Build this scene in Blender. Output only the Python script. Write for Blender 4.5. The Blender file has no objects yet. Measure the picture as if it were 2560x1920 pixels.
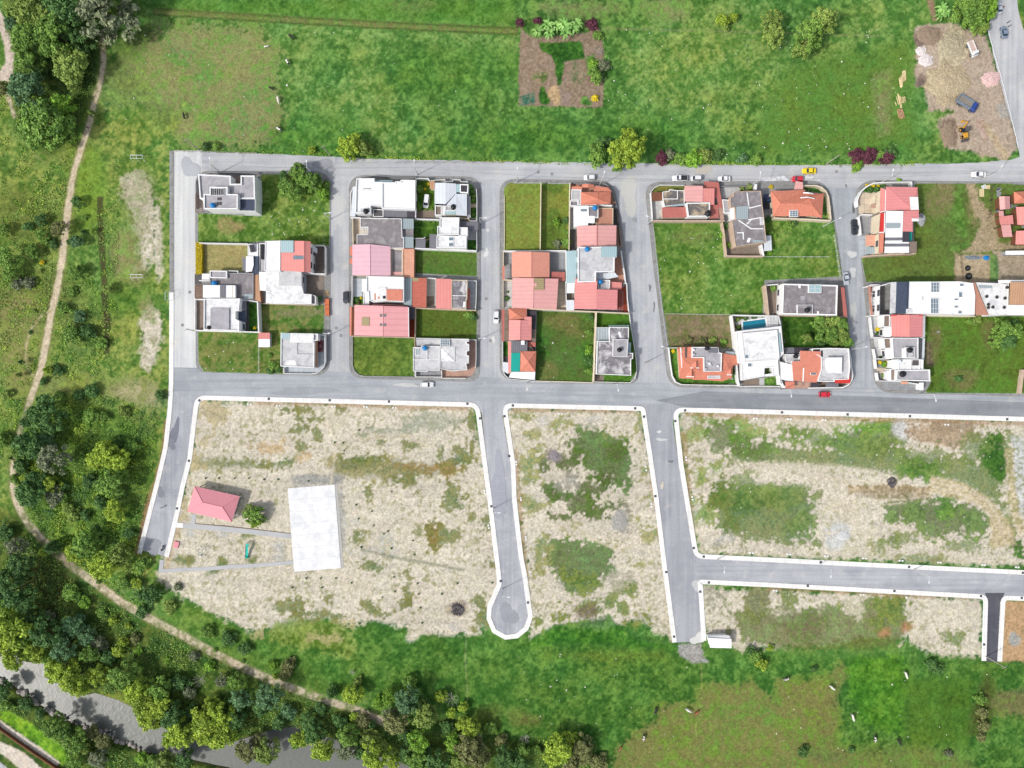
import bpy,bmesh,math,random
import numpy as np
from mathutils import Vector,Matrix
from mathutils.geometry import tessellate_polygon
random.seed(7);RNG =np.random.default_rng(7)
SC =bpy.context.scene
COL =SC.collection
R_ =math.radians
H =220.0
S =0.125
cam_d =bpy.data.cameras.new('camera');cam =bpy.data.objects.new('camera',cam_d);COL.objects.link(cam)
cam.location =(0,0,H);cam.rotation_euler =(0,0,0)
cam_d.sensor_fit ='HORIZONTAL';cam_d.angle =2*math.atan(160.0/H);cam_d.clip_start =1;cam_d.clip_end =12000
SC.camera =cam
SUN_EL,SUN_DIR =R_(46),R_(27)
world =bpy.data.worlds.new('World');SC.world =world;world.use_nodes =True
wn =world.node_tree.nodes;wl =world.node_tree.links
bg =wn['Background'];sky =wn.new('ShaderNodeTexSky');sky.sky_type ='NISHITA';sky.sun_disc =False
sky.sun_elevation =SUN_EL;sky.sun_rotation =math.atan2(-math.cos(SUN_DIR),-math.sin(SUN_DIR))
sky.air_density =1.0;sky.dust_density =2.5
hs =wn.new('ShaderNodeHueSaturation');hs.inputs['Saturation'].default_value =.45
wl.new(sky.outputs[0],hs.inputs['Color']);wl.new(hs.outputs[0],bg.inputs[0]);bg.inputs[1].default_value =0.16
sl =bpy.data.lights.new('sun','SUN');sl.energy =2.65;sl.angle =R_(4);sl.color =(1.0,0.955,0.88)
sun =bpy.data.objects.new('sun',sl);COL.objects.link(sun);sun.location =(-60,-25,120)
sun.rotation_euler =Vector((math.cos(SUN_DIR)*math.cos(SUN_EL),math.sin(SUN_DIR)*math.cos(SUN_EL),-math.sin(SUN_EL))).to_track_quat('-Z','Y').to_euler()
SC.view_settings.view_transform ='Standard';SC.view_settings.look ='None'
SC.view_settings.exposure =0.27;SC.view_settings.gamma =1.0
SC.cycles.max_bounces =5;SC.cycles.diffuse_bounces =3;SC.cycles.glossy_bounces =2;SC.cycles.transmission_bounces =3
SC.cycles.sample_clamp_indirect =4;SC.cycles.sample_clamp_direct =6
KALB =0.70
FR =dict(P=(0,0,1),Z=(0,0,.86406),A=(470,400,5.8211),B=(470,660,5.8211),C=(850,400,5.8211),D=(850,660,5.5289),
  E=(1230,400,5.8211),F=(1230,670,5.6237),G=(1610,400,5.8211),H=(1990,400,5.7207),I=(1610,680,5.5296),
  J=(1820,680,5.53125),K=(2080,400,5.9259),L=(2100,670,5.0269),M=(2300,400,5.5308),O=(2300,660,4.8808),
  N0=(0,0,3.45625),N1=(640,0,3.45625),N2=(1280,0,3.45625),N3=(1920,0,3.45625),V=(0,480,3.45625),W=(0,480,4.6083),
  S0=(0,960,3.45625),S1=(640,960,3.45625),S2=(1280,960,3.45625),S3=(1920,960,3.45625),
  R0=(0,1440,3.45625),R1=(640,1440,3.45625),R2=(1280,1440,3.45625),R3=(1920,1440,3.45625),Q=(400,1260,5.53))
def px(fr,x,y):
    ox,oy,s =FR[fr];return (ox +x/s,oy +y/s)
def wp(fr,x,y,z=0.0):
    """point of the place seen at (x, y) of a frame, standing at height z"""
    X,Y =px(fr,x,y);k =S*(H -z)/H
    return Vector(((X-1280)*k,(960-Y)*k,z))
def w2(fr,x,y,z=0.0):
    p =wp(fr,x,y,z);return (p.x,p.y)
def lin(c):
    c =c/255.0;return c/12.92 if c <= .04045 else ((c+.055)/1.055)**2.4
def alb(r,g,b,k=None):
    k =KALB if k is None else k
    return (lin(r)*k,lin(g)*k,lin(b)*k)
def area2(p):return sum(p[i][0]*p[(i+1)%len(p)][1]-p[(i+1)%len(p)][0]*p[i][1] for i in range(len(p)))
def ccw(p):return list(p) if area2(p) > 0 else list(reversed(p))
def offset_poly(p,d):
    """positive d = inwards for a ccw polygon"""
    n =len(p);out =[]
    for i in range(n):
        a,b,c =Vector(p[i-1][:2]),Vector(p[i][:2]),Vector(p[(i+1) % n][:2])
        e1 =(b-a).normalized();e2 =(c-b).normalized()
        n1 =Vector((-e1.y,e1.x));n2 =Vector((-e2.y,e2.x));m =n1+n2
        q =m.dot(n1)
        m =m*(d/q) if q > .25 else n1*d
        if m.length > 2.2*abs(d):m =m.normalized()*2.2*abs(d)
        out.append((b.x+m.x,b.y+m.y))
    return out
def fillet(pts,closed=True,n=7):
    """pts (x, y, r): rounds the corners that have r > 0"""
    out =[];L =len(pts)
    for i,(x,y,r) in enumerate(pts):
        if r <= 0 or (not closed and i in (0,L-1)):out.append((x,y));continue
        b =Vector((x,y));a =Vector(pts[i-1][:2]);c =Vector(pts[(i+1) % L][:2])
        u =(a-b).normalized();v =(c-b).normalized();r =min(r,(a-b).length*.48,(c-b).length*.48)
        for k in range(n+1):
            t =k/n;out.append(tuple(b +u*r*(1-t)**2+v*r*t**2))
    return out
def tess(p):
    return [tuple(t) for t in tessellate_polygon([[Vector((q[0],q[1],0)) for q in p]])]
def vnoise(X,Y,sc,seed):
    r =np.random.default_rng(seed);T =r.random((256,256)).astype(np.float32)
    x =X/sc;y =Y/sc;xi =np.floor(x).astype(np.int64);yi =np.floor(y).astype(np.int64)
    fx =(x-xi).astype(np.float32);fy =(y-yi).astype(np.float32);fx =fx*fx*(3-2*fx);fy =fy*fy*(3-2*fy)
    a =T[xi & 255,yi & 255];b =T[(xi+1) & 255,yi & 255];c =T[xi & 255,(yi+1) & 255];d =T[(xi+1) & 255,(yi+1) & 255]
    return (a*(1-fx)+b*fx)*(1-fy)+(c*(1-fx)+d*fx)*fy
def fbm(X,Y,sc,seed,octv=4):
    s =0;a =.5;t =0
    for o in range(octv):
        s =s +a*vnoise(X+17.3*o,Y-9.1*o,sc/(2**o),seed+o*31);t += a;a *= .55
    return s/t
def sdf(P,X,Y):
    """signed distance, positive inside"""
    d2 =np.full(X.shape,1e12,np.float32);ins =np.zeros(X.shape,bool);n =len(P)
    for i in range(n):
        ax,ay =P[i];bx,by =P[(i+1) % n];ex,ey =bx-ax,by-ay
        t =np.clip(((X-ax)*ex+(Y-ay)*ey)/(ex*ex+ey*ey+1e-9),0,1)
        d2 =np.minimum(d2,(X-ax-t*ex)**2+(Y-ay-t*ey)**2)
        if ay != by:
            c =((ay > Y) != (by > Y)) & (X < (bx-ax)*(Y-ay)/(by-ay)+ax);ins ^= c
    d =np.sqrt(d2);return np.where(ins,d,-d)
def sst(a,b,x):
    t =np.clip((x-a)/(b-a),0,1);return t*t*(3-2*t)
MATS ={}
def newmat(name):
    m =bpy.data.materials.new(name);m.use_nodes =True;nt =m.node_tree
    return m,nt.nodes,nt.links,nt.nodes['Principled BSDF']
def mat(name,rgb,rough=.85,var=.12,sc=.6,stain=None,stsc=.25,sta=.5,rib=None,ribsc=1.0,ribd=.12,spec=.25,metal=0,bump=0,k=None,tile=None,mort=.6):
    """procedural surface: tone (photo sRGB) with fine and broad variation, optional stains, ribs / tile lines and bump"""
    if name in MATS:return MATS[name]
    m,N,Lk,B =newmat(name);a =alb(*rgb,k=k)
    tc =N.new('ShaderNodeTexCoord')
    n1 =N.new('ShaderNodeTexNoise');n1.inputs['Scale'].default_value =sc;n1.inputs['Detail'].default_value =6;n1.inputs['Roughness'].default_value =.65
    Lk.new(tc.outputs['Object'],n1.inputs['Vector'])
    r =N.new('ShaderNodeMapRange');r.inputs[1].default_value =.3;r.inputs[2].default_value =.7;r.inputs[3].default_value =1-var;r.inputs[4].default_value =1+var
    Lk.new(n1.outputs['Fac'],r.inputs[0])
    mx =N.new('ShaderNodeVectorMath');mx.operation ='SCALE';mx.inputs[0].default_value =a;Lk.new(r.outputs[0],mx.inputs['Scale'])
    out =mx.outputs[0]
    if stain:
        n2 =N.new('ShaderNodeTexNoise');n2.inputs['Scale'].default_value =stsc;n2.inputs['Detail'].default_value =9;n2.inputs['Roughness'].default_value =.7;n2.inputs['Distortion'].default_value =.6
        Lk.new(tc.outputs['Object'],n2.inputs['Vector'])
        r2 =N.new('ShaderNodeMapRange');r2.inputs[1].default_value =.47;r2.inputs[2].default_value =.62;r2.inputs[4].default_value =sta
        Lk.new(n2.outputs['Fac'],r2.inputs[0])
        mm =N.new('ShaderNodeMix');mm.data_type ='RGBA';mm.inputs['B'].default_value =(*alb(*stain,k=k),1)
        Lk.new(r2.outputs[0],mm.inputs['Factor']);Lk.new(out,mm.inputs['A']);out =mm.outputs['Result']
    h =n1.outputs['Fac']
    if rib:
        wv =N.new('ShaderNodeTexWave');wv.bands_direction =rib;wv.wave_profile ='SIN';wv.inputs['Scale'].default_value =ribsc*.314
        wv.inputs['Distortion'].default_value =.15;Lk.new(tc.outputs['Object'],wv.inputs['Vector'])
        r3 =N.new('ShaderNodeMapRange');r3.inputs[1].default_value =.0;r3.inputs[2].default_value =.35;r3.inputs[3].default_value =1-ribd;r3.inputs[4].default_value =1
        Lk.new(wv.outputs['Fac'],r3.inputs[0])
        m2 =N.new('ShaderNodeVectorMath');m2.operation ='SCALE';Lk.new(out,m2.inputs[0]);Lk.new(r3.outputs[0],m2.inputs['Scale']);out =m2.outputs[0];h =wv.outputs['Fac']
    if tile:
        bk =N.new('ShaderNodeTexBrick');bk.offset =0;bk.inputs['Scale'].default_value =tile;bk.inputs['Mortar Size'].default_value =.03
        bk.inputs['Brick Width'].default_value =1;bk.inputs['Row Height'].default_value =1
        bk.inputs['Color1'].default_value =(1,1,1,1);bk.inputs['Color2'].default_value =((1+mort*.5)/1.46,)*3+(1,);bk.inputs['Mortar'].default_value =(mort,mort,mort,1)
        Lk.new(tc.outputs['Object'],bk.inputs['Vector'])
        m3 =N.new('ShaderNodeVectorMath');m3.operation ='MULTIPLY';Lk.new(out,m3.inputs[0]);Lk.new(bk.outputs['Color'],m3.inputs[1]);out =m3.outputs[0]
    Lk.new(out,B.inputs['Base Color'])
    B.inputs['Roughness'].default_value =rough;B.inputs['Specular IOR Level'].default_value =spec;B.inputs['Metallic'].default_value =metal
    if bump:
        b =N.new('ShaderNodeBump');b.inputs['Strength'].default_value =bump;b.inputs['Distance'].default_value =.08
        Lk.new(h,b.inputs['Height']);Lk.new(b.outputs[0],B.inputs['Normal'])
    MATS[name]=m;return m
class MB:
    def __init__(s):s.v =[];s.f =[]
    def add(s,vs,fs):
        o =len(s.v);s.v += [tuple(q) for q in vs];s.f += [tuple(i+o for i in f) for f in fs];return s
    def prism(s,poly,z0,z1,top=True,bottom=False):
        p =ccw([q[:2] for q in poly]);n =len(p)
        vs =[(x,y,z0) for x,y in p]+[(x,y,z1) for x,y in p]
        fs =[(i,(i+1) % n,n+(i+1) % n,n+i) for i in range(n)]
        if top:
            for t in tess(p):fs.append(orient(p,t,n))
        if bottom:
            for t in tess(p):fs.append(tuple(reversed(orient(p,t,0))))
        return s.add(vs,fs)
    def sheet(s,poly,z):
        p =ccw([q[:2] for q in poly]);return s.add([(x,y,z) for x,y in p],[orient(p,t,0) for t in tess(p)])
    def ring(s,outer,inner,z1,zin):
        n =len(outer)
        vs =[(x,y,z1) for x,y in outer]+[(x,y,z1) for x,y in inner]+[(x,y,zin) for x,y in inner]
        fs =[]
        for i in range(n):
            j =(i+1) % n;fs += [(i,j,n+j,n+i),(n+i,n+j,2*n+j,2*n+i)]
        return s.add(vs,fs)
    def box(s,c,d,rz=0,ry=0):
        M =Matrix.Rotation(rz,3,'Z') @ Matrix.Rotation(ry,3,'Y');vs =[]
        for z in (-.5,.5):
            for x,y in ((-.5,-.5),(.5,-.5),(.5,.5),(-.5,.5)):
                vs.append(Vector(c)+M @ Vector((x*d[0],y*d[1],z*d[2])))
        return s.add(vs,[(3,2,1,0),(4,5,6,7),(0,1,5,4),(1,2,6,5),(2,3,7,6),(3,0,4,7)])
    def tube(s,a,b,r0,r1=None,n=8,cap=True):
        r1 =r0 if r1 is None else r1;a =Vector(a);b =Vector(b);d =(b-a).normalized()
        u =d.orthogonal().normalized();w =d.cross(u)
        vs =[a+(u*math.cos(t)+w*math.sin(t))*r0 for t in [2*math.pi*i/n for i in range(n)]]+[b+(u*math.cos(t)+w*math.sin(t))*r1 for t in [2*math.pi*i/n for i in range(n)]]
        fs =[(i,(i+1) % n,n+(i+1) % n,n+i) for i in range(n)]
        if cap:fs += [tuple(range(n,2*n)),tuple(reversed(range(n)))]
        return s.add(vs,fs)
    def lathe(s,c,prof,n=16):
        vs =[];fs =[];c =Vector(c)
        for r,z in prof:vs += [c+Vector((r*math.cos(2*math.pi*i/n),r*math.sin(2*math.pi*i/n),z)) for i in range(n)]
        for k in range(len(prof)-1):
            for i in range(n):fs.append((k*n+i,k*n+(i+1) % n,(k+1)*n+(i+1) % n,(k+1)*n+i))
        fs.append(tuple((len(prof)-1)*n+i for i in range(n)));return s.add(vs,fs)
    def build(s,name,m,parent=None,smooth=False):
        me =bpy.data.meshes.new(name);o0 =parent.location if parent else Vector((0,0,0))
        me.from_pydata([tuple(Vector(q)-o0) for q in s.v],[],s.f);me.update()
        if m:me.materials.append(m)
        if smooth:me.polygons.foreach_set('use_smooth',[True]*len(me.polygons))
        o =bpy.data.objects.new(name,me);COL.objects.link(o)
        if parent:o.parent =parent
        return o
def orient(p,t,off):
    a,b,c =(p[i] for i in t)
    if (b[0]-a[0])*(c[1]-a[1])-(b[1]-a[1])*(c[0]-a[0]) < 0:t =(t[0],t[2],t[1])
    return tuple(i+off for i in t)
def tag(o,label=None,cat=None,group=None,kind=None):
    if label:o['label']=label
    if cat:o['category']=cat
    if group:o['group']=group
    if kind:o['kind']=kind
    return o
def empty(name,loc,label,cat,group=None,rz=0):
    o =bpy.data.objects.new(name,None);COL.objects.link(o);o.location =loc;o.rotation_euler =(0,0,rz);o.empty_display_size =.5
    return tag(o,label,cat,group)
def copy_tree(o,loc,rz,label,sc=None):
    """a copy of a thing, its parts and their sub-parts"""
    c =o.copy();COL.objects.link(c);c.location =loc;c.rotation_euler =(0,0,rz);c['label']=label
    if sc:c.scale =(sc,)*3 if not hasattr(sc,'__len__') else sc
    for ch in list(o.children):
        d =ch.copy();COL.objects.link(d);d.parent =c
        for g in list(ch.children):
            e =g.copy();COL.objects.link(e);e.parent =d
    return c
ROADS ={
 'north_road':([(432,378),(640,383),(929,397),(1280,404),(1920,413),(2180,411),(2430,408),(2505,401),(2560,404),(2760,404),(2760,470),(2137,470),(1280,462),(828,452),(432,445)],'asphalt_old'),
 'east_road':([(2470,-90),(2487,25),(2467,66),(2500,205),(2545,367),(2548,392),(2520,402),(2760,460),(2700,250),(2600,200),(2566,104),(2545,20),(2530,-90)],'asphalt_old'),
 'west_road':([(433,376),(505,376),(505,1000),(431,1000)],'asphalt_pale'),
 'main_road':([(431,918),(900,930),(1280,945),(1700,960),(2140,968),(2760,990),(2760,1050),(2560,1042),(1920,1025),(1714,1020),(1587,1016),(1280,1009),(1190,1007),(640,993),(431,992)],'asphalt_mid'),
 'cross_street':([(806,420),(892,420),(892,962),(806,962)],'asphalt_old'),
 'cross_street.001':([(1182,425),(1270,425),(1270,965),(1182,965)],'asphalt_mid2'),
 'cross_street.002':([(1510,440),(1632,440),(1690,975),(1580,970)],'asphalt_mid2'),
 'cross_street.003':([(2055,440),(2155,440),(2205,995),(2115,985)],'asphalt_mid'),
 'south_street':([(431,985),(520,985),(489,1010),(477,1076),(469,1145),(451,1215),(437,1284),(411,1390),(352,1375),(376,1298),(402,1197),(420,1119),(431,1018)],'asphalt_new'),
 'cul_de_sac':([(1180,1002),(1300,1002),(1256,1041),(1277,1163),(1280,1249),(1297,1394),(1306,1440),(1316,1512),(1320,1540),(1311,1567),(1290,1584),(1265,1587),(1240,1573),(1228,1545),(1229,1520),(1242,1490),(1254,1462),(1253,1440),(1230,1249),(1213,1122),(1204,1032)],'asphalt_new'),
 'south_street.001':([(1580,1010),(1720,1012),(1687,1030),(1682,1055),(1697,1163),(1728,1351),(1738,1380),(1760,1397),(1766,1449),(1750,1458),(1746,1478),(1754,1604),(1692,1606),(1668,1423),(1645,1235),(1630,1134),(1616,1041)],'asphalt_new2'),
 'southeast_street':([(1740,1390),(1760,1397),(1920,1405),(2570,1438),(2760,1448),(2760,1500),(2520,1489),(2500,1500),(2470,1500),(2452,1486),(1920,1457),(1766,1450),(1740,1462)],'asphalt_new'),
 'access_lane':([(2462,1482),(2512,1482),(2500,1507),(2493,1655),(2465,1653),(2470,1507)],'asphalt_dark')}
BLOCKS =[[(488,428,35),(828,428,45),(824,940,40),(490,930,25)],[(872,438,40),(1203,442,40),(1199,955,30),(873,945,35)],
 [(1249,447,40),(1530,452,35),(1546,515,0),(1563,615,0),(1577,817,0),(1603,962,42),(1249,950,38)],
 [(1610,455,42),(2072,452,48),(2095,610,0),(2118,788,0),(2138,975,45),(1671,968,40),(1657,861,0),(1635,680,0)],
 [(2134,450,58),(2760,458,0),(2760,997,0),(2188,981,42),(2160,730,0),(2146,586,0)]]
BLOCKPOLY =[fillet(b) for b in BLOCKS]
RIVER =[(0,1625),(58,1660),(116,1664),(136,1710),(203,1745),(231,1738),(289,1756),(336,1779),(376,1808),(434,1846),(521,1868),(579,1862),(640,1842),(692,1826),(735,1822),(779,1842),(837,1855),(900,1878),(1000,1913),(1100,1960),(1100,2050),(800,2050),(640,1938),(498,1908),(434,1893),(359,1885),(318,1864),(275,1853),(220,1824),(162,1804),(130,1786),(75,1754),(38,1725),(0,1697),(-90,1640),(-90,1570)]
def P2(fr,pts,z=0):return [w2(fr,x,y,z) for x,y in pts]
LOTS =[P2('A',[(1070,215),(1820,225),(2060,430),(2050,1240),(1120,1175),(870,1200),(155,1190),(155,780),(1070,830)]),
 P2('A',[(215,1230),(870,1230),(850,1610),(215,1640)]),
 P2('B',[(1065,590),(1980,600),(1975,1000),(1345,1000),(1340,1490),(1395,1590),(1100,1590),(240,1565),(165,1440),(155,990),(1065,1000)]),
 P2('B',[(880,570),(1005,570),(1005,985),(880,985)]),
 P2('C',[(1110,290),(1370,290),(1370,735),(1110,735)]),P2('C',[(1075,870),(1440,870),(1400,1275),(1075,1275)]),
 P2('C',[(1090,1320),(1985,1335),(1985,1685),(1085,1640)]),P2('D',[(1050,620),(1890,640),(1880,1035),(1050,1020)]),
 P2('D',[(175,1010),(1030,1025),(1015,1555),(300,1540),(220,1490),(175,1420)]),
 P2('C',[(1880,350),(1930,380),(1985,600),(1985,640),(1890,640)]),P2('C',[(1900,690),(1985,690),(1985,840),(1900,840)]),
 P2('C',[(1845,1165),(1985,1165),(1985,1310),(1845,1310)]),P2('D',[(190,455),(310,455),(310,560),(190,560)]),
 P2('E',[(180,420),(250,340),(1120,350),(1115,1310),(180,1310)]),P2('F',[(630,610),(1455,640),(1425,1595),(610,1575)]),
 P2('F',[(1480,640),(1935,650),(1955,830),(2030,1450),(1930,1600),(1570,1605),(1580,1510),(1470,1500)]),
 P2('F',[(155,1040),(225,1040),(225,1245),(155,1245)]),
 P2('G',[(105,465),(160,405),(240,370),(590,380),(590,445)]),
 P2('P',[(1632,556),(1812,556),(1815,640),(1908,640),(1908,545),(1926,540),(1930,548),(2060,553),(2082,552),(2106,690),(1910,700),(1905,785),(1660,788)]),
 P2('I',[(290,580),(1200,590),(1250,1050),(350,1040)]),P2('J',[(740,610),(1640,620),(1730,1035),(770,1040)]),
 P2('I',[(360,1060),(460,1060),(490,1470),(1220,1480),(1235,1300),(1290,1300),(1300,1550),(520,1550),(400,1440)]),
 P2('J',[(500,1470),(700,1440),(715,1570),(500,1575)]),P2('H',[(40,375),(300,370),(410,410),(440,480),(500,860),(380,860),(395,480),(140,425)]),
 P2('P',[(2288,460),(2760,460),(2760,702),(2166,704),(2154,642),(2285,632),(2286,520)]),
 P2('O',[(60,640),(1800,640),(1800,1580),(70,1565),(140,1430),(50,1250)]),P2('K',[(500,380),(760,370),(720,470),(470,470)]),
 P2('J',[(90,600),(530,600),(540,760),(110,830)])]
st =.32
def axis(a):return np.concatenate([[-4000,-1500,-700,-350,-230],np.arange(-a,a+.01,st),[230,350,700,1500,4000]]).astype(np.float32)
ax_,ay_ =axis(174),axis(134)
X,Y =np.meshgrid(ax_,ay_,indexing='ij');X =np.ascontiguousarray(X);Y =np.ascontiguousarray(Y)
n05 =fbm(X,Y,.75,21,2);n1 =fbm(X,Y,1.6,1,3);n3 =fbm(X,Y,3.2,2);n8 =fbm(X,Y,8.,3);n25 =fbm(X,Y,26.,4);nst =fbm(X*.22,Y*1.1,1.6,77,3);n2b =fbm(X,Y,2.0,9,3)
COLR =np.zeros(X.shape+(3,),np.float32);HG =np.full(X.shape,.07,np.float32)
MIX ={1:n05*.65+n1*.35,2:n05*.45+n1*.33+n3*.22,3:n05*.28+n1*.32+n3*.4,5:n05*.3+n1*.3+n3*.3+n8*.1,10:n05*.2+n3*.4+n8*.4}
QT ={k:np.quantile(v[::7,::7],np.linspace(0,1,51)) for k,v in MIX.items()}
LUSH =((70,116,48),(98,136,64));DRY =((152,150,100),(92,128,56));DIRT =((217,208,190),(199,191,169));WOOD =((50,74,30),(82,100,46))
MEAD =((88,124,46),(124,140,66));EARTH =((160,141,121),(136,117,98));GRAVEL =((182,180,172),(160,160,156));DARKG =((48,92,32),(66,108,38))
PATH =((214,200,174),(196,180,152));PALE =((228,218,204),(212,198,182));SHOR =((112,116,62),(86,106,46));BRIT =((104,152,38),(124,160,44))
def bbox(poly,pad):
    xs =[p[0] for p in poly];ys =[p[1] for p in poly]
    i0,i1 =np.searchsorted(ax_,[min(xs)-pad,max(xs)+pad]);j0,j1 =np.searchsorted(ay_,[min(ys)-pad,max(ys)+pad])
    return slice(max(i0-1,0),i1+1),slice(max(j0-1,0),j1+1)
def paint(poly,pal,dens=.4,nsc=2,fe=.5,ro=1.2,k=1.0,h=None,dk=.13):
    sl_ =bbox(poly,3+ro*2)
    d =sdf(poly,X[sl_],Y[sl_])
    a =sst(-fe,fe,d+((n3[sl_]-.5)*.6+(n1[sl_]-.5)*.6+(n05[sl_]-.5)*.55)*2.4*ro)*k
    q =np.interp(1-dens,np.linspace(0,1,51),QT[nsc]);m =sst(q-dk,q+dk,MIX[nsc][sl_])[...,None]
    c =np.array(alb(*pal[0]),np.float32)*(1-m)+np.array(alb(*pal[1]),np.float32)*m
    if pal is DIRT:
        c =c*(1+.32*(nst[sl_]-.5))[...,None]
        e =(n05[sl_]*.6+n1[sl_]*.4+.5*(n8[sl_]-.5)+.45*(n25[sl_]-.5));e =(sst(.50,.72,e)*.75)[...,None];c =c*(1-e)+np.array(alb(136,140,96),np.float32)*e
        e =(sst(.5,.62,n8[sl_]*.5+n25[sl_]*.5)*.55)[...,None];c =c*(1-e)+np.array(alb(224,214,197),np.float32)*e
    COLR[sl_]=COLR[sl_]*(1-a[...,None])+c*a[...,None]
    if h is not None:HG[sl_]=HG[sl_]*(1-a)+h*a
def ell(fr,cx,cy,rx,ry,rot=0,n=18,wob=.18):
    r =random.Random(int(cx*7+cy));ph =r.random()*6;out =[]
    for i in range(n):
        t =2*math.pi*i/n;q =1+wob*math.sin(2*t+ph)+wob*.7*math.sin(3*t+ph*2);a,b =rx*q*math.cos(t),ry*q*math.sin(t)
        out.append((cx+a*math.cos(rot)-b*math.sin(rot),cy+a*math.sin(rot)+b*math.cos(rot)))
    return P2(fr,out)
def strip(fr,pts,wid):
    """ribbon polygon along a line, widths in metres (one or per point)"""
    q =P2(fr,pts);L =[];R =[]
    for i in range(len(q)):
        a =Vector(q[max(i-1,0)]);b =Vector(q[min(i+1,len(q)-1)]);t =(b-a).normalized();nn =Vector((-t.y,t.x));w_ =wid[i] if hasattr(wid,'__len__') else wid
        L.append(tuple(Vector(q[i])+nn*w_/2));R.append(tuple(Vector(q[i])-nn*w_/2))
    return L+R[::-1]
BIG =[(-5000,-5000),(5000,-5000),(5000,5000),(-5000,5000)]
c0 =sst(.42,.6,n25)[...,None];m0 =sst(.42,.6,MIX[5])[...,None]
gA =np.array(alb(*LUSH[0]));gB =np.array(alb(*LUSH[1]));gC =np.array(alb(84,128,54));gD =np.array(alb(112,140,72))
COLR[:]=((gA*(1-m0)+gB*m0)*(1-c0)+(gC*(1-m0)+gD*m0)*c0)
paint(P2('Z',[(330,45),(560,55),(612,110),(600,160),(622,250),(600,310),(520,325),(400,320),(300,240),(225,230),(215,150),(260,90)]),DRY,.42,3,1.5,4,.85)
paint(ell('Z',300,270,90,50),MEAD,.4,3,2,3,.7);paint(ell('Z',270,190,50,80),MEAD,.4,3,2,3,.6)
for e,k in (((890,15,45,22),.7),((1440,20,60,25),.7),((1250,20,80,25),.6),((800,190,45,70),.4),((870,330,160,22),.45),((1470,120,90,70),.3),((1650,230,90,70),.35),((1550,170,120,50),.3),((1790,280,140,60),.4),((1850,170,90,90),.4),((2010,110,60,70),.4),((1960,40,90,40),.4)):
    paint(ell('Z',*e),MEAD if k < .5 else DRY,.4,3,2,3,k)
paint(P2('Z',[(1700,150),(1960,90),(1980,320),(1620,330)]),((104,136,56),(64,110,38)),.42,3,3,3,.75)
paint(P2('N3',[(900,650),(1060,600),(1060,1150),(940,1180)]),((150,140,104),(108,130,66)),.45,3,2,2,.7)
for e in ((1000,150,190,40),(700,300,120,40),(1120,300,150,30),(1400,290,120,30)):paint(ell('Z',*e),((58,106,36),(78,122,42)),.4,3,3,4,.6)
paint(P2('Z',[(330,0),(1110,0),(1110,52),(700,40),(340,22)]),((84,132,40),(64,114,34)),.4,5,2,2,.55)
paint(strip('Z',[(330,24),(480,33),(640,43),(800,52),(960,60),(1120,67)],2.4),((132,128,80),(96,120,54)),.5,2,.4,.5,.8)
for dy in (-6,7):paint(strip('Z',[(330,24+dy),(480,33+dy),(640,43+dy),(800,52+dy),(960,60+dy),(1120,67+dy)],.45),((60,78,38),(74,100,44)),.4,1,.25,.5,.8,h=.02)
paint(strip('Z',[(1305,62),(1500,66),(1700,72),(1900,78)],.7),((150,152,112),(100,128,60)),.5,2,.3,.5,.7)
paint(P2('N2',[(75,240),(180,330),(640,280),(760,250),(790,420),(790,930),(700,930),(60,910),(60,600)]),EARTH,.4,2,.3,.5,1,h=.03)
paint(P2('N2',[(230,370),(590,360),(640,500),(560,520),(450,540),(430,740),(390,740),(370,560),(330,480),(240,430)]),DARKG,.4,1,.2,.5,1,h=.12)
paint(P2('N2',[(640,480),(720,480),(700,620),(650,600)]),LUSH,.5,1,.5,.8);paint(ell('N2',275,840,45,80),DARKG,.4,1,.3,.4,1,h=.12)
paint(ell('N2',250,670,60,60),((96,118,62),(150,132,108)),.45,1,.5,.6);paint(ell('N2',560,640,60,110),((110,124,84),(156,138,116)),.55,1,.5,.8)
paint(P2('N2',[(65,830),(190,800),(200,900),(65,910)]),((62,108,84),(128,128,104)),.35,1,.2,.3);paint(ell('N2',370,820,60,80),((200,172,132),(176,150,116)),.4,2,.4,.5)
paint(P2('N2',[(430,790),(520,800),(490,915),(420,900)]),((160,140,126),(150,130,118)),.4,2,.2,.2);paint(ell('N2',640,880,45,40),LUSH,.4,1,.3,.4)
paint(P2('N3',[(1265,260),(1290,220),(1490,200),(1700,240),(1890,310),(1960,560),(2050,760),(2160,1270),(2060,1390),(1760,1310),(1560,1290),(1500,1180),(1470,1040),(1600,960),(1380,950),(1350,760),(1280,740),(1275,560),(1290,420)]),((192,175,156),(174,156,138)),.45,3,.5,.9,1,h=.05)
paint(ell('N3',1600,420,120,190),((178,166,138),(202,190,160)),.4,1,.6,.8,1,h=.16);paint(ell('N3',1540,740,170,130),((190,174,142),(164,146,122)),.45,1,.6,.8,1,h=.14)
paint(ell('N3',1400,300,110,70),((158,138,118),(140,122,104)),.4,2,.6,.6);paint(ell('N3',1310,350,50,60),((124,108,98),(140,120,108)),.4,1,.5,.6);paint(ell('N3',1320,700,40,50),((118,104,96),(140,120,108)),.4,1,.5,.6)
paint(P2('N3',[(1480,1040),(1620,1020),(1640,1280),(1540,1260)]),((140,122,106),(126,108,92)),.5,2,.5,.8);paint(ell('N3',1850,1100,45,90,-.3),((206,176,164),(176,150,132)),.4,2,.6,.6,.8)
paint(strip('N3',[(1870,1080),(1960,1200),(2060,1370)],2.2),((202,184,152),(178,156,128)),.4,1,.4,.5);paint(ell('N3',2040,960,60,70),GRAVEL,.4,2,.8,.8,.7)
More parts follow.
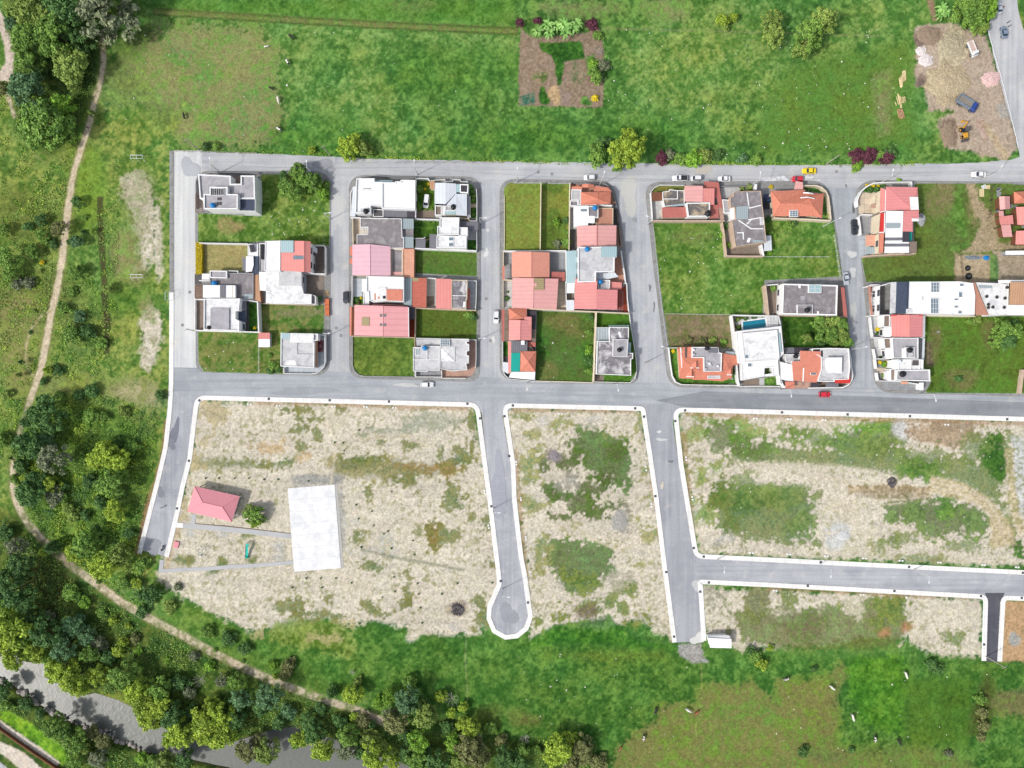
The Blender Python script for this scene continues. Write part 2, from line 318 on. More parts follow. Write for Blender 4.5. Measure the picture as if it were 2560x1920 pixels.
paint(P2('N3',[(1375,0),(1430,0),(1450,150),(1480,180),(1425,185)]),((168,142,116),(146,122,98)),.4,2,.3,.4);paint(P2('N3',[(2110,0),(2165,0),(2212,200),(2212,360)]),MEAD,.4,2,.3,.3)
paint(P2('Z',[(-200,170),(120,200),(200,190),(230,240),(365,330),(365,830),(330,1240),(200,1230),(110,1180),(-200,1160)]),((92,126,50),(136,146,72)),.48,3,3,3,.85,h=.13)
for e,pl,k in (((60,640,90,60),SHOR,.7),((40,720,60,90),((160,150,100),(110,130,60)),.7),((60,470,80,60),SHOR,.5),((190,400,30,120),((120,150,50),(90,128,40)),.7),((185,700,70,60),((84,110,54),(110,128,62)),.7),((200,560,60,70),LUSH,.6),((270,640,60,40),((70,112,40),(96,128,50)),.8),((140,830,140,40),((150,148,92),(112,134,60)),.6),((300,850,60,26),((196,182,150),(130,136,84)),.7),((100,260,60,70),LUSH,.5)):
    paint(ell('Z',*e),pl,.45,3,2.5,3,k)
paint(P2('Z',[(262,380),(300,368),(330,400),(342,460),(338,540),(318,590),(296,585),(300,520),(285,450),(262,430)]),DIRT,.46,2,1,2.6,1,dk=.03);paint(ell('Z',340,520,12,70),DIRT,.5,2,.8,1.5,.9,dk=.03)
paint(ell('Z',300,440,45,70),((150,142,100),(104,126,60)),.5,3,2,3,.5);paint(ell('Z',275,560,40,60),((164,152,108),(110,132,64)),.5,2,2,2,.7)
paint(ell('Z',326,725,26,62),DIRT,.46,2,.8,1.8,1,dk=.03);paint(ell('Z',318,665,20,26),((160,150,104),(104,128,60)),.5,2,1,1.5,.7)
paint(strip('W',[(1150,60),(1160,400),(1185,800),(1215,1200),(1225,1650)],1.9),((88,80,54),(70,78,44)),.5,1,.3,.5,.9,h=.05)
paint(strip('V',[(905,880),(930,1100),(920,1400)],1.9),((84,76,54),(66,78,44)),.5,1,.3,.5,.9,h=.05)
MAINPATH =[(216,64),(220,80),(224,130),(218,175),(205,215),(195,262),(176,320),(160,370),(150,430),(142,490),(135,560),(122,630),(110,680),(100,740),(88,800),(70,850),(50,910),(36,960),(28,1010),(27,1050),(38,1090),(60,1130),(100,1175),(150,1220),(200,1255),(260,1300),(320,1335),(390,1370),(460,1410),(530,1445),(600,1475),(680,1505),(760,1530),(830,1560),(880,1585)]
paint(strip('Z',MAINPATH,3.6),((160,152,104),(92,118,50)),.5,1,.7,.8,.6)
paint(strip('Z',MAINPATH,[1.7]*8+[2.0]*8+[1.7]*4+[2.5]*15),PATH,.4,1,.22,.28,1,h=.015)
paint(strip('V',[(440,1020),(370,1060),(300,1140),(265,1200),(240,1270),(225,1330),(222,1450),(250,1540),(300,1610)],.8),((200,186,150),(150,150,96)),.4,1,.25,.3,.9)
paint(P2('N0',[(0,90),(45,160),(40,230),(100,330),(130,440),(108,705),(0,695),(0,620),(42,540),(40,430),(5,280),(-200,240),(-200,60)]),((214,200,184),(200,184,168)),.4,2,.3,.4,1,h=.02)
paint(strip('N0',[(60,800),(110,960),(130,1020)],1.4),PATH,.4,1,.3,.4,.9);paint(strip('N0',[(180,1160),(280,1320),(420,1440)],.9),((176,170,120),(100,124,54)),.5,1,.3,.4,.7)
paint(P2('N0',[(130,-60),(640,-60),(880,300),(830,700),(640,1200),(420,1340),(140,1100),(120,700),(130,430),(40,150)]),WOOD,.45,3,2,3,.9,h=.15)
paint(ell('N0',1120,320,200,180),((60,92,34),(86,112,46)),.4,3,3,3,.7)
paint(P2('Z',[(30,870),(210,880),(330,930),(330,1180),(200,1240),(60,1120),(40,1000)]),((64,98,34),(96,124,48)),.42,3,3,3,.85,h=.18)
paint(P2('Z',[(-200,1120),(40,1110),(150,1235),(330,1350),(520,1450),(760,1540),(830,1580),(1300,1600),(1290,1800),(-200,1800)]),((58,84,32),(88,102,44)),.42,3,2.5,3,.9,h=.16)
paint(ell('Z',110,1260,60,90),((82,78,44),(64,84,36)),.5,3,2.5,3,.6);paint(P2('Z',[(340,1340),(560,1445),(760,1530),(800,1500),(700,1430),(560,1380),(400,1290)]),((74,112,38),(96,124,50)),.45,3,2,2,.8)
for e,k in (((440,1480,80,40),.7),((620,1530,80,30),.6),((520,1500,40,40),.5)):paint(ell('Z',*e),((70,104,38),(96,118,50)),.4,3,2,3,k)
paint(P2('R0',[(0,1130),(120,1190),(330,1320),(560,1480),(620,1600),(520,1620),(280,1440),(0,1240)]),BRIT,.45,3,.6,1,.95)
paint(P2('R0',[(820,980),(1000,960),(1160,1060),(1100,1120),(900,1050)]),((128,136,60),(100,122,48)),.4,2,.8,1,.9)
paint(P2('R0',[(-120,1180),(0,1245),(170,1360),(330,1470),(520,1612),(480,1650),(300,1530),(140,1420),(0,1330),(-120,1260)]),PALE,.35,2,.25,.25,1,h=.02)
paint(P2('R0',[(-120,1370),(0,1430),(160,1500),(280,1580),(390,1690),(200,1690),(80,1580),(0,1530),(-120,1460)]),PALE,.35,2,.25,.25,1,h=.02)
paint(P2('R0',[(-120,1560),(0,1610),(60,1659),(60,1800),(-120,1800)]),((200,200,204),(180,180,186)),.4,2,.25,.2,1,h=.02)
paint(P2('Z',[(480,1390),(760,1340),(1060,1375),(1200,1350),(1460,1400),(1590,1400),(2212,1430),(2500,1440),(2500,1900),(1280,1900),(1280,1610),(900,1580),(800,1500)]),((60,106,38),(86,122,50)),.42,5,3,3,.92,h=.09)
paint(P2('R2',[(300,640),(1300,640),(1330,740),(250,720)]),((112,132,52),(92,126,44)),.4,3,2,2,.6)
paint(P2('R2',[(820,1760),(900,1480),(1060,1330),(1240,1240),(1260,1110),(1420,1080),(1590,1090),(1590,1000),(1740,890),(1900,950),(2080,890),(2270,1060),(2272,880),(2450,870),(2550,900),(2720,860),(2850,720),(2910,850),(2830,1010),(2840,1250),(2790,1450),(3250,1640),(3250,1900)]),((138,134,80),(96,122,46)),.42,3,1.2,2.4,.82)
paint(P2('R3',[(700,1500),(1200,1440),(1700,1520),(1900,1760),(600,1760)]),((128,132,72),(92,122,48)),.45,3,3,3,.7);paint(ell('R3',500,1560,130,60),((112,110,78),(92,112,58)),.45,3,2,2,.7)
paint(P2('R3',[(700,700),(1180,700),(1170,1360),(840,1300),(690,1000)]),((66,118,30),(84,128,38)),.4,5,1.5,2,.85);paint(P2('R3',[(1190,900),(1780,900),(1750,1460),(1200,1460)]),((84,116,36),(70,104,30)),.4,3,2,2,.7)
paint(P2('R3',[(1840,1000),(2400,960),(2400,1240),(1850,1180)]),((132,124,84),(110,124,60)),.45,3,1,2,.8);paint(ell('R3',1850,1150,90,260,.1),((88,84,46),(72,92,38)),.5,2,1.5,2,.85,h=.25)
paint(strip('R2',[(1635,730),(1640,960),(1630,1200),(1585,1290),(1610,1500)],.5),((132,146,80),(110,132,60)),.4,1,.3,.3,.8)
paint(strip('R1',[(1820,500),(1808,700),(1820,900),(1826,1090)],.45),((132,150,96),(110,134,70)),.4,1,.2,.2,.8)
paint(ell('R2',110,1240,130,70),((120,104,66),(96,110,50)),.45,3,1.5,2,.6);paint(P2('R0',[(1380,1560),(1380,1500),(1400,1480),(1500,1500)]),MEAD)
paint(ell('R1',1700,1300,160,130),((74,82,42),(58,82,34)),.4,3,2,2,.7);paint(ell('R1',1990,1230,120,130),((104,112,56),(84,104,44)),.4,3,2,2,.6)
paint(P2('Z',[(424,868),(600,866),(1020,878),(1045,1000),(1075,1180),(1088,1275),(1052,1325),(1045,1372),(950,1375),(905,1362),(825,1345),(760,1352),(700,1338),(600,1352),(540,1365),(430,1310),(350,1262),(340,1236),(375,1130),(412,1000)]),DIRT,.33,2,.8,1.8,1,h=.035,dk=.10)
paint(P2('Z',[(1080,880),(1380,884),(1410,1010),(1440,1200),(1452,1385),(1385,1340),(1300,1358),(1200,1352),(1145,1380),(1128,1150),(1095,1000)]),DIRT,.36,2,.8,1.8,1,h=.035,dk=.10)
paint(P2('Z',[(1470,885),(2212,910),(2500,920),(2500,1225),(2212,1222),(1515,1196),(1490,1080)]),DIRT,.36,2,.8,1.4,1,h=.04,dk=.10)
paint(P2('Z',[(1515,1268),(2120,1290),(2120,1420),(2000,1412),(1960,1380),(1890,1375),(1760,1395),(1600,1402),(1520,1372)]),DIRT,.38,2,.8,1.8,1,h=.04,dk=.10)
paint(P2('Z',[(2160,1298),(2500,1310),(2500,1440),(2160,1428)]),((206,170,130),(176,150,112)),.4,2,.6,.6,1,h=.03);paint(ell('R3',2130,550,40,70),GRAVEL,.4,2,.5,.5)
GP =((82,114,42),(128,128,76))
def patches(fr,L,pal,dens=.4,k=.85,ro=3.0,nsc=2,h=.12,fe=.9):
    for e in L:paint(ell(fr,*e),pal,dens,nsc,fe,ro,k,h=h)
paint(P2('S0',[(1690,640),(2212,640),(2212,740),(1700,720)]),GP,.4,3,1.5,2.5,.7);paint(P2('S1',[(600,640),(1000,620),(1500,680),(1760,780),(1500,800),(1200,830),(700,790)]),((106,118,54),(160,150,104)),.42,3,1.5,2.5,.85)
patches('S1',[(270,215,50,28),(410,208,55,22),(735,215,45,25),(440,300,90,22),(380,390,80,40),(530,430,40,50),(240,680,110,60),(380,550,60,50),(40,700,50,45),(900,650,160,55),(1750,640,110,90),(1710,1000,95,130),(1290,830,120,60),(960,930,50,40),(1330,520,60,35),(1080,480,40,25),(1860,330,60,70),(1600,580,40,60),(1880,480,40,60),(1000,1560,130,60),(1110,1470,40,40),(870,1310,70,60),(1400,1290,35,25),(1640,1310,120,80),(1530,1280,40,80),(1990,1200,45,70),(2020,1540,40,40),(1820,680,30,30),(1870,1160,40,35)],GP,.42)
patches('S1',[(1500,330,260,90),(1150,400,200,50)],((172,176,158),(150,156,132)),.45,.7);patches('S1',[(1460,720,260,50),(1550,750,120,30,.2)],((180,142,96),(130,124,70)),.45,.8);patches('S1',[(1530,1310,50,90)],((150,124,72),(120,120,66)),.4,.9);patches('S1',[(150,560,160,60),(420,640,60,40)],((206,180,138),(188,164,126)),.4,.8)
patches('S1',[(430,830,170,45),(640,830,120,50),(740,1150,30,300)],((170,170,164),(150,150,146)),.45,.9,.8);patches('S1',[(820,1200,80,60),(1130,1400,120,110),(900,1450,120,40)],((186,190,184),(200,190,168)),.4,.7)
paint(strip('S1',[(900,1430),(1200,1500),(1500,1550),(1800,1610)],1.0),((120,128,104),(160,158,136)),.5,1,.4,.5,.8)
patches('S0',[(1860,250,140,90),(1790,450,60,70),(1720,700,50,50),(1640,650,40,120),(1580,1000,50,80),(1560,1150,40,60)],((150,144,96),(190,176,136)),.5,.7)
patches('Q',[(860,820,100,90),(250,760,80,50),(1200,440,100,30),(400,780,90,70),(720,940,90,50),(1270,780,60,60)],GP,.45,.9,.8);patches('Q',[(1640,600,90,70),(420,400,60,60),(860,420,70,50),(1640,740,90,50)],((196,198,196),(180,178,168)),.4,.8,.8)
paint(P2('Q',[(200,260),(400,270),(380,330),(300,330),(120,900),(60,900),(150,500)]),((196,168,132),(170,150,110)),.4,2,.5,.8,.6)
paint(P2('R1',[(160,420),(360,350),(720,390),(760,470),(840,520),(840,700),(560,640),(100,560)]),((90,120,42),(122,140,70)),.4,3,1.2,2,.9,h=.12);patches('R1',[(600,540,120,25),(790,400,60,30),(40,490,50,35)],((206,188,150),(150,150,96)),.45,.9)
patches('R1',[(1310,140,28,150),(1280,260,60,50),(1930,240,70,80),(1950,380,60,90),(1080,330,70,40),(620,190,60,30),(980,260,60,40),(300,260,120,60),(520,330,200,50)],GP,.48,.85);patches('R1',[(1740,280,80,80)],((120,112,106),(180,164,140)),.5,.8,.8);patches('R1',[(1720,440,80,40)],((190,190,190),(206,194,172)),.4,.8);patches('R1',[(1355,515,45,45)],DIRT,.3,1,.6)
GB =((96,116,58),(78,112,46))
paint(P2('S2',[(460,520),(540,400),(700,380),(850,430),(960,470),(1020,600),(1040,720),(1050,830),(1000,920),(880,880),(780,870),(700,760),(600,720),(580,620),(520,600),(480,560)]),GB,.45,5,.9,3.6,.92,h=.1)
paint(P2('S2',[(330,1320),(420,1340),(600,1370),(700,1400),(800,1380),(870,1480),(880,1640),(800,1700),(600,1750),(380,1700),(330,1600),(300,1500)]),GB,.45,5,.9,3.6,.9,h=.1)
patches('S2',[(480,680,110,70),(270,690,60,90),(690,900,110,90),(600,1020,150,80),(760,1130,130,70),(900,1060,60,50),(330,920,100,60),(400,960,80,50),(390,1140,90,45),(560,620,70,70),(820,800,80,80),(900,600,90,90)],((94,104,58),(78,104,44)),.45,.9)
patches('S2',[(110,290,100,60),(180,440,60,60),(150,700,70,120),(160,830,80,60),(170,1040,90,70),(430,320,60,40),(370,380,40,30),(250,580,30,40),(1150,740,40,70),(1190,1010,30,60),(1090,1230,25,50),(1010,1180,40,30),(520,1240,60,25),(1180,1200,25,30),(1210,1310,60,60),(240,1400,80,80),(230,1550,60,100),(940,1360,30,25),(1110,1560,40,30),(890,410,50,20),(1100,340,30,60)],((100,132,54),(160,156,104)),.48,.85)
patches('S2',[(940,1190,90,110),(500,840,80,60)],((176,174,164),(150,146,132)),.45,.9);patches('S2',[(360,620,60,60)],((176,166,164),(140,130,126)),.4,.9,.8);patches('S2',[(1110,1450,50,30),(850,1250,35,25),(710,310,70,40),(250,320,50,50)],((206,208,202),(190,184,170)),.4,.7)
paint(P2('R2',[(110,590),(200,520),(400,410),(560,390),(830,330),(900,400),(1040,520),(1180,570),(1400,600),(1420,640),(900,600),(500,580),(200,600)]),((52,104,32),(78,122,40)),.4,3,.8,1.4,.92,h=.16)
patches('R2',[(240,385,35,35),(440,235,40,30),(480,330,40,30),(410,370,40,30),(560,60,180,110),(1000,90,110,60),(640,250,90,45),(960,280,50,60),(1040,410,45,40),(1175,370,40,25),(740,280,60,60),(850,220,60,60)],((84,116,44),(120,130,64)),.42,.9);patches('R2',[(650,310,85,70)],((120,110,92),(132,126,84)),.4,.9,.8);patches('R2',[(880,50,60,50),(1000,10,70,30)],((190,182,168),(176,170,150)),.4,.8)
GC_ =((96,126,58),(122,130,80))
paint(P2('S3',[(-280,460),(200,450),(420,530),(700,600),(960,660),(1160,520),(1120,330),(960,330),(840,320),(760,380),(660,420),(540,450),(420,470),(380,540),(200,500),(100,480)]),((94,118,54),(84,122,44)),.4,5,1,2,.85,h=.1)
paint(P2('S3',[(-340,460),(0,500),(350,560),(700,560),(1100,480),(1250,600),(1800,640),(1850,430),(2060,400),(2130,560),(2080,800),(2000,1000),(2180,1350),(2212,1430),(2080,1420),(2050,1250),(1980,1050),(1820,980),(1700,850),(1400,830),(1150,830),(900,760),(600,720),(300,700),(0,740),(-330,700)]),GC_,.42,5,1.0,4.2,.88,h=.1)
paint(P2('S3',[(-450,860),(20,830),(330,840),(450,950),(420,1100),(450,1150),(380,1270),(420,1390),(150,1390),(0,1360),(-300,1360),(-450,1250),(-500,1000)]),GC_,.42,5,1.0,4.2,.88,h=.1)
paint(P2('S3',[(950,1000),(1200,960),(1420,980),(1640,1000),(1900,1080),(1940,1200),(1880,1290),(1560,1320),(1400,1330),(1300,1240),(1050,1200)]),((96,112,58),(84,116,48)),.42,5,1.0,4.2,.86,h=.1)
patches('S3',[(1950,620,140,180),(2180,1400,60,80)],DARKG,.4,.95);patches('S3',[(1540,1070,110,110),(1320,740,190,90)],((74,118,42),(98,128,54)),.4,.85);patches('S3',[(850,390,90,70),(1030,360,90,50),(240,430,120,70),(680,410,150,50)],((88,140,46),(116,140,66)),.45,.85)
patches('S3',[(1150,390,80,100),(590,1300,130,110)],((206,208,206),(190,188,180)),.4,.9,.9);patches('S3',[(1500,440,300,120)],((188,164,134),(150,134,112)),.45,.9);patches('S3',[(1620,370,180,60)],((130,108,86),(170,150,122)),.5,.7)
paint(strip('S3',[(2160,450),(2180,700),(2190,900),(2212,1150)],4.5),((210,212,210),(150,156,130)),.4,1,.5,1,.9);paint(strip('S3',[(2085,560),(2100,800),(2110,950),(2140,1100),(2200,1300)],2.6),((210,196,164),(160,156,110)),.45,1,.5,1,.9)
paint(strip('S3',[(-300,745),(300,790),(900,810),(1100,830)],[7,7,5,2]),DIRT,.4,1,.8,1.5,.9);paint(strip('S3',[(1400,860),(1650,920),(1850,1010),(1960,1120),(2010,1250),(2030,1400)],[5,5,4,4,6,8]),((212,196,164),(170,160,120)),.4,1,.6,1,.95)
paint(strip('S3',[(700,920),(1060,900),(1400,930)],2.6),((196,174,140),(140,122,84)),.45,1,.5,.8,.8);paint(ell('S3',1080,960,280,60),((186,166,138),(150,138,112)),.45,1,1,1.2,.7)
patches('S3',[(1090,1340,60,60),(1320,1500,200,40),(450,1130,180,40),(960,1390,50,60)],((96,132,52),(150,150,100)),.45,.8);patches('S3',[(620,1120,230,80)],DIRT,.4,.8)
patches('S2',[(1600,290,80,40),(1730,330,60,50),(1950,330,60,50),(2050,400,120,60),(1600,420,90,60),(1640,800,90,70),(1760,720,60,70),(1680,1110,90,110),(1560,1000,40,60)],((98,146,50),(150,154,96)),.48,.9);patches('S2',[(1800,450,140,120),(2050,560,150,120)],((104,118,66),(84,116,46)),.45,.8)
patches('S2',[(1890,1230,80,70),(2000,1010,250,150),(1790,950,90,120)],((84,118,46),(104,116,60)),.42,.8);patches('S2',[(1850,1340,110,35)],((186,190,184),(170,164,150)),.4,.8)
paint(P2('R3',[(-450,90),(-350,280),(-100,330),(100,230),(300,300),(560,250),(700,330),(830,180),(1200,180),(1180,300),(1250,420),(1100,620),(600,640),(200,640),(-200,560),(-280,420)]),((112,116,64),(90,118,48)),.45,3,1,2,.85,h=.1)
patches('R3',[(1050,270,180,90),(1600,540,120,60),(960,400,110,60),(700,250,60,40),(200,200,90,70),(150,150,50,30)],((84,118,44),(120,130,64)),.45,.8);patches('R3',[(1010,490,50,45),(1200,440,60,40)],((196,138,104),(150,132,84)),.45,.8,.8);patches('R3',[(1480,420,130,50,-.3),(740,270,60,70),(120,330,90,40)],DIRT,.45,.8)
patches('R3',[(300,440,260,110)],((122,116,84),(98,116,60)),.45,.8);patches('R2',[(2120,230,100,200),(1900,470,60,40)],((92,112,52),(120,124,72)),.45,.8);patches('R2',[(1760,230,45,80),(1700,130,70,40)],((176,174,156),(150,146,128)),.4,.8)
paint(P2('R2',[(1420,590),(1640,580),(1640,690),(1700,740),(1580,750),(1450,690)]),((174,172,168),(150,148,142)),.45,1,.4,.8,1,h=.02)
paint(strip('S0',[(1440,320),(1420,560),(1360,780),(1280,1050),(1170,1480)],1.6),((176,140,108),(150,132,90)),.4,1,.4,.6,.8)
for fr,q in (('S1',[(0,155),(600,175),(1830,215)]),('S2',[(0,222),(600,230),(1050,235)]),('S2',[(1500,262),(2212,280)]),('S3',[(0,275),(1000,310),(2212,345)]),('S2',[(25,560),(70,1100),(130,1700)]),('S2',[(1470,420),(1530,900),(1560,1350)]),('S2',[(1180,560),(1230,950),(1300,1450)]),('R3',[(0,105),(900,150),(1800,190)])):
    paint(strip(fr,q,1.3),((186,138,110),(150,128,88)),.55,1,.5,.7,.55)
LP =[((82,118,42),(116,136,66)),((170,158,106),(150,146,94)),((84,120,46),(128,130,76)),DARKG,((86,120,40),(66,100,34)),((62,98,34),(80,112,40)),((96,120,56),(72,106,40)),((98,116,48),(76,102,38)),((84,114,44),(104,124,54)),DARKG,DARKG,DARKG,DARKG,((132,140,64),(106,126,52)),((92,112,54),(70,104,38)),((84,122,40),(70,110,36)),DARKG,((140,134,72),(108,120,56)),((82,124,46),(110,134,64)),((146,130,102),(104,112,64)),((58,94,32),(74,104,38)),((70,116,44),(86,124,50)),LUSH,LUSH,((104,122,58),(90,116,50)),((96,120,46),(78,112,38)),DARKG,WOOD]
for p,pl in zip(LOTS,LP):paint(p,pl,.42,5,.4,.1,1,h=.10)
patches('A',[(620,960,180,120)],((166,146,104),(130,132,80)),.45,.9,1);patches('B',[(1650,700,320,80)],((160,148,116),(110,122,70)),.5,.9,1.2);patches('B',[(650,1250,260,120)],((128,122,76),(92,116,52)),.45,.6,1.5)
patches('E',[(900,1000,160,280),(900,420,170,70)],((66,100,36),(84,112,44)),.4,.7,1);patches('F',[(1000,760,300,120),(800,1450,130,120),(1150,900,150,90)],((134,126,78),(104,116,60)),.45,.7,1.5);patches('F',[(700,1100,90,250),(1350,1250,80,250)],DARKG,.45,.7,1)
patches('G',[(700,1120,300,120)],((128,132,76),(92,122,54)),.45,.7,2);patches('I',[(800,950,350,60)],((104,90,72),(120,112,76)),.5,.8,1)
patches('M',[(720,650,90,300),(300,500,200,300)],((148,136,100),(112,120,66)),.45,.8,1.6);patches('M',[(540,750,110,320),(560,1200,120,60)],((86,130,46),(104,136,60)),.45,.8,1.4)
paint(P2('M',[(620,290),(740,300),(830,560),(960,720),(1040,760),(1080,1150),(1500,1170),(1500,1240),(1000,1260),(600,1290),(480,1300),(700,1180),(820,900),(700,620)]),((190,170,140),(160,144,114)),.45,2,.5,1,.95,h=.03)
paint(P2('M',[(480,1310),(970,1310),(960,1800),(480,1800)]),((196,176,146),(176,156,128)),.45,3,.4,.6,.95,h=.03);paint(P2('M',[(1000,1250),(1600,1230),(1600,1800),(960,1800)]),((188,170,150),(166,150,130)),.4,3,.4,.6,.9,h=.03);paint(P2('M',[(970,1300),(1060,1300),(1090,1500),(1060,1800),(965,1800)]),LUSH,.5,2,.3,.5,.9)
patches('O',[(180,950,90,220),(500,1400,250,120),(850,850,120,150)],((132,122,84),(104,114,58)),.45,.7,1.3);paint(strip('O',[(95,950),(90,1150),(120,1250)],2.5),((110,90,84),(140,124,100)),.5,1,.4,.6,.8)
for fr,q in (('S3',[(300,790),(700,840),(1100,850)]),('S3',[(430,1060),(800,1010),(1200,1000)]),('S3',[(440,1110),(820,1050),(1200,1030)]),('S3',[(500,1290),(1100,1270),(1500,1350)]),('S3',[(1400,840),(1680,900),(1880,1000),(1990,1150),(2060,1400)]),('S3',[(1420,880),(1650,950),(1820,1040),(1930,1150)]),('R3',[(1240,420),(1400,330),(1560,280),(1700,330)]),('R3',[(1260,460),(1450,360),(1620,330),(1740,420)]),('S1',[(980,440),(1300,440),(1620,520),(1760,640)]),('S1',[(960,470),(1300,470),(1600,560)]),('S1',[(0,490),(240,520),(440,640)]),('S1',[(640,900),(700,500),(600,330)]),('S2',[(60,1230),(500,1200),(900,1380),(1280,1460)]),('S2',[(80,1270),(500,1240),(880,1420)]),('R3',[(1130,610),(1230,500),(1320,330)])):
    paint(strip(fr,q,.55),((228,217,198),(206,194,168)),.5,1,.3,.5,.7)
patches('S3',[(500,480,240,90),(950,520,200,80),(240,420,160,60),(1350,640,260,90),(1800,560,160,120),(150,980,160,150),(300,1200,140,120),(1250,1120,160,110),(1760,1180,140,90),(1150,1330,200,60),(1700,1400,160,40),(-200,900,120,120)],((92,124,52),(112,130,68)),.45,.7)
HMOD =(n1-.5)*1.5+(n2b-.5)*1.2
dr =np.full(X.shape,-60.,np.float32)
def union(D,poly,pad=12):
    s_ =bbox(poly,pad);D[s_]=np.maximum(D[s_],sdf(poly,X[s_],Y[s_]))
for n_,(pl,m_) in ROADS.items():union(dr,P2('P',pl))
db =np.full(X.shape,-60.,np.float32)
for b in BLOCKPOLY:union(db,P2('P',b))
dl =np.full(X.shape,-60.,np.float32)
for p in LOTS:union(dl,p,6)
out_ =-dr
Z =-.03+.06*np.clip(out_/1.5,0,1)+HMOD*HG*np.clip((out_-1.2)/1.5,0,1)
Z =np.where(dr > -.05,-.15,Z)
zb =np.where(dl > -.7,np.clip(.135+.12*dl,-.1,.17)+HMOD*HG*.6*np.clip(dl/.8,0,1),-.1)
Z =np.where(db > 0,zb,Z)
Rv =P2('P',RIVER);s_ =bbox(Rv,14);d_ =sdf(Rv,X[s_],Y[s_])
Z[s_] += -2.4*sst(-1.6,1.6,d_)-.25*sst(-10,0,d_)
COLR[s_]=np.where((sst(-1.2,.4,d_)*(1+0*d_))[...,None] > .5,np.array(alb(96,88,70),np.float32)*(.8+.4*n1[s_][...,None]),COLR[s_])
for fr,q in (('Z',[(330,18),(640,37),(960,54),(1120,61)]),('Z',[(330,31),(640,50),(960,67),(1120,74)])):
    sp =strip(fr,q,1.0);s_ =bbox(sp,3);Z[s_] -= .14*sst(-.5,.5,sdf(sp,X[s_],Y[s_]))
Z =np.where((np.abs(X) > 176) | (np.abs(Y) > 136),0,Z).astype(np.float32)
wn_ =RNG.random(X.shape).astype(np.float32);wn_ =wn_+.6*np.roll(wn_,1,0)+.6*np.roll(wn_,1,1);wn_ =(wn_-wn_.mean())/wn_.std()
gv =sst(0.,.06,COLR[...,1]-COLR[...,0])[...,None];COLR *= 1+gv*np.array([.13,.12,.22],np.float32)
COLR *= 1+gv*(.42*(n1-.5)+.3*(n3-.5)+.4*(n05-.5))[...,None]
COLR *= np.clip(1+.12*wn_+.25*(n05-.5)+.2*(n1-.5)+.2*(n3-.5)+.2*(n25-.5),.35,1.9)[...,None];COLR[...,0] *= 1+(.06+.3*gv[...,0])*(n8-.5);COLR[...,2] *= 1-.25*gv[...,0]*(n8-.5)
nx,ny =X.shape;me =bpy.data.meshes.new('ground');co =np.empty((nx*ny,3),np.float32)
co[:,0]=X.ravel();co[:,1]=Y.ravel();co[:,2]=Z.ravel()
ii,jj =np.meshgrid(np.arange(nx-1),np.arange(ny-1),indexing='ij');v0 =(ii*ny+jj).ravel()
quads =np.stack([v0,v0+ny,v0+ny+1,v0+1],1).astype(np.int32)
me.vertices.add(nx*ny);me.vertices.foreach_set('co',co.ravel());me.loops.add(quads.size);me.loops.foreach_set('vertex_index',quads.ravel())
me.polygons.add(len(quads));me.polygons.foreach_set('loop_start',np.arange(0,quads.size,4,dtype=np.int32));me.update(calc_edges=True)
att =me.color_attributes.new('cover','FLOAT_COLOR','POINT');rgba =np.ones((nx*ny,4),np.float32);rgba[:,:3]=np.clip(COLR.reshape(-1,3),0.002,1);att.data.foreach_set('color',rgba.ravel())
gm,N,Lk,B =newmat('ground_cover');a_ =N.new('ShaderNodeAttribute');a_.attribute_name ='cover'
tc =N.new('ShaderNodeTexCoord');t1 =N.new('ShaderNodeTexNoise');t1.inputs['Scale'].default_value =2.4;t1.inputs['Detail'].default_value =5;t1.inputs['Roughness'].default_value =.7
Lk.new(tc.outputs['Object'],t1.inputs['Vector']);rr =N.new('ShaderNodeMapRange');rr.inputs[1].default_value =.3;rr.inputs[2].default_value =.7;rr.inputs[3].default_value =.78;rr.inputs[4].default_value =1.22
Lk.new(t1.outputs['Fac'],rr.inputs[0]);vm =N.new('ShaderNodeVectorMath');vm.operation ='SCALE';Lk.new(a_.outputs['Color'],vm.inputs[0]);Lk.new(rr.outputs[0],vm.inputs['Scale'])
Lk.new(vm.outputs[0],B.inputs['Base Color']);B.inputs['Roughness'].default_value =.95;B.inputs['Specular IOR Level'].default_value =.08
me.materials.append(gm);go =bpy.data.objects.new('ground',me);COL.objects.link(go);tag(go,kind='structure')
def ground_z(x,y):
    i =int(np.argmin(np.abs(ax_-x)));j =int(np.argmin(np.abs(ay_-y)));return float(Z[i,j])
del COLR,HMOD
wm,N,Lk,B =newmat('river_water');tc =N.new('ShaderNodeTexCoord')
t1 =N.new('ShaderNodeTexNoise');t1.inputs['Scale'].default_value =.7;t1.inputs['Detail'].default_value =3;t1.inputs['Distortion'].default_value =.8
t2 =N.new('ShaderNodeTexNoise');t2.inputs['Scale'].default_value =.07;t2.inputs['Detail'].default_value =3
Lk.new(tc.outputs['Object'],t1.inputs['Vector']);Lk.new(tc.outputs['Object'],t2.inputs['Vector'])
rm =N.new('ShaderNodeMapRange');rm.inputs[1].default_value =.35;rm.inputs[2].default_value =.65;rm.inputs[3].default_value =.06;rm.inputs[4].default_value =.25
Lk.new(t2.outputs['Fac'],rm.inputs[0]);bp =N.new('ShaderNodeBump');bp.inputs['Distance'].default_value =.35;Lk.new(rm.outputs[0],bp.inputs['Strength']);Lk.new(t1.outputs['Fac'],bp.inputs['Height'])
Lk.new(bp.outputs[0],B.inputs['Normal']);B.inputs['Base Color'].default_value =(*alb(112,115,110),1);B.inputs['Roughness'].default_value =.38;B.inputs['Specular IOR Level'].default_value =.6;B.inputs['IOR'].default_value =1.33
mb =MB();mb.sheet(offset_poly(ccw(Rv),-2.0),-1.25);tag(mb.build('river',wm),kind='structure')
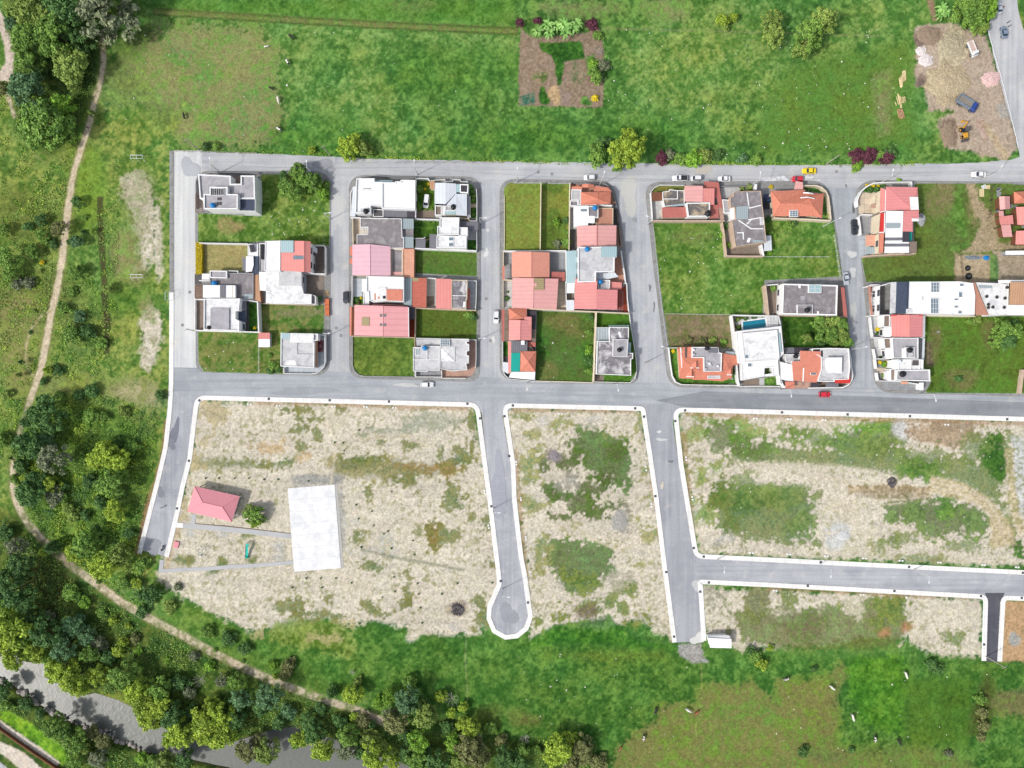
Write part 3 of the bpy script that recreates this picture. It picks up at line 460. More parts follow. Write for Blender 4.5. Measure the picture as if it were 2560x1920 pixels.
def asphalt(name,rgb,dark,pale,lane=None):
    if name in MATS:return MATS[name]
    m,N,Lk,B =newmat(name);tc =N.new('ShaderNodeTexCoord');out =None
    base =N.new('ShaderNodeMix');base.data_type ='RGBA';base.inputs['A'].default_value =(*alb(*rgb),1);base.inputs['B'].default_value =(*alb(*dark),1)
    n =N.new('ShaderNodeTexNoise');n.inputs['Scale'].default_value =.09;n.inputs['Detail'].default_value =8;n.inputs['Roughness'].default_value =.62;n.inputs['Distortion'].default_value =.5;Lk.new(tc.outputs['Object'],n.inputs['Vector'])
    r =N.new('ShaderNodeMapRange');r.inputs[1].default_value =.42;r.inputs[2].default_value =.66;Lk.new(n.outputs['Fac'],r.inputs[0]);Lk.new(r.outputs[0],base.inputs['Factor'])
    b2 =N.new('ShaderNodeMix');b2.data_type ='RGBA';b2.inputs['B'].default_value =(*alb(*pale),1);Lk.new(base.outputs['Result'],b2.inputs['A'])
    n2 =N.new('ShaderNodeTexNoise');n2.inputs['Scale'].default_value =.28;n2.inputs['Detail'].default_value =6;Lk.new(tc.outputs['Object'],n2.inputs['Vector'])
    r2 =N.new('ShaderNodeMapRange');r2.inputs[1].default_value =.58;r2.inputs[2].default_value =.72;r2.inputs[4].default_value =.7;Lk.new(n2.outputs['Fac'],r2.inputs[0]);Lk.new(r2.outputs[0],b2.inputs['Factor'])
    n3_ =N.new('ShaderNodeTexNoise');n3_.inputs['Scale'].default_value =2.2;n3_.inputs['Detail'].default_value =6;Lk.new(tc.outputs['Object'],n3_.inputs['Vector'])
    r3 =N.new('ShaderNodeMapRange');r3.inputs[1].default_value =.3;r3.inputs[2].default_value =.7;r3.inputs[3].default_value =.92;r3.inputs[4].default_value =1.08;Lk.new(n3_.outputs['Fac'],r3.inputs[0])
    v =N.new('ShaderNodeVectorMath');v.operation ='SCALE';Lk.new(b2.outputs['Result'],v.inputs[0]);Lk.new(r3.outputs[0],v.inputs['Scale'])
    if lane:
        mp =N.new('ShaderNodeMapping');mp.inputs['Scale'].default_value =(.03,.9,1) if lane == 'x' else (.9,.03,1);Lk.new(tc.outputs['Object'],mp.inputs['Vector']);n4 =N.new('ShaderNodeTexNoise');n4.inputs['Scale'].default_value =1.0;n4.inputs['Detail'].default_value =5;Lk.new(mp.outputs[0],n4.inputs['Vector'])
        r4 =N.new('ShaderNodeMapRange');r4.inputs[1].default_value =.3;r4.inputs[2].default_value =.7;r4.inputs[3].default_value =.86;r4.inputs[4].default_value =1.10;Lk.new(n4.outputs['Fac'],r4.inputs[0]);v5 =N.new('ShaderNodeVectorMath');v5.operation ='SCALE';Lk.new(v.outputs[0],v5.inputs[0]);Lk.new(r4.outputs[0],v5.inputs['Scale']);v =v5
    Lk.new(v.outputs[0],B.inputs['Base Color'])
    B.inputs['Roughness'].default_value =.9;B.inputs['Specular IOR Level'].default_value =.15;MATS[name]=m;return m
ASPH =dict(asphalt_old=((200,201,204),(180,183,189),(210,207,199)),asphalt_pale=((222,223,222),(212,214,217),(230,227,219)),asphalt_mid=((180,184,190),(164,169,176),(196,196,195)),asphalt_mid2=((196,198,202),(178,182,189),(208,206,202)),
  asphalt_new=((188,190,196),(164,167,176),(206,204,203)),asphalt_new2=((176,178,185),(160,163,171),(192,190,188)),asphalt_dark=((98,99,108),(88,89,99),(112,111,116)))
def jag(poly,amp,stp=1.5):
    out =[]
    for i in range(len(poly)):
        a =Vector(poly[i]);b =Vector(poly[(i+1) % len(poly)]);k =max(1,int((b-a).length/stp))
        for j in range(k):
            q =a.lerp(b,j/k);out.append((q.x+random.uniform(-amp,amp),q.y+random.uniform(-amp,amp)))
    return out
ZR ={'main_road':.028,'north_road':.020,'west_road':.024,'east_road':.016,'cross_street':.012,'cross_street.001':.012,'cross_street.002':.012,'cross_street.003':.012,'south_street':.032,'cul_de_sac':.032,'south_street.001':.032,'southeast_street':.036,'access_lane':.040}
for nm,(pl,mk) in ROADS.items():
    q =P2('P',pl)
    if nm in ('north_road','east_road'):q =jag(q,.16)
    mb =MB();mb.sheet(q,ZR[nm]);ln ='x' if nm in ('north_road','main_road','southeast_street') else 'y';tag(mb.build(nm,asphalt(mk+'_'+ln,*ASPH[mk],lane=ln)),kind='structure')
mb =MB();mb.sheet(P2('P',[(1640,1001),(1760,978),(2140,990),(2480,1003),(2760,1012),(2760,1049),(2560,1041),(1920,1024),(1716,1019)]),.034);tag(mb.build('main_road_new_surface',asphalt('asphalt_fresh',(154,157,163),(140,143,150),(168,169,170),'x')),kind='structure')
pav_old =mat('pavement_old',(160,160,160),var=.16,sc=.9,stain=(132,132,126),stsc=.5,sta=.7,tile=.5,mort=.75)
pav_new =mat('pavement_new',(253,252,250),var=.05,sc=1.2,stain=(232,227,220),stsc=.35,sta=.5,tile=.4,mort=.8)
kerb_m =mat('kerb_concrete',(150,150,148),var=.14,sc=1.5)
for b in BLOCKPOLY:
    q =ccw(P2('P',b));mb =MB();mb.prism(offset_poly(q,.16),-.1,.12);tag(mb.build('pavement',pav_old),kind='structure')
    mb =MB();mb.ring(q,offset_poly(q,.16),.135,.10);n =len(q)
    mb.add([(x,y,-.1) for x,y in q]+[(x,y,.135) for x,y in q],[(i,(i+1) % n,n+(i+1) % n,n+i) for i in range(n)]);tag(mb.build('kerb',kerb_m),kind='structure')
def ribbon(name,line,wid,side,m,z0=-.1,z1=.15):
    """raised pavement beside a kerb line; side +1 = to the left of its direction"""
    q =[Vector(p) for p in P2('P',line)];A =[];Bp =[]
    for i in range(len(q)):
        a =q[max(i-1,0)];c =q[min(i+1,len(q)-1)];d1 =(q[i]-a).normalized() if i else (c-q[i]).normalized();d2 =(c-q[i]).normalized() if i < len(q)-1 else d1
        t =(d1+d2).normalized();nn =Vector((-t.y,t.x))*side;A.append(q[i]);Bp.append(q[i]+nn*wid/max(.6,abs(nn.dot(Vector((-d1.y,d1.x))))))
    n =len(q);vs =[(p.x,p.y,z1) for p in A]+[(p.x,p.y,z1) for p in Bp]+[(p.x,p.y,z0) for p in A]+[(p.x,p.y,z0) for p in Bp];fs =[]
    for i in range(n-1):
        f =[(i,i+1,n+i+1,n+i),(2*n+i,2*n+i+1,i+1,i),(n+i,n+i+1,3*n+i+1,3*n+i)]
        if side < 0:f =[tuple(reversed(t)) for t in f]
        fs += f
    fs += [(0,n,3*n,2*n),(n-1,3*n-1,4*n-1,2*n-1)] if side > 0 else [(2*n,3*n,n,0),(2*n-1,4*n-1,3*n-1,n-1) if 0 else (n-1,2*n-1,4*n-1,3*n-1)]
    mb =MB();mb.add(vs,fs);return tag(mb.build(name,m),kind='structure')
KERB_A =fillet([(411,1390,0),(437,1284,0),(451,1215,0),(469,1145,0),(477,1076,0),(488,988,28),(640,992,0),(1198,1006.5,26),(1213,1122,0),(1230,1249,0),(1253,1440,0),(1254,1462,0),(1242,1490,0),(1229,1520,0),(1228,1545,0),(1240,1573,0),(1265,1587,0),(1290,1584,0),(1311,1567,0),(1320,1540,0),(1316,1512,0),(1306,1440,0),(1297,1394,0),(1280,1249,0),(1277,1163,0),(1254,1007.5,28),(1587,1015,0)]+[(1612,1016,30),(1630,1134,0),(1645,1235,0),(1668,1423,0),(1692,1605,0)],closed=False,n=6)
KERB_C =fillet([(2760,1448,0),(2560,1437,0),(1920,1405,0),(1736,1396,30),(1728,1351,0),(1697,1163,0),(1681,1018,30),(1920,1024,0),(2560,1042,0),(2760,1050,0)],closed=False)
KERB_D =fillet([(1754,1602,0),(1746,1478,0),(1743,1448,24),(1920,1456,0),(2470,1486,22),(2465,1652,0)],closed=False)
KERB_E =fillet([(2493,1653,0),(2502,1488,20),(2570,1491,0),(2760,1500,0)],closed=False)
ribbon('pavement_new',KERB_A,1.45,-1,pav_new);ribbon('pavement_new',KERB_C,1.45,-1,pav_new);ribbon('pavement_new',KERB_D,1.45,-1,pav_new);ribbon('pavement_new',KERB_E,1.45,-1,pav_new)
ribbon('pavement_new',[(354,1385),(376,1298),(402,1197),(420,1119),(431,1018),(434,960),(434.5,880),(435,730)],1.4,1,pav_new)
ribbon('pavement',[(435,729.5),(435,377)],1.35,1,pav_old,z1=.13)
M ={}
def mm(key,*a,**k):M[key]=mat(*a,**k)
mm('W','white_render',(252,252,252),var=.05,sc=.8);mm('CR','cream_render',(236,222,196),var=.07);mm('TAN','tan_render',(214,190,170),var=.12,stain=(186,160,140),sta=.5)
mm('GW','grey_render',(168,168,172),var=.1);mm('PK','pink_render',(222,170,160),var=.08);mm('BR','brick_wall',(176,120,92),var=.14,tile=3.0);mm('DKW','dark_render',(96,92,92),var=.12)
mm('RW','white_roof',(254,254,254),var=.04,sc=.7,stain=(222,224,228),stsc=.3,sta=.5);mm('RWX','white_ribbed_roof',(253,254,255),var=.03,rib='X',ribsc=1.3,ribd=.07);mm('RWY','white_ribbed_roof_across',(250,252,254),var=.03,rib='Y',ribsc=1.1,ribd=.07)
mm('RWS','stained_white_roof',(246,246,246),var=.07,stain=(204,204,208),stsc=.55,sta=.8);mm('RBL','pale_blue_metal_roof',(224,230,238),var=.05,rib='X',ribsc=.9,ribd=.08)
mm('RC','concrete_roof',(184,182,187),var=.12,sc=.8,stain=(158,156,162),stsc=.35,sta=.75);mm('RCL','pale_concrete_roof',(214,214,216),var=.1,sc=.8,stain=(176,176,182),stsc=.4,sta=.75)
mm('RCD','dark_concrete_roof',(140,134,138),var=.16,sc=.9,stain=(182,178,178),stsc=.45,sta=.6);mm('RCS','mottled_concrete_roof',(132,128,134),var=.28,sc=1.0,stain=(222,220,222),stsc=.34,sta=1.0);mm('RCT','sandy_concrete_roof',(112,108,108),var=.15,stain=(204,184,156),stsc=.22,sta=.9)
mm('RRX','red_metal_roof',(238,154,148),var=.06,sc=.5,rib='X',ribsc=1.0,ribd=.10,rough=.6);mm('RRY','red_metal_roof_across',(239,160,156),var=.06,sc=.5,rib='Y',ribsc=1.0,ribd=.10,rough=.6)
mm('RR2','rose_metal_roof',(232,150,150),var=.06,rib='Y',ribsc=1.1,ribd=.09,rough=.6);mm('RP','pink_metal_roof',(236,190,203),var=.05,rib='Y',ribsc=.7,ribd=.07,rough=.6);mm('RRS','salmon_metal_roof',(236,176,172),var=.06,rib='Y',ribsc=.8,ribd=.09,rough=.6)
mm('RO','orange_tile_roof',(224,142,118),var=.12,sc=1.2,rib='Y',ribsc=2.2,ribd=.16);mm('ROX','orange_tile_roof_across',(226,144,122),var=.12,sc=1.2,rib='X',ribsc=2.2,ribd=.16);mm('ROP','peach_tile_roof',(238,164,144),var=.08,sc=1.2,rib='Y',ribsc=2.2,ribd=.12);mm('RRP','broad_pink_red_roof',(242,178,180),var=.05,sc=.5,rib='Y',ribsc=.55,ribd=.08,rough=.6);mm('RRP2','broad_pink_red_roof_shaded',(241,172,175),var=.05,sc=.5,rib='Y',ribsc=.55,ribd=.10,rough=.6);mm('RB','brick_red_tile_roof',(204,116,100),var=.14,sc=1.2,rib='Y',ribsc=2.0,ribd=.2);mm('RTN','tan_corrugated_roof',(204,160,128),var=.1,rib='X',ribsc=1.4,ribd=.25)  # second broad pink-red roof: east slope's shade mixed into its colour
mm('RRB','dull_red_roof',(196,118,110),var=.1,rib='X',ribsc=1.4,ribd=.14);mm('FTC','terracotta_floor',(206,150,128),var=.1,tile=2.2);mm('FOR','orange_floor',(236,176,150),var=.08,tile=1.5);mm('FRB','red_brick_floor',(178,84,62),var=.1,tile=2.4)
mm('FG','grey_paving',(162,164,168),var=.1,sc=1.2,stain=(140,142,146),sta=.5,tile=.8);mm('FGL','pale_paving',(206,206,206),var=.07,tile=.7);mm('FGD','dark_paving',(104,102,104),var=.12,tile=1.2);mm('FCR','cream_paving',(222,206,184),var=.08,tile=.5);mm('FBR','brown_paving',(146,130,118),var=.12,tile=1.5);mm('FPB','pale_blue_paving',(198,206,214),var=.05,tile=.6);mm('FPK','pink_brick_paving',(198,160,144),var=.14,tile=2.0)
mm('SL','slate_roof',(76,86,106),var=.12,sc=1.5,tile=1.6,rough=.5);mm('RG','grey_metal_roof',(126,126,134),var=.08,rib='X',ribsc=1.6,ribd=.2,rough=.6);mm('RD','dark_metal_roof',(76,72,80),var=.08,rib='X',ribsc=1.2,ribd=.3,rough=.5);mm('GRY','grey_steel',(130,132,136),var=.06);mm('DK','void_shade',(46,46,52),var=.1);mm('BRN','brown_timber',(128,84,62),var=.15)  # DK: flat dark colour painted for the shade inside openings
mm('TAR','blue_plastic',(36,138,208),var=.05,rough=.4);mm('BLK','black_plastic',(40,42,46),var=.05,rough=.45);mm('TEAL','teal_canopy',(30,172,158),var=.05,rib='X',ribsc=1.2,ribd=.05,rough=.5);mm('SAND','sand',(196,172,138),var=.12,sc=2);mm('ERT','bare_earth',(140,128,118),var=.16,sc=1.5,stain=(164,150,136));mm('YEL','yellow_paint',(224,190,40),var=.05);mm('RED','red_paint',(214,64,60),var=.05)
def glassy(name,rgb,rough=.12,rib=None):
    m,N,Lk,B =newmat(name);tc =N.new('ShaderNodeTexCoord');w =N.new('ShaderNodeTexWave');w.bands_direction =rib or 'X';w.inputs['Scale'].default_value =.5;Lk.new(tc.outputs['Object'],w.inputs['Vector'])
    r =N.new('ShaderNodeMapRange');r.inputs[3].default_value =.82;r.inputs[4].default_value =1.05;Lk.new(w.outputs['Fac'],r.inputs[0]);v =N.new('ShaderNodeVectorMath');v.operation ='SCALE';v.inputs[0].default_value =alb(*rgb);Lk.new(r.outputs[0],v.inputs['Scale']);Lk.new(v.outputs[0],B.inputs['Base Color'])
    B.inputs['Roughness'].default_value =rough;B.inputs['Specular IOR Level'].default_value =.6;return m
M['TR']=glassy('translucent_panel',(178,206,212),.35);M['GL']=glassy('window_glass',(58,66,78));M['SKY']=glassy('skylight_glass',(128,146,160),.2);M['TRG']=glassy('grey_translucent_panel',(172,186,190),.35);M['POOL']=glassy('pool_water',(34,140,168),.08);M['TRT']=glassy('straw_translucent_panel',(176,160,118),.4,'Y')
JZ =[0]
def jz():JZ[0]=(JZ[0]+1) % 11;return JZ[0]*.005
HL =[None]
HKS =(('grey concrete house with white ribbed',.75),('white house with raised square grey',.8),('unfinished white house',.7),('grey concrete house with white parapets',.58),('large bright white double',.64),('house with pale grey-blue pitched',.7),('white marbled concrete house',.8),('house with broad pink gabled',.72),('white house with a small square',.72),('courtyard house with brick-red',.66),('house with large pale red',.7),('pale grey concrete house with flat',.6),('concrete corner house with low',.6),('house with white metal roof',.72),('house with wide salmon',.74),('house with broad rose',.78),('house with stepped salmon',.8),('house with orange hipped',.8),('corner house with teal',.85),('house with mottled',.64),('house with two salmon',.72),('house with dark damaged',.85),('large terracotta',.85),('dark grey flat-roofed',.72),('modern all-white',.8),('house with stepped orange',.76),('pale concrete corner house',.76),('orange tiled house',.78),('long white modern',.88),('house with red gabled roof',.8),('house with grey flat roof',.75),('south garden house',.75))
class House:
    def z(s,z):return z*(1-(1-s.hk)*min(1,max(0,(z-1.5)/3)))
    def __init__(s,fr,x,y,label,name='house',cat='house',group=None,hk=1.0):
        s.hk =next((v for k,v in HKS if label.startswith(k)),hk);HL[0]=s;s.fr =fr;p =wp(fr,x,y,0);s.o =empty(name,(p.x,p.y,0),label,cat,group)
    def P(s,pts,z,fr=None):return ccw([w2(fr or s.fr,x,y,z) for x,y in pts])
    def flat(s,pts,h,wall='W',roof='RC',par=True,ph=.4,pt=.22,z0=0.,win=False,fr=None,door=False):
        h =s.z(h)+jz();z0 =s.z(z0) if z0 else 0.
        if par:
            q =s.P(pts,h+ph,fr);inn =offset_poly(q,pt)
            mb =MB();mb.prism(q,z0,h+ph,top=False);w =mb.build('wall',M[wall],s.o)
            mb =MB();mb.sheet(offset_poly(q,pt*.5),h);mb.build('roof',M[roof],s.o)
            mb =MB();mb.ring(q,inn,h+ph,h-.05);mb.build('parapet',M[wall if par is True else par],s.o)
        else:
            q =s.P(pts,h,fr);mb =MB();mb.prism(offset_poly(q,.18),z0,h-.13,top=False);w =mb.build('wall',M[wall],s.o)
            mb =MB();mb.prism(q,h-.14,h,bottom=True);mb.build('roof',M[roof],s.o);q =offset_poly(q,.18)
        if win:s.windows(q,z0,h)
        return s
    def windows(s,q,z0,h,every=3.4):
        n =len(q)
        for i in range(n):
            a =Vector(q[i]);b =Vector(q[(i+1) % n]);d =b-a;L =d.length
            if L < 2.6:continue
            d =d/L;nn =Vector((d.y,-d.x));m =(a+b)/2
            if nn.dot(-m.normalized()) < .3:continue
            k =max(1,int(L/every));st_ =max(1,int(round((h-z0)/3.0)))
            for fl in range(st_):
                for j in range(k):
                    c =a+d*(L*(j+.5)/k);zc =z0+1.55+fl*2.9;ww =min(1.7,L/k*.6);an =math.atan2(d.y,d.x)
                    if zc+.7 > h:continue
                    mb =MB();mb.box((c.x+nn.x*.02,c.y+nn.y*.02,zc),(ww,.1,1.25),an);f =mb.build('window',M['GL'],s.o)
                    mb =MB();e =nn*.05
                    for dx,dz,sx,sz in ((0,.66,ww+.16,.09),(0,-.66,ww+.16,.09),(-ww/2-.04,0,.09,1.24),(ww/2+.04,0,.09,1.24),(0,0,.06,1.24)):mb.box((c.x+e.x+d.x*dx,c.y+e.y+d.y*dx,zc+dz),(sx,.1,sz),an)
                    g =mb.build('frame',M['GRY'],s.o);g.parent =f
        return s
    def slab(s,pts,mt,name='roof',th=.1,fr=None):
        """pts (x, y, z): a thin sheet with its own height at each corner"""
        v =[wp(fr or s.fr,x,y,s.z(z)+jz()*.4) for x,y,z in pts]
        if area2(v) < 0:v =v[::-1]
        n =len(v);mb =MB();top =[orient(v,t,0) for t in tess(v)]
        mb.add(list(v)+[p-Vector((0,0,th)) for p in v],top+[tuple(i+n for i in reversed(t)) for t in top]+[(n+i,n+(i+1) % n,(i+1) % n,i) for i in range(n)])
        mb.build(name,M[mt],s.o);return s
    def body(s,pts,h,wall='W',ins=.3,z0=0.,win=False,fr=None,gable=None):
        h =s.z(h);q =offset_poly(s.P(pts,h,fr),ins);mb =MB();mb.prism(q,z0,h-.12,top=False);mb.build('wall',M[wall],s.o)
        if win:s.windows(q,z0,h)
        return s
    def gable(s,quad,ra,rb,he,hr,roof='RRY',wall='W',fr=None,win=False,roof2=None):
        """quad p0 p1 p2 p3 of the eaves; ridge from ra (between p0, p1) to rb (between p3, p2)"""
        s.body(quad,he,wall,win=win,fr=fr);f =fr or s.fr;hr += jz()
        p0,p1,p2,p3 =quad
        s.slab([(*p0,he),(*ra,hr),(*rb,hr),(*p3,he)],roof,fr=fr);s.slab([(*ra,hr),(*p1,he),(*p2,he),(*rb,hr)],roof2 or roof,fr=fr)
        for a,r,b in ((p0,ra,p1),(p3,rb,p2)):
            A,R2,B2 =wp(f,*a,s.z(he)-.14),wp(f,*r,s.z(hr)-.2),wp(f,*b,s.z(he)-.14);c =(wp(f,*p0,he)+wp(f,*p2,he))/2;mb =MB()
            dd =(c-(A+B2)/2);dd.z =0;dd =dd.normalized()*.3;mb.add([A+dd,R2+dd,B2+dd],[(0,1,2)]);mb.build('gable_wall',M[wall],s.o)
        mb =MB();A,B2 =wp(f,*ra,s.z(hr)+.05),wp(f,*rb,s.z(hr)+.05);mb.tube(A,B2,.11,n=6);mb.build('ridge_cap',M[roof],s.o);return s
    def hip(s,vs,fs,roof='RO',wall='W',ev=None,fr=None,win=False):
        """vs (x, y, z) and faces by index; ev = eave outline indices"""
        f =fr or s.fr;v =[wp(f,q[0],q[1],s.z(q[2])) for q in vs];F =[]
        for a in fs:
            pl =[v[i] for i in a];F.append(tuple(a) if area2(pl) > 0 else tuple(reversed(a)))
        mb =MB();mb.add(v,F)
        if ev:
            q =[v[i] for i in ev];
            if area2(q) < 0:q =q[::-1]
            n =len(q);mb.add(list(q)+[p-Vector((0,0,.2)) for p in q],[(n+i,n+(i+1) % n,(i+1) % n,i) for i in range(n)])
            w =offset_poly(q,.45);m2 =MB();m2.prism(w,0,min(p.z for p in q)+.02,top=False);m2.build('wall',M[wall],s.o)
            if win:s.windows(w,0,min(p.z for p in q))
        mb.build('roof',M[roof],s.o)
        E ={}
        for a in F:
            for i in range(len(a)):E.setdefault(frozenset((a[i],a[(i+1) % len(a)])),[]).append(a)
        mb =MB()
        for e,fs_ in E.items():
            if len(fs_) == 2:
                i,j =tuple(e);c =(v[i]+v[j])/2;o_ =[sum((v[k] for k in f_),Vector())/len(f_) for f_ in fs_]
                if c.z > (o_[0].z+o_[1].z)/2+.02:mb.tube(v[i]+Vector((0,0,.03)),v[j]+Vector((0,0,.03)),.09,n=5)
        if mb.v:mb.build('ridge_cap',M[roof],s.o)
        return s
    def lip(s,x0,y0,x1,y1,z,mt='SKY',name='skylight',hgt=.22,fr=None,bars=0):
        z =s.z(z);q =s.P([(x0,y0),(x1,y0),(x1,y1),(x0,y1)],z+hgt,fr);mb =MB();mb.ring(q,offset_poly(q,.12),z+hgt,z+hgt-.1);n =4
        mb.add([(x,y,z-.1) for x,y in q]+[(x,y,z+hgt) for x,y in q],[(i,(i+1) % n,n+(i+1) % n,n+i) for i in range(n)])
        a,b,c,d =[Vector(p) for p in q]
        for i in range(1,bars+1):
            t =i/(bars+1);p,r =a.lerp(b,t),d.lerp(c,t);mb.tube((p.x,p.y,z+hgt),(r.x,r.y,z+hgt),.05,n=4);p,r =a.lerp(d,t),b.lerp(c,t);mb.tube((p.x,p.y,z+hgt),(r.x,r.y,z+hgt),.05,n=4)
        o =mb.build(name,M['W'],s.o);mb =MB();mb.sheet(offset_poly(q,.1),z+hgt-.05);g =mb.build('pane',M[mt],s.o);g.parent =o;return s
    def bars(s,x0,y0,x1,y1,z,n,mt='BRN',name='pergola',along='x',fr=None,th=.14):
        z =s.z(z);a,b,c,d =[wp(fr or s.fr,x,y,z) for x,y in ((x0,y0),(x1,y0),(x1,y1),(x0,y1))];mb =MB()
        if along == 'x':a,b,c,d =a,d,c,b
        for i in range(n+1):
            t =i/n;p,r =a.lerp(b,t),d.lerp(c,t);mb.tube(p,r,th/2,n=4)
        mb.tube(a,b,th*.6,n=4);mb.tube(d,c,th*.6,n=4)
        for p in (a,b,c,d):mb.tube((p.x,p.y,0),(p.x,p.y,p.z-.06),.07,n=6)
        mb.build(name,M[mt],s.o);return s
    def inner(s,pts,z,mt,name='terrace',fr=None):
        z =s.z(z);mb =MB();mb.sheet(s.P(pts,z+jz(),fr),z+jz()+.01);mb.build(name,M[mt],s.o);return s
    def upstand(s,pts,z,h=.35,t=.18,mt='W',fr=None):
        """low wall lines standing on a roof"""
        z =s.z(z);v =[wp(fr or s.fr,x,y,z+h) for x,y in pts];mb =MB()
        for a,b in zip(v,v[1:]):
            c =(a+b)/2;d =b-a;mb.box((c.x,c.y,z+h/2-.05),(d.length+t*.9,t,h+.1+jz()*.5),math.atan2(d.y,d.x))
        mb.build('parapet',M[mt],s.o);return s
PV =[0]
def paving(fr,pts,mt,name='yard_paving'):
    PV[0] += 1;q =P2(fr,pts);mb =MB();mb.prism(q,-.05,.14+.005*(PV[0] % 9));return tag(mb.build(name,M[mt]),kind='structure')
def bwall(fr,pts,label,h=2.3,t=.2,mt='W',name='boundary_wall',cap=None,smooth=0):
    v =[w2(fr,x,y,h) for x,y in pts];L =[];R =[]
    for i in range(len(v)):
        a,b,c =Vector(v[max(i-1,0)]),Vector(v[i]),Vector(v[min(i+1,len(v)-1)])
        d1 =(b-a).normalized() if i else (c-b).normalized();d2 =(c-b).normalized() if i < len(v)-1 else d1;tt =(d1+d2).normalized();nn =Vector((-tt.y,tt.x));k =t/2/max(.5,nn.dot(Vector((-d1.y,d1.x))))
        L.append(tuple(b+nn*k));R.append(tuple(b-nn*k))
    c0 =wp(fr,*pts[0],0);mb =MB();n =len(v);q =L+R[::-1];z1 =h+jz()
    vs =[(x,y,0) for x,y in q]+[(x,y,z1) for x,y in q];m =2*n;fs =[((i+1) % m,i,m+i,m+(i+1) % m) for i in range(m)]
    fs += [(m+i,m+2*n-1-i,m+2*n-2-i,m+i+1) for i in range(n-1)]
    fs =[tuple(reversed(f)) if (i < m and area2(q) > 0) else f for i,f in enumerate(fs)]
    mb.add(vs,fs);o =mb.build(name,M[mt]);bm =bmesh.new();bm.from_mesh(o.data);bmesh.ops.recalc_face_normals(bm,faces=bm.faces);bm.to_mesh(o.data);bm.free()
    return tag(o,label,'wall')
def tank(fr,x,y,z,label,mt='TAR',r=.75,h=1.3):
    z =HL[0].z(z);p =wp(fr,x,y,z+h*.8);t =empty('water_tank',(p.x,p.y,z),label,'water tank','water tanks on the roofs')
    mb =MB();mb.lathe((p.x,p.y,z),[(r*.86,0),(r,.1),(r,h*.72),(r*.8,h*.9),(r*.42,h)],18);mb.build('tank_body',M[mt],t,True)
    mb =MB();mb.lathe((p.x,p.y,z+h),[(r*.44,-.02),(r*.46,.06),(r*.3,.12)],14);mb.build('lid',M[mt],t,True);return t
h =House('A',560,480,'white two-storey house with stepped flat roof and black tiled lean-to at the northwest corner')
h.flat([(145,205),(620,228),(620,345),(765,345),(765,225),(967,225),(975,560),(745,565),(745,705),(235,705),(215,565),(170,565)],6.0,'W','RC',ph=.5,pt=.35)
h.flat([(228,495),(315,495),(315,390),(575,390),(575,495),(722,495),(722,712),(228,712)],7.2,'W','RC',z0=5.9,ph=.4,pt=.3);h.inner([(338,412),(522,412),(522,512),(338,512)],7.25,'DK','light_well');h.bars(338,412,522,512,7.35,7,'W','skylight_bars','y',th=.12)  # dark sheet under the bars paints the shade below them
h.flat([(740,562),(980,566),(980,745),(740,742)],5.6,'W','SL',ph=.15,pt=.12);h.inner([(425,545),(488,545),(488,585),(425,585)],7.3,'DKW','solar_panel');h.inner([(425,610),(488,610),(488,655),(425,655)],7.3,'DKW','solar_panel')
h.bars(112,495,212,750,2.8,9,'BRN');h.inner([(620,240),(765,240),(765,345),(620,345)],2.6,'FBR','porch_roof')
tank('A',352,655,7.2,'blue water tank on the flat roof of the northwest corner house')
bwall('A',[(108,700),(110,300),(180,215),(330,180),(600,180),(1030,190)],'grey low front wall curving round the northwest corner house',1.6,.2,'GW')
bwall('A',[(160,1206),(520,1214),(870,1220)],'white wall between the empty north lot and the dry lawn with yellow hedge');bwall('A',[(870,1220),(872,1400)],'short thin white wall beside the dry lawn and leaning grey sheets',2.2,.15)
h =House('A',960,1480,'white garden store with curved white roof and leaning dark panels beside the dry lawn','garden_store','shed')
h.flat([(880,1220),(1020,1220),(1020,1400),(880,1400)],2.6,'W','RW',par=False);h.slab([(888,1235,3.6),(960,1225,3.4),(985,1335,2.9),(910,1345,3.1)],'RD','dark_panel');h.flat([(845,1400),(950,1400),(955,1530),(930,1620),(840,1635)],3.2,'W','RWY',par=False);h.slab([(955,1400,2.7),(1025,1400,2.7),(1025,1655,2.9),(930,1690,2.9)],'SL');h.slab([(790,1400,2.3),(845,1440,2.6),(840,1620,2.6),(795,1600,2.3)],'RG')
h =House('A',1450,1400,'white house with half salmon, half white metal roof in the westernmost block')
h.flat([(1122,1180),(1345,1172),(1342,1620),(1112,1612)],6.2,'W','RW',ph=.2);h.gable([(1345,1172),(1785,1185),(1785,1638),(1340,1608)],(1690,1178),(1690,1630),6.2,7.0,'RRX','W',win=True)
h.slab([(1350,1172,6.75),(1535,1172,6.95),(1535,1345,6.95),(1350,1345,6.75)],'TR','translucent_roof');h.slab([(1530,1392,7.0),(1692,1392,7.1),(1692,1445,7.1),(1530,1445,7.0)],'SKY','skylight');h.inner([(1062,1230),(1118,1230),(1118,1440),(1062,1440)],2.4,'DK','courtyard_shade');h.flat([(1060,1450),(1112,1450),(1112,1615),(1060,1615)],2.6,'GW','RC',par=False)  # DK sheet paints the shade of the narrow open courtyard
h.slab([(1815,1235,3.2),(1880,1290,3.2),(1880,1360,3.2),(1815,1330,3.2)],'W','canopy');h.bars(1880,1530,1980,1640,2.6,4,'DKW','carport_beams')
paving('A',[(1790,1250),(1985,1250),(1985,1655),(1790,1655)],'FBR');bwall('A',[(1030,1215),(1125,1212)],'short white wall beside the green court in the first block');bwall('A',[(1840,1240),(1975,1242),(1995,1275),(1995,1655),(1850,1655)],'white front wall round the brown paved forecourt of the half salmon house',2.2)
bwall('A',[(1040,1215),(1038,1650)],'long white side wall west of the half salmon house',2.4)
h =House('B',560,330,'grey concrete house with white ribbed roof block and timber pergola on the west street')
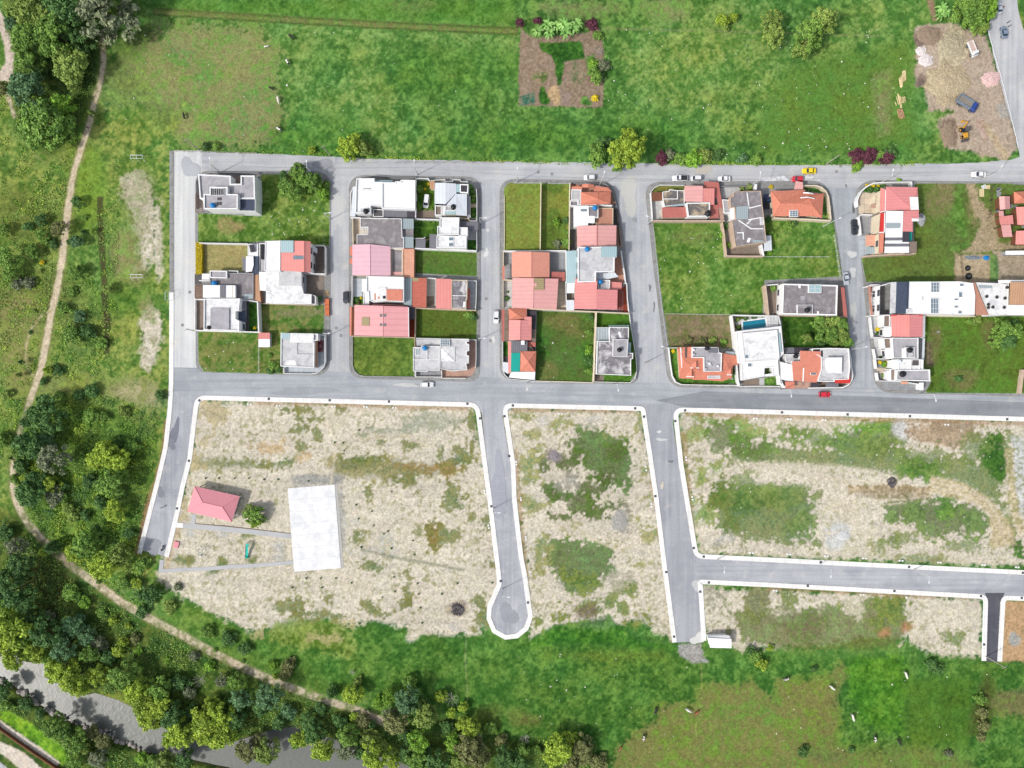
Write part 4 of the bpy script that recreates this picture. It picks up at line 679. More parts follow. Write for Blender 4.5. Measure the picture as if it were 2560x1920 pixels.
h.flat([(310,140),(560,140),(725,130),(950,135),(950,512),(690,512),(690,315),(320,300)],3.6,'GW','RCD',ph=.3);h.flat([(315,95),(565,98),(565,207),(315,200)],4.6,'W','RC',z0=3.2,ph=.35,pt=.3);h.flat([(218,306),(690,312),(690,496),(216,490)],6.0,'W','RWX',par=False);h.slab([(465,312,6.15),(550,312,6.15),(548,490,6.15),(465,488,6.15)],'RG','skylight');h.slab([(640,318,6.1),(690,318,5.7),(690,494,5.7),(640,494,6.1)],'CR','roof_edge')
h.flat([(952,135),(1022,150),(1060,560),(955,510)],3.2,'BR','RTN',par=False);h.slab([(815,435,3.9),(945,440,3.9),(945,510,3.9),(815,505,3.9)],'TRG','translucent_roof');h.bars(105,306,215,494,2.7,8);h.flat([(205,140),(310,142),(310,228),(200,225)],2.8,'W','RWX',par=False);h.upstand([(565,98),(725,102),(725,130)],3.6)
tank('B',376,280,3.65,'dark blue water tank at the foot of the white ribbed roof block',r=.85)
paving('B',[(100,140),(205,140),(205,300),(100,300)],'FGD');paving('B',[(100,306),(215,306),(215,495),(100,495)],'FBR');bwall('B',[(160,240),(320,240)],'short white wall inside the pergola house forecourt',2)
h =House('B',520,740,'white house with raised square grey slab roof and blue-grey glazed verandas, walled green yard behind')
h.flat([(228,505),(755,500),(745,585),(738,680),(690,688),(690,800),(745,830),(740,975),(225,960)],6.0,'W','RWS',ph=.45,pt=.3,win=True);h.flat([(328,640),(597,642),(597,958),(325,950)],6.6,'GW','RC',z0=5.9,par=False);h.slab([(700,690,3.4),(850,665,3.0),(850,860,3.0),(740,820,3.4)],'SL','veranda_roof');h.slab([(755,540,3.6),(850,540,3.1),(850,665,3.0),(740,665,3.4)],'RG','veranda_roof');h.slab([(740,835,3.6),(798,835,3.3),(798,975,3.3),(740,975,3.6)],'TR','veranda_roof');h.slab([(240,510,5.3),(285,510,5.3),(285,660,5.3),(240,660,5.3)],'RG','balcony')
tank('B',298,925,6.0,'small black water tank on the white house with the square grey slab','BLK',.6,1.0)
paving('B',[(100,520),(228,520),(228,960),(100,960)],'FBR');paving('B',[(798,540),(890,540),(890,975),(798,975)],'FGD');bwall('B',[(98,965),(560,980),(1055,992)],'long white wall between the slab-roofed white house and the empty southwest lot',2.3,.28);bwall('B',[(1010,545),(1028,985)],'thick white wall closing the dark green yard',3.0,.3);bwall('B',[(760,512),(1010,548)],'white wall along the north edge of the dark green yard',2.8,.25);bwall('B',[(100,515),(230,512)],'white wall between pergola and slab-roofed white house',2.2);bwall('B',[(100,520),(100,960)],'low white street wall of the slab-roofed white house',1.3,.15)
h =House('B',1400,340,'unfinished white house with paint-stained flat roof, ribbed lean-to and sandy front yard')
h.flat([(1137,105),(1655,100),(1655,320),(1683,432),(1797,440),(1795,582),(1132,572)],6.0,'W','RWS',par=False,win=True);h.flat([(1322,98),(1652,96),(1652,318),(1320,312)],6.9,'W','RCL',z0=5.9,par=False);h.slab([(1030,112,3.3),(1135,112,3.6),(1130,392,3.6),(1045,385,3.3)],'RWX','lean_to_roof');h.inner([(1690,150),(1722,150),(1722,432),(1690,432)],3.0,'GW','ledge');h.upstand([(1800,445),(1855,470),(1855,585),(1200,575)],4.8,.3);h.flat([(1797,442),(1857,470),(1857,588),(1795,584)],4.8,'W','RCD',par=True,ph=.2,pt=.12)
paving('B',[(1722,150),(1985,160),(1985,440),(1870,600),(1722,440)],'ERT','bare_yard');bwall('B',[(1060,575),(1850,602)],'thin tan wall below the unfinished white house',1.6,.15,'TAN');bwall('B',[(1660,135),(1990,150)],'white wall between the sandy yard and the brown forecourt',2.2)
h =House('B',1108,1100,'tiny shed with half red, half white roof among the southwest lots','shed','shed');h.body([(1025,1000),(1190,1000),(1190,1210),(1025,1210)],2.3,'GW',.15);h.slab([(1025,1000,2.4),(1190,1000,2.4),(1190,1092,2.7),(1025,1092,2.7)],'RRX');h.slab([(1025,1093,2.75),(1190,1093,2.75),(1190,1210,2.4),(1025,1210,2.4)],'RWX')
h =House('B',1600,1250,'grey concrete house with white parapets and curved corner forecourt, dark red car at its side')
h.flat([(1350,1000),(1890,1015),(1887,1110),(1838,1118),(1832,1510),(1345,1490)],6.0,'W','RCL',ph=.35,pt=.25,win=True);h.flat([(1482,1006),(1832,1012),(1828,1148),(1482,1142)],6.9,'W','RWS',z0=5.9,par=False);h.slab([(1358,1005,6.9),(1478,1005,6.9),(1478,1090,6.9),(1358,1090,6.9)],'TR','translucent_roof');h.upstand([(1592,1150),(1592,1310),(1840,1310)],6.0,.15,.12,'GW');h.slab([(1835,1110,3.2),(1885,1110,3.0),(1885,1500,3.0),(1835,1500,3.2)],'RTN','canopy');h.inner([(1430,1400),(1560,1400),(1590,1480),(1400,1480)],6.08,'RWS','patch')
paving('B',[(1835,1030),(1992,1030),(1992,1430),(1950,1520),(1880,1575),(1790,1595),(1395,1590),(1395,1480),(1835,1480)],'FPB');bwall('B',[(1890,1028),(1992,1034),(1994,1430)],'white street wall beside the dark red car',1.8);bwall('B',[(1994,1430),(1970,1500),(1920,1555),(1870,1585),(1790,1600),(1395,1594),(1390,1510)],'curved white wall and railing at the south corner of block one',1.4,.15)
h =House('C',650,500,'large bright white double house with flat white roofs and a dark tank terrace')
h.flat([(240,268),(500,265),(500,318),(605,318),(605,662),(445,662),(445,775),(220,770),(232,330)],6.5,'W','RW',ph=.45,pt=.25);h.flat([(605,322),(800,325),(805,310),(880,310),(880,290),(1095,292),(1092,722),(605,705)],6.7,'W','RWX',ph=.4,pt=.3,win=True);h.flat([(845,355),(1062,358),(1058,625),(845,615)],6.9,'W','RW',z0=6.6,par=False);h.upstand([(240,445),(600,445)],6.5,.25);h.inner([(300,705),(440,705),(440,768),(300,768)],6.6,'RCL','tank_terrace')
h.flat([(482,712),(632,720),(632,828),(482,828)],3.2,'W','FGD',ph=.2);h.slab([(640,725,3.4),(975,728,3.4),(975,836,3.0),(640,832,3.0)],'RG','lean_to_roof');h.slab([(975,728,3.3),(1090,730,3.3),(1090,838,3.0),(975,836,3.0)],'RD','lean_to_roof');h.slab([(502,290,4.6),(765,298,4.6),(765,322,4.6),(502,322,4.6)],'TR','glass_awning');h.flat([(192,385),(238,385),(222,820),(152,820)],3.0,'W','RBL',par=False)
h.slab([(340,408,6.75),(450,408,6.75),(450,420,6.75),(340,420,6.75)],'GW','vent')
tank('C',372,740,6.55,'black water tank in the corner terrace of the large white double house','BLK',.8)
bwall('C',[(150,820),(152,480),(190,400)],'low white side wall along the west of the large white double house',1.4,.15);bwall('C',[(300,248),(500,225),(720,240),(880,245),(1105,250)],'grey front wall with railing north of the large white double house',1.3,.15,'GW');bwall('C',[(1105,265),(1098,840)],'white side wall between the double house and the lawn with a parked van',2.4)
paving('C',[(1110,735),(1375,735),(1375,852),(1110,852)],'FBR');bwall('C',[(1110,268),(1280,268),(1305,300)],'white wall north of the lawn with the parked van',2.2);bwall('C',[(1085,856),(1440,866)],'white wall between van lawn and the green yard',2.2)
h =House('C',1620,560,'house with pale grey-blue pitched metal roofs and tank terrace on the northeast of block two')
h.body([(1375,330),(1860,345),(1850,812),(1380,808)],5.8,'CR',.3,win=True);h.slab([(1380,332,6.0),(1535,332,6.7),(1535,642,6.7),(1376,636,6.0)],'RBL');h.slab([(1535,332,6.7),(1690,345,6.0),(1690,492,6.0),(1680,492,6.0),(1535,642,6.7)],'RBL');h.slab([(1686,492,6.3),(1846,494,5.9),(1846,812,5.9),(1685,800,6.6),(1685,662,6.6),(1545,658,6.6)],'RBL');h.inner([(1692,352),(1750,352),(1750,470),(1692,470)],6.0,'TR','translucent_roof');h.flat([(1745,350),(1868,352),(1862,482),(1745,475)],5.9,'W','RD',ph=.35,pt=.3);h.flat([(1535,664),(1682,664),(1682,742),(1535,742)],5.5,'W','RCL',ph=.3);h.slab([(1532,745,5.6),(1682,745,5.6),(1682,800,5.4),(1532,800,5.4)],'TR','translucent_roof');h.flat([(1382,660),(1480,662),(1478,806),(1382,804)],5.0,'W','FBR',ph=.4,pt=.25);h.flat([(1482,662),(1530,662),(1530,806),(1482,806)],5.4,'W','RWS',par=False)
h.flat([(1305,305),(1378,305),(1375,425),(1305,420)],3.0,'CR','RTN',par=False);h.flat([(1852,520),(1900,525),(1902,840),(1850,842)],3.0,'CR','RC',par=False)
tank('C',1648,678,5.5,'black water tank on the terrace of the pale grey-blue metal roof','BLK',.8)
bwall('C',[(1305,300),(1525,282),(1530,312),(1640,312),(1645,285),(1750,285),(1755,312),(1862,316)],'stepped white front wall before the pale grey-blue metal roof',1.7,.15);bwall('C',[(1985,420),(1992,600),(1990,888),(1880,885)],'white east street wall round the hedged garden of block two',1.8,.15);paving('C',[(1900,600),(1985,600),(1985,692),(1900,692)],'FCR');bwall('C',[(1880,880),(1870,850),(1735,840)],'cream wall between garden and dark carport of block two',2.4,.2,'CR')
h =House('C',1600,1050,'white marbled concrete house with three flat roofs, skylights and dark carport in block two')
h.flat([(1450,835),(1735,835),(1725,1088),(1415,1086),(1415,962),(1450,962)],6.0,'W','RWS',ph=.35,pt=.25);h.flat([(1725,978),(1857,980),(1855,1112),(1722,1104)],5.6,'W','RWS',ph=.35,pt=.2);h.flat([(1406,1095),(1842,1110),(1838,1280),(1402,1278)],6.0,'W','RWS',ph=.35,pt=.25,win=False);h.lip(1580,1122,1656,1176,6.0);h.lip(1580,1202,1656,1258,6.0)
h.slab([(1740,892,3.0),(2015,902,2.7),(2010,1026,2.7),(1858,1022,2.9),(1858,975,2.9),(1738,975,3.0)],'RG','carport_roof');h.flat([(1302,1080),(1402,1080),(1400,1282),(1302,1280)],3.0,'GW','RG',par=False);h.flat([(1100,1150),(1245,1152),(1240,1278),(1100,1276)],2.8,'W','RG',par=False)
paving('C',[(1850,1030),(1985,1030),(1985,1165),(1850,1165)],'FGL');paving('C',[(1242,1150),(1302,1150),(1302,1280),(1242,1280)],'FPK');bwall('C',[(1085,1285),(1400,1298),(1985,1322)],'long white wall south of the marbled concrete house',2.4,.3);bwall('C',[(1988,1035),(1990,1320)],'white street wall beside the small lawn of the marbled house',1.8,.15);bwall('C',[(1080,1140),(1215,1140),(1240,1120)],'short white wall north of the grey garden store in block two',2.2,.15)
h =House('C',620,1040,'single-storey house with dark weathered concrete slab roof, translucent back roofs and cream forecourt')
h.flat([(297,842),(895,852),(905,1122),(930,1122),(928,1282),(745,1285),(245,1245),(245,1082),(405,1082),(405,978),(298,978)],3.6,'W','RCD',ph=.2,pt=.15);h.slab([(902,850,3.4),(1072,855,3.1),(1072,1002,3.1),(905,1002,3.4)],'TRG','translucent_roof');h.slab([(930,1115,3.4),(1070,1116,3.1),(1070,1282,3.1),(930,1278,3.4)],'TRG','translucent_roof');h.inner([(905,1005),(1068,1005),(1068,1112),(930,1112)],2.6,'RCD','back_roof');h.bars(305,980,395,1075,3.4,4,'W','skylight_bars','y');h.upstand([(410,845),(545,850),(700,850)],3.6,.6)
paving('C',[(188,860),(297,860),(297,985),(405,985),(405,1080),(245,1082),(245,1255),(188,1255)],'FCR');bwall('C',[(180,850),(186,1060),(190,1270)],'cream street wall with dark gates before the weathered slab house',1.8,.18,'CR');bwall('C',[(150,836),(300,836)],'short white wall between weathered slab house and double house',2.2)
h =House('C',440,1450,'house with broad pink gabled metal roof, lighter on its west slope, in block two')
h.gable([(180,1232),(735,1258),(738,1690),(178,1676)],(437,1226),(437,1678),5.4,6.6,'RP','CR');h.flat([(745,1290),(915,1295),(912,1690),(745,1690)],3.0,'CR','RCD',ph=.3,pt=.3);h.flat([(916,1290),(1078,1292),(1075,1720),(915,1700)],3.2,'FOR','FOR',ph=.2,pt=.15);h.slab([(140,1262,2.9),(192,1262,2.9),(192,1390,2.9),(140,1390,2.9)],'ROX','porch_roof');h.slab([(140,1430,2.9),(180,1430,2.9),(185,1515,2.9),(140,1510,2.9)],'ROX','porch_roof');h.slab([(745,1625,3.5),(915,1628,3.5),(915,1692,3.4),(745,1690,3.4)],'RRS','terrace_roof')
h =House('D',620,350,'white house with a small square orange roof between pink and red gabled roofs')
h.flat([(365,165),(880,178),(880,522),(640,512),(450,528),(400,500),(390,382),(365,382)],6.0,'W','RW',ph=.35,pt=.2,win=True);h.slab([(642,350,6.6),(862,352,6.6),(862,512,6.3),(642,508,6.3)],'ROX');h.flat([(520,320),(642,320),(642,480),(520,480)],6.4,'W','RWS',z0=5.9,par=False);h.inner([(472,405),(492,405),(492,500),(472,500)],6.2,'FOR','roof_hatch');h.inner([(520,450),(545,450),(545,485),(520,485)],6.5,'FOR','roof_hatch');h.inner([(592,440),(630,440),(630,480),(592,480)],6.5,'DK','vent');h.slab([(885,190,3.3),(995,192,3.0),(992,592,3.0),(880,560,3.3)],'TRG','translucent_roof');h.flat([(303,205),(363,205),(363,382),(303,382)],5.2,'W','RW',par=False);h.flat([(322,385),(400,385),(400,560),(322,560)],3.0,'W','RW',ph=.2)
paving('D',[(170,200),(305,200),(305,452),(170,452)],'FPB');bwall('D',[(166,165),(165,580)],'low white street wall before the pale blue forecourt',1.5,.15);bwall('D',[(440,555),(880,572)],'pink back wall below the white house with square orange roof',2.4,.2,'PK')
h =House('D',1270,410,'courtyard house with brick-red roof, salmon roof and a stained concrete terrace in a row')
h.flat([(1000,190),(1198,196),(1190,602),(1000,594)],4.2,'CR','RB',par=False);h.flat([(1328,202),(1540,208),(1535,622),(1325,612)],5.6,'CR','RRX',par=False);h.flat([(1543,218),(1760,222),(1756,490),(1745,492),(1742,628),(1540,618)],5.4,'CR','RCS',ph=.3,pt=.18,win=False);h.slab([(1760,342,3.3),(1798,342,3.1),(1798,612,3.1),(1745,610,3.3)],'RRB','awning');h.upstand([(1545,435),(1755,440)],5.4,.2);h.slab([(1000,190,4.5),(1085,192,4.5),(1083,238,4.4),(1000,236,4.4)],'TRT','translucent_roof');h.slab([(1705,520,5.9),(1735,520,5.9),(1730,600,5.9),(1700,600,5.9)],'W','roof_box')
paving('D',[(1196,205),(1330,205),(1330,610),(1180,606)],'FGL');paving('D',[(1756,235),(1885,238),(1880,630),(1750,630)],'FPB');paving('D',[(1190,445),(1300,445),(1310,590),(1190,590)],'ERT','stone_bed');bwall('D',[(1000,604),(1540,632),(1880,640)],'tan wall south of the brick-red courtyard house',2.2,.25,'TAN');bwall('D',[(1764,228),(1885,234),(1882,475),(1872,640)],'pale street wall of the brick-red courtyard house',1.7,.15);bwall('D',[(1196,192),(1330,200)],'short pale wall north of the courtyard between brick-red and salmon roofs',2.4,.2)
h =House('D',575,780,'house with large pale red gabled roof, five skylights and an orange tiled street awning')
h.gable([(200,566),(943,592),(948,1006),(195,986)],(595,578),(592,996),6.0,7.2,'RRP','PK',roof2='RRP2');h.slab([(300,735,6.75),(405,735,6.9),(405,855,6.9),(300,850,6.75)],'TRT','skylight')  # roof2 is the shade-toned copy for the east slope
for x,y in ((550,692),(598,692),(550,820),(598,820)):h.slab([(x,y,7.25),(x+35,y,7.25),(x+35,y+38,7.25),(x,y+38,7.25)],'GRY','skylight')
h.slab([(135,592,3.1),(160,592,3.4),(157,990,3.4),(135,990,3.1)],'ROX','tiled_awning');h.slab([(160,592,3.4),(202,592,2.9),(196,990,2.9),(157,990,3.4)],'BRN','tiled_awning');h.slab([(948,602,3.4),(1030,604,3.0),(1030,762,3.0),(952,756,3.4)],'RD','lean_to_roof');h.slab([(943,600,6.2),(952,600,6.2),(955,1008,6.2),(946,1008,6.2)],'W','gutter')
paving('D',[(948,766),(1042,768),(1036,1012),(948,1008)],'FRB');bwall('D',[(160,996),(560,1004),(1036,1018)],'orange-tan wall under the largest red roof of block two',2.4,.2,'TAN');bwall('D',[(1042,610),(1034,1140)],'tan wall between the two empty lots of block two',2.2,.2,'TAN')
h =House('D',1190,1310,'pale grey concrete house with flat roof divided in three, blue tank and skylight')
h.flat([(1010,1150),(1120,1150),(1120,1132),(1380,1136),(1376,1470),(1215,1470),(1200,1486),(1010,1482)],6.0,'W','RCL',ph=.3,pt=.18);h.upstand([(1205,1140),(1205,1320),(1010,1325)],6.0,.3);h.upstand([(1205,1315),(1378,1310)],6.0,.2);h.lip(1040,1166,1096,1262,6.0,'TRG');tank('D',1172,1162,6.0,'blue water tank on the divided pale concrete roof at the south of block two')
h.flat([(1052,1040),(1385,1040),(1385,1130),(1120,1130),(1060,1140)],3.0,'CR','RCL',par=False)
paving('D',[(1045,1480),(1395,1470),(1395,1562),(1045,1562)],'FG');bwall('D',[(1045,1486),(1045,1560),(1395,1562)],'white front wall of the divided pale concrete house',1.5,.15)
h =House('D',1580,1260,'concrete corner house with low pyramid roof, gridded skylight and notched white parapet')
h.flat([(1385,1030),(1780,1035),(1780,1070),(1752,1075),(1752,1100),(1782,1105),(1782,1200),(1752,1206),(1748,1258),(1778,1264),(1776,1370),(1742,1376),(1756,1462),(1560,1482),(1390,1452)],5.8,'W','RCL',ph=.3,pt=.18,win=True);h.hip([(1388,1150,6.1),(1592,1150,6.1),(1588,1352,6.1),(1388,1346,6.1),(1490,1245,6.9)],[(0,1,4),(1,2,4),(2,3,4),(3,0,4)],'RWS',ev=None);h.lip(1385,1036,1518,1136,5.9,'SKY','gridded_skylight',.5,bars=3)
paving('D',[(1745,1045),(1878,1048),(1878,1440),(1840,1520),(1770,1570),(1700,1585),(1400,1575),(1400,1440),(1745,1440)],'FPK');bwall('D',[(1785,1045),(1880,1050),(1880,1300),(1874,1440)],'pale street wall along the pink paved terrace',1.5,.15);bwall('D',[(1740,1580),(1405,1578),(1405,1470)],'white south wall of the pink paved terrace',1.5,.15);bwall('D',[(1050,1026),(1385,1034)],'white wall between the lot and the pale terrace at the south of block two',2.2,.2)
bwall('D',[(172,1015),(170,1400),(200,1480),(260,1535),(340,1552),(1010,1562)],'low grey kerb wall curving round the southwest lot of block two',.5,.2,'GW')
bwall('E',[(714,335),(702,1310)],'cream wall between the dry lot and the shaded lot of block three',2.4,.22,'CR');bwall('E',[(1136,335),(1122,1310)],'cream wall between the shaded lot and the houses of block three',2.4,.22,'CR');bwall('E',[(165,1326),(600,1322),(1080,1320)],'white wall south of the two grass lots of block three',2.4,.3);bwall('E',[(180,520),(182,900),(180,1310)],'low cream kerb wall west of the dry lot',.5,.18,'CR')
h =House('E',1500,560,'house with small terracotta hipped roof, pale terrace and orange porches on a rounded corner')
h.hip([(1295,466,3.9),(1540,466,4.3),(1730,468,3.9),(1725,635,3.9),(1530,650,3.9),(1295,652,3.9),(1545,566,5.4),(1340,490,4.2)],[(0,1,6),(1,2,6),(2,3,6),(3,4,6),(4,5,6),(5,0,6)],'RO','CR',ev=[0,2,3,5],win=True);h.flat([(1160,425),(1300,430),(1300,655),(1252,652),(1252,585),(1158,582)],3.0,'W','FGL',ph=.2);h.slab([(1160,385,3.2),(1310,385,3.2),(1310,430,3.0),(1160,425,3.0)],'ROX','porch_roof');h.slab([(1312,352,3.8),(1400,348,4.4),(1400,400,4.4),(1312,398,3.8)],'ROX','porch_roof');h.slab([(1400,348,4.4),(1482,356,3.7),(1482,402,3.7),(1400,400,4.4)],'ROX','porch_roof');h.slab([(1482,375,3.1),(1690,400,3.1),(1750,470,3.0),(1482,455,3.2)],'ROX','porch_roof');h.flat([(1135,590),(1252,590),(1252,668),(1135,668)],3.0,'W','RCD',ph=.3)
bwall('E',[(1150,332),(1640,345),(1700,385),(1760,470),(1800,600),(1812,680)],'low grey railing wall curving round the terracotta corner house',1.3,.15,'GW');bwall('E',[(1262,655),(1500,650),(1750,662)],'white wall between terracotta house and white metal roof',3.4,.3);paving('E',[(1140,350),(1700,400),(1790,640),(1740,660),(1150,600)],'FTC')
h =House('E',1420,820,'house with white metal roof, grey tank terrace and beige tiled deck facing the street')
h.flat([(1186,670),(1396,665),(1398,962),(1190,975)],5.6,'W','RWX',par=False);h.slab([(1292,715,5.75),(1382,713,5.75),(1382,746,5.75),(1292,748,5.75)],'SKY','skylight');h.flat([(1396,670),(1547,670),(1547,838),(1400,832)],5.6,'W','RCD',ph=.3,win=False);h.flat([(1400,812),(1495,812),(1495,918),(1400,916)],5.9,'W','RW',par=False);h.flat([(1550,695),(1765,700),(1762,946),(1512,946),(1512,840),(1550,838)],3.0,'CR','FTC',ph=.25,pt=.15,win=True)
tank('E',1500,690,5.6,'blue water tank on the grey terrace beside the white metal roof');paving('E',[(1135,680),(1190,680),(1190,1010),(1135,1010)],'FGL');paving('E',[(1765,700),(1835,720),(1850,950),(1765,946)],'FGD');bwall('E',[(1800,700),(1835,850),(1845,1000),(1870,1240)],'dark iron street railing east of the white metal roof house',1.5,.1,'DKW')
h =House('E',1520,1110,'house with wide salmon gabled roof and raised ridge, in the middle of block three');h.gable([(1236,962),(1810,950),(1806,1252),(1240,1262)],(1524,950),(1524,1258),5.6,6.8,'RRS','CR',win=True);h.slab([(1518,950,6.95),(1536,950,6.95),(1536,1258,6.95),(1518,1258,6.95)],'RRB','ridge')
paving('E',[(1128,1015),(1236,1015),(1236,1312),(1128,1312)],'FGD');paving('E',[(1806,960),(1866,1010),(1890,1260),(1806,1260)],'FPK')
h =House('E',1530,1480,'white-walled house with stained concrete roof, pale blue translucent panels and a blue tank')
h.flat([(1250,1266),(1816,1258),(1816,1412),(1785,1412),(1783,1622),(1516,1628),(1512,1768),(1250,1775)],6.0,'W','RCL',ph=.35,pt=.3,win=True);h.slab([(1590,1258,6.9),(1818,1258,6.7),(1815,1412,6.7),(1588,1412,6.9)],'TR','translucent_roof');h.slab([(1085,1322,3.4),(1250,1316,3.6),(1222,1788,3.6),(1085,1790,3.2)],'TR','translucent_roof');h.slab([(1516,1636,3.4),(1780,1628,3.4),(1840,1700,3.2),(1700,1730,3.2),(1520,1740,3.2)],'RBL','porch_roof');tank('E',1386,1294,6.05,'blue water tank on the stained concrete roof beside pale blue panels')
paving('E',[(1783,1410),(1900,1410),(1920,1800),(1650,1800),(1510,1790),(1520,1640),(1783,1625)],'FTC');bwall('E',[(1880,1320),(1905,1500),(1930,1660),(1945,1790)],'ornate white street wall east of the stained concrete roof',1.8,.3)
h =House('E',570,1520,'house with orange tiled gable roof between two grey paved yards in block three');h.gable([(288,1336),(838,1346),(836,1706),(288,1702)],(573,1334),(573,1706),3.8,5.6,'ROP','CR');h.slab([(855,1625,2.9),(1065,1630,2.7),(1062,1760,2.7),(860,1760,2.9)],'RRB','awning');h.slab([(152,1540,2.9),(184,1540,2.9),(182,1740,2.9),(152,1740,2.9)],'ROX','gate_roof')
paving('E',[(175,1345),(290,1345),(290,1740),(175,1740)],'FG');paving('E',[(838,1345),(1075,1345),(1070,1770),(838,1770)],'FG');bwall('E',[(165,1330),(165,1540)],'cream street wall west of the orange tiled gable',2.0,.2,'CR');bwall('E',[(1078,1325),(1082,1790)],'white wall between the grey yard and the pale blue panels',2.4,.22)
h =House('F',600,350,'house with broad rose-pink gabled roof and a straw-coloured translucent panel by its ridge');h.gable([(286,137),(934,152),(908,582),(280,562)],(585,140),(578,572),5.6,6.8,'RRS','CR');h.slab([(596,142,6.95),(732,146,6.75),(730,305,6.75),(594,305,6.95)],'TRT','translucent_roof');h.slab([(592,212,7.05),(628,212,7.0),(628,262,7.0),(592,262,7.05)],'RRS','vent')
paving('F',[(158,185),(285,185),(280,560),(155,560)],'FGL');paving('F',[(910,190),(1040,190),(1040,602),(905,598)],'FCR');bwall('F',[(160,165),(285,170)],'short cream wall north of the pale yard with potted palms',2.0,.2,'CR');bwall('F',[(158,170),(156,560)],'low cream street wall of the pale yard with potted palms',1.4,.15,'CR');bwall('F',[(490,575),(900,590),(1450,615),(1935,638)],'long cream wall along the north of the block three back lots',2.4,.25,'CR');bwall('F',[(1036,190),(1050,590)],'white wall between the cream lane and white lean-to roofs',2.2,.2)
h =House('F',1420,380,'house with stepped salmon-red roof, blue tank terrace and a small red porch');h.body([(1170,152),(1484,156),(1484,296),(1765,304),(1760,586),(1152,574)],5.6,'W',.3,win=True);h.slab([(1172,150,6.0),(1485,155,6.6),(1474,298,6.6),(1466,580,6.6),(1152,574,6.0)],'RRY');h.slab([(1476,298,6.7),(1766,306,6.0),(1760,586,6.0),(1466,580,6.7)],'RR2');h.flat([(1490,165),(1660,168),(1655,294),(1490,292)],4.6,'W','RC',ph=.3);h.slab([(1660,190,3.6),(1826,206,3.3),(1820,302,3.3),(1655,292,3.6)],'RRX','porch_roof');h.bars(1605,170,1655,290,4.9,6,'W','pergola','y',th=.12);h.slab([(1050,184,3.2),(1166,186,3.4),(1156,352,3.4),(1050,354,3.2)],'RWX','lean_to_roof');h.slab([(1046,450,3.0),(1152,450,3.2),(1156,592,3.2),(1046,594,3.0)],'RBL','lean_to_roof');tank('F',1526,192,4.6,'blue water tank beside the stepped bright red roof')
h.bars(1766,330,1840,590,2.6,3,'GRY','carport_beams','y',th=.12);paving('F',[(1765,300),(1880,255),(1926,625),(1760,606)],'FRB');paving('F',[(1046,355),(1152,355),(1152,450),(1046,450)],'ERT','planting_bed');bwall('F',[(1850,215),(1895,215),(1905,420),(1928,630)],'white street wall curving beside the stepped bright red roof',1.7,.2)
h =House('F',400,800,'house with orange hipped corner roof joined to a red gabled roof, long red street wall');h.hip([(230,566,4.6),(490,572,4.6),(490,722,4.6),(242,730,4.6),(358,655,6.0)],[(0,1,4),(1,2,4),(2,3,4),(3,0,4)],'RO','CR',ev=[0,1,2,3]);h.gable([(238,730),(555,735),(555,1015),(235,1012)],(400,730),(395,1014),4.8,6.0,'RRY','CR');h.slab([(455,682,5.2),(556,686,5.0),(556,800,5.0),(455,800,5.3)],'RRY');h.slab([(135,580,3.0),(176,582,3.0),(166,1032,3.0),(136,1030,3.0)],'RRB','gate_roof');h.inner([(492,598),(628,600),(622,860),(560,860),(556,690),(492,690)],2.6,'RD','patio_cover');h.inner([(560,862),(622,862),(612,1110),(560,1030)],2.4,'FBR','patio_cover')
paving('F',[(175,590),(235,590),(235,1030),(165,1030)],'FBR')
h =House('F',440,1290,'corner house with teal canopy, four-sided orange roof and white ribbed porch');h.slab([(272,1020,4.2),(500,1032,4.0),(495,1168,4.0),(400,1166,4.1),(396,1192,4.1),(270,1190,4.2)],'RG');h.body([(270,1020),(500,1030),(612,1170),(608,1455),(265,1455)],3.9,'CR',.3);h.slab([(270,1194,4.3),(396,1192,4.3),(390,1456,4.1),(265,1456,4.1)],'TEAL','canopy');h.hip([(402,1170,4.2),(622,1172,4.2),(610,1456,4.2),(395,1456,4.2),(512,1318,5.8)],[(0,1,4),(1,2,4),(2,3,4),(3,0,4)],'ROX','CR');h.slab([(225,1030,3.6),(270,1030,3.9),(268,1470,3.9),(228,1480,3.6)],'RRX','porch_roof');h.slab([(270,1462,3.4),(608,1460,3.4),(600,1575,2.8),(236,1540,2.8)],'RWY','porch_roof');h.slab([(408,1020,4.8),(458,1020,4.8),(458,1080,4.8),(408,1080,4.8)],'W','roof_hatch');h.inner([(500,1035),(615,1045),(612,1110),(500,1110)],2.6,'RRB','patio_cover');h.slab([(154,1322,2.7),(228,1330,2.9),(228,1490,2.9),(160,1450,2.7)],'RBL','porch_roof')
paving('F',[(152,1240),(228,1240),(236,1540),(180,1500),(155,1440)],'FGD');paving('F',[(500,1108),(612,1108),(612,1170),(500,1170)],'FGL');bwall('F',[(150,1035),(152,1430),(180,1500),(240,1560),(600,1590)],'low white corner wall round the teal canopy house',1.3,.15);bwall('F',[(628,600),(612,1100),(606,1590)],'thin grey wall between teal canopy house and back lot',1.9,.15,'GW')
bwall('F',[(1466,622),(1445,1150),(1428,1600)],'thick cream wall between the back lot and the grey mottled house',2.4,.4,'CR');bwall('F',[(606,1588),(1000,1598),(1428,1612)],'low cream kerb wall south of the back lot',.9,.2,'CR')
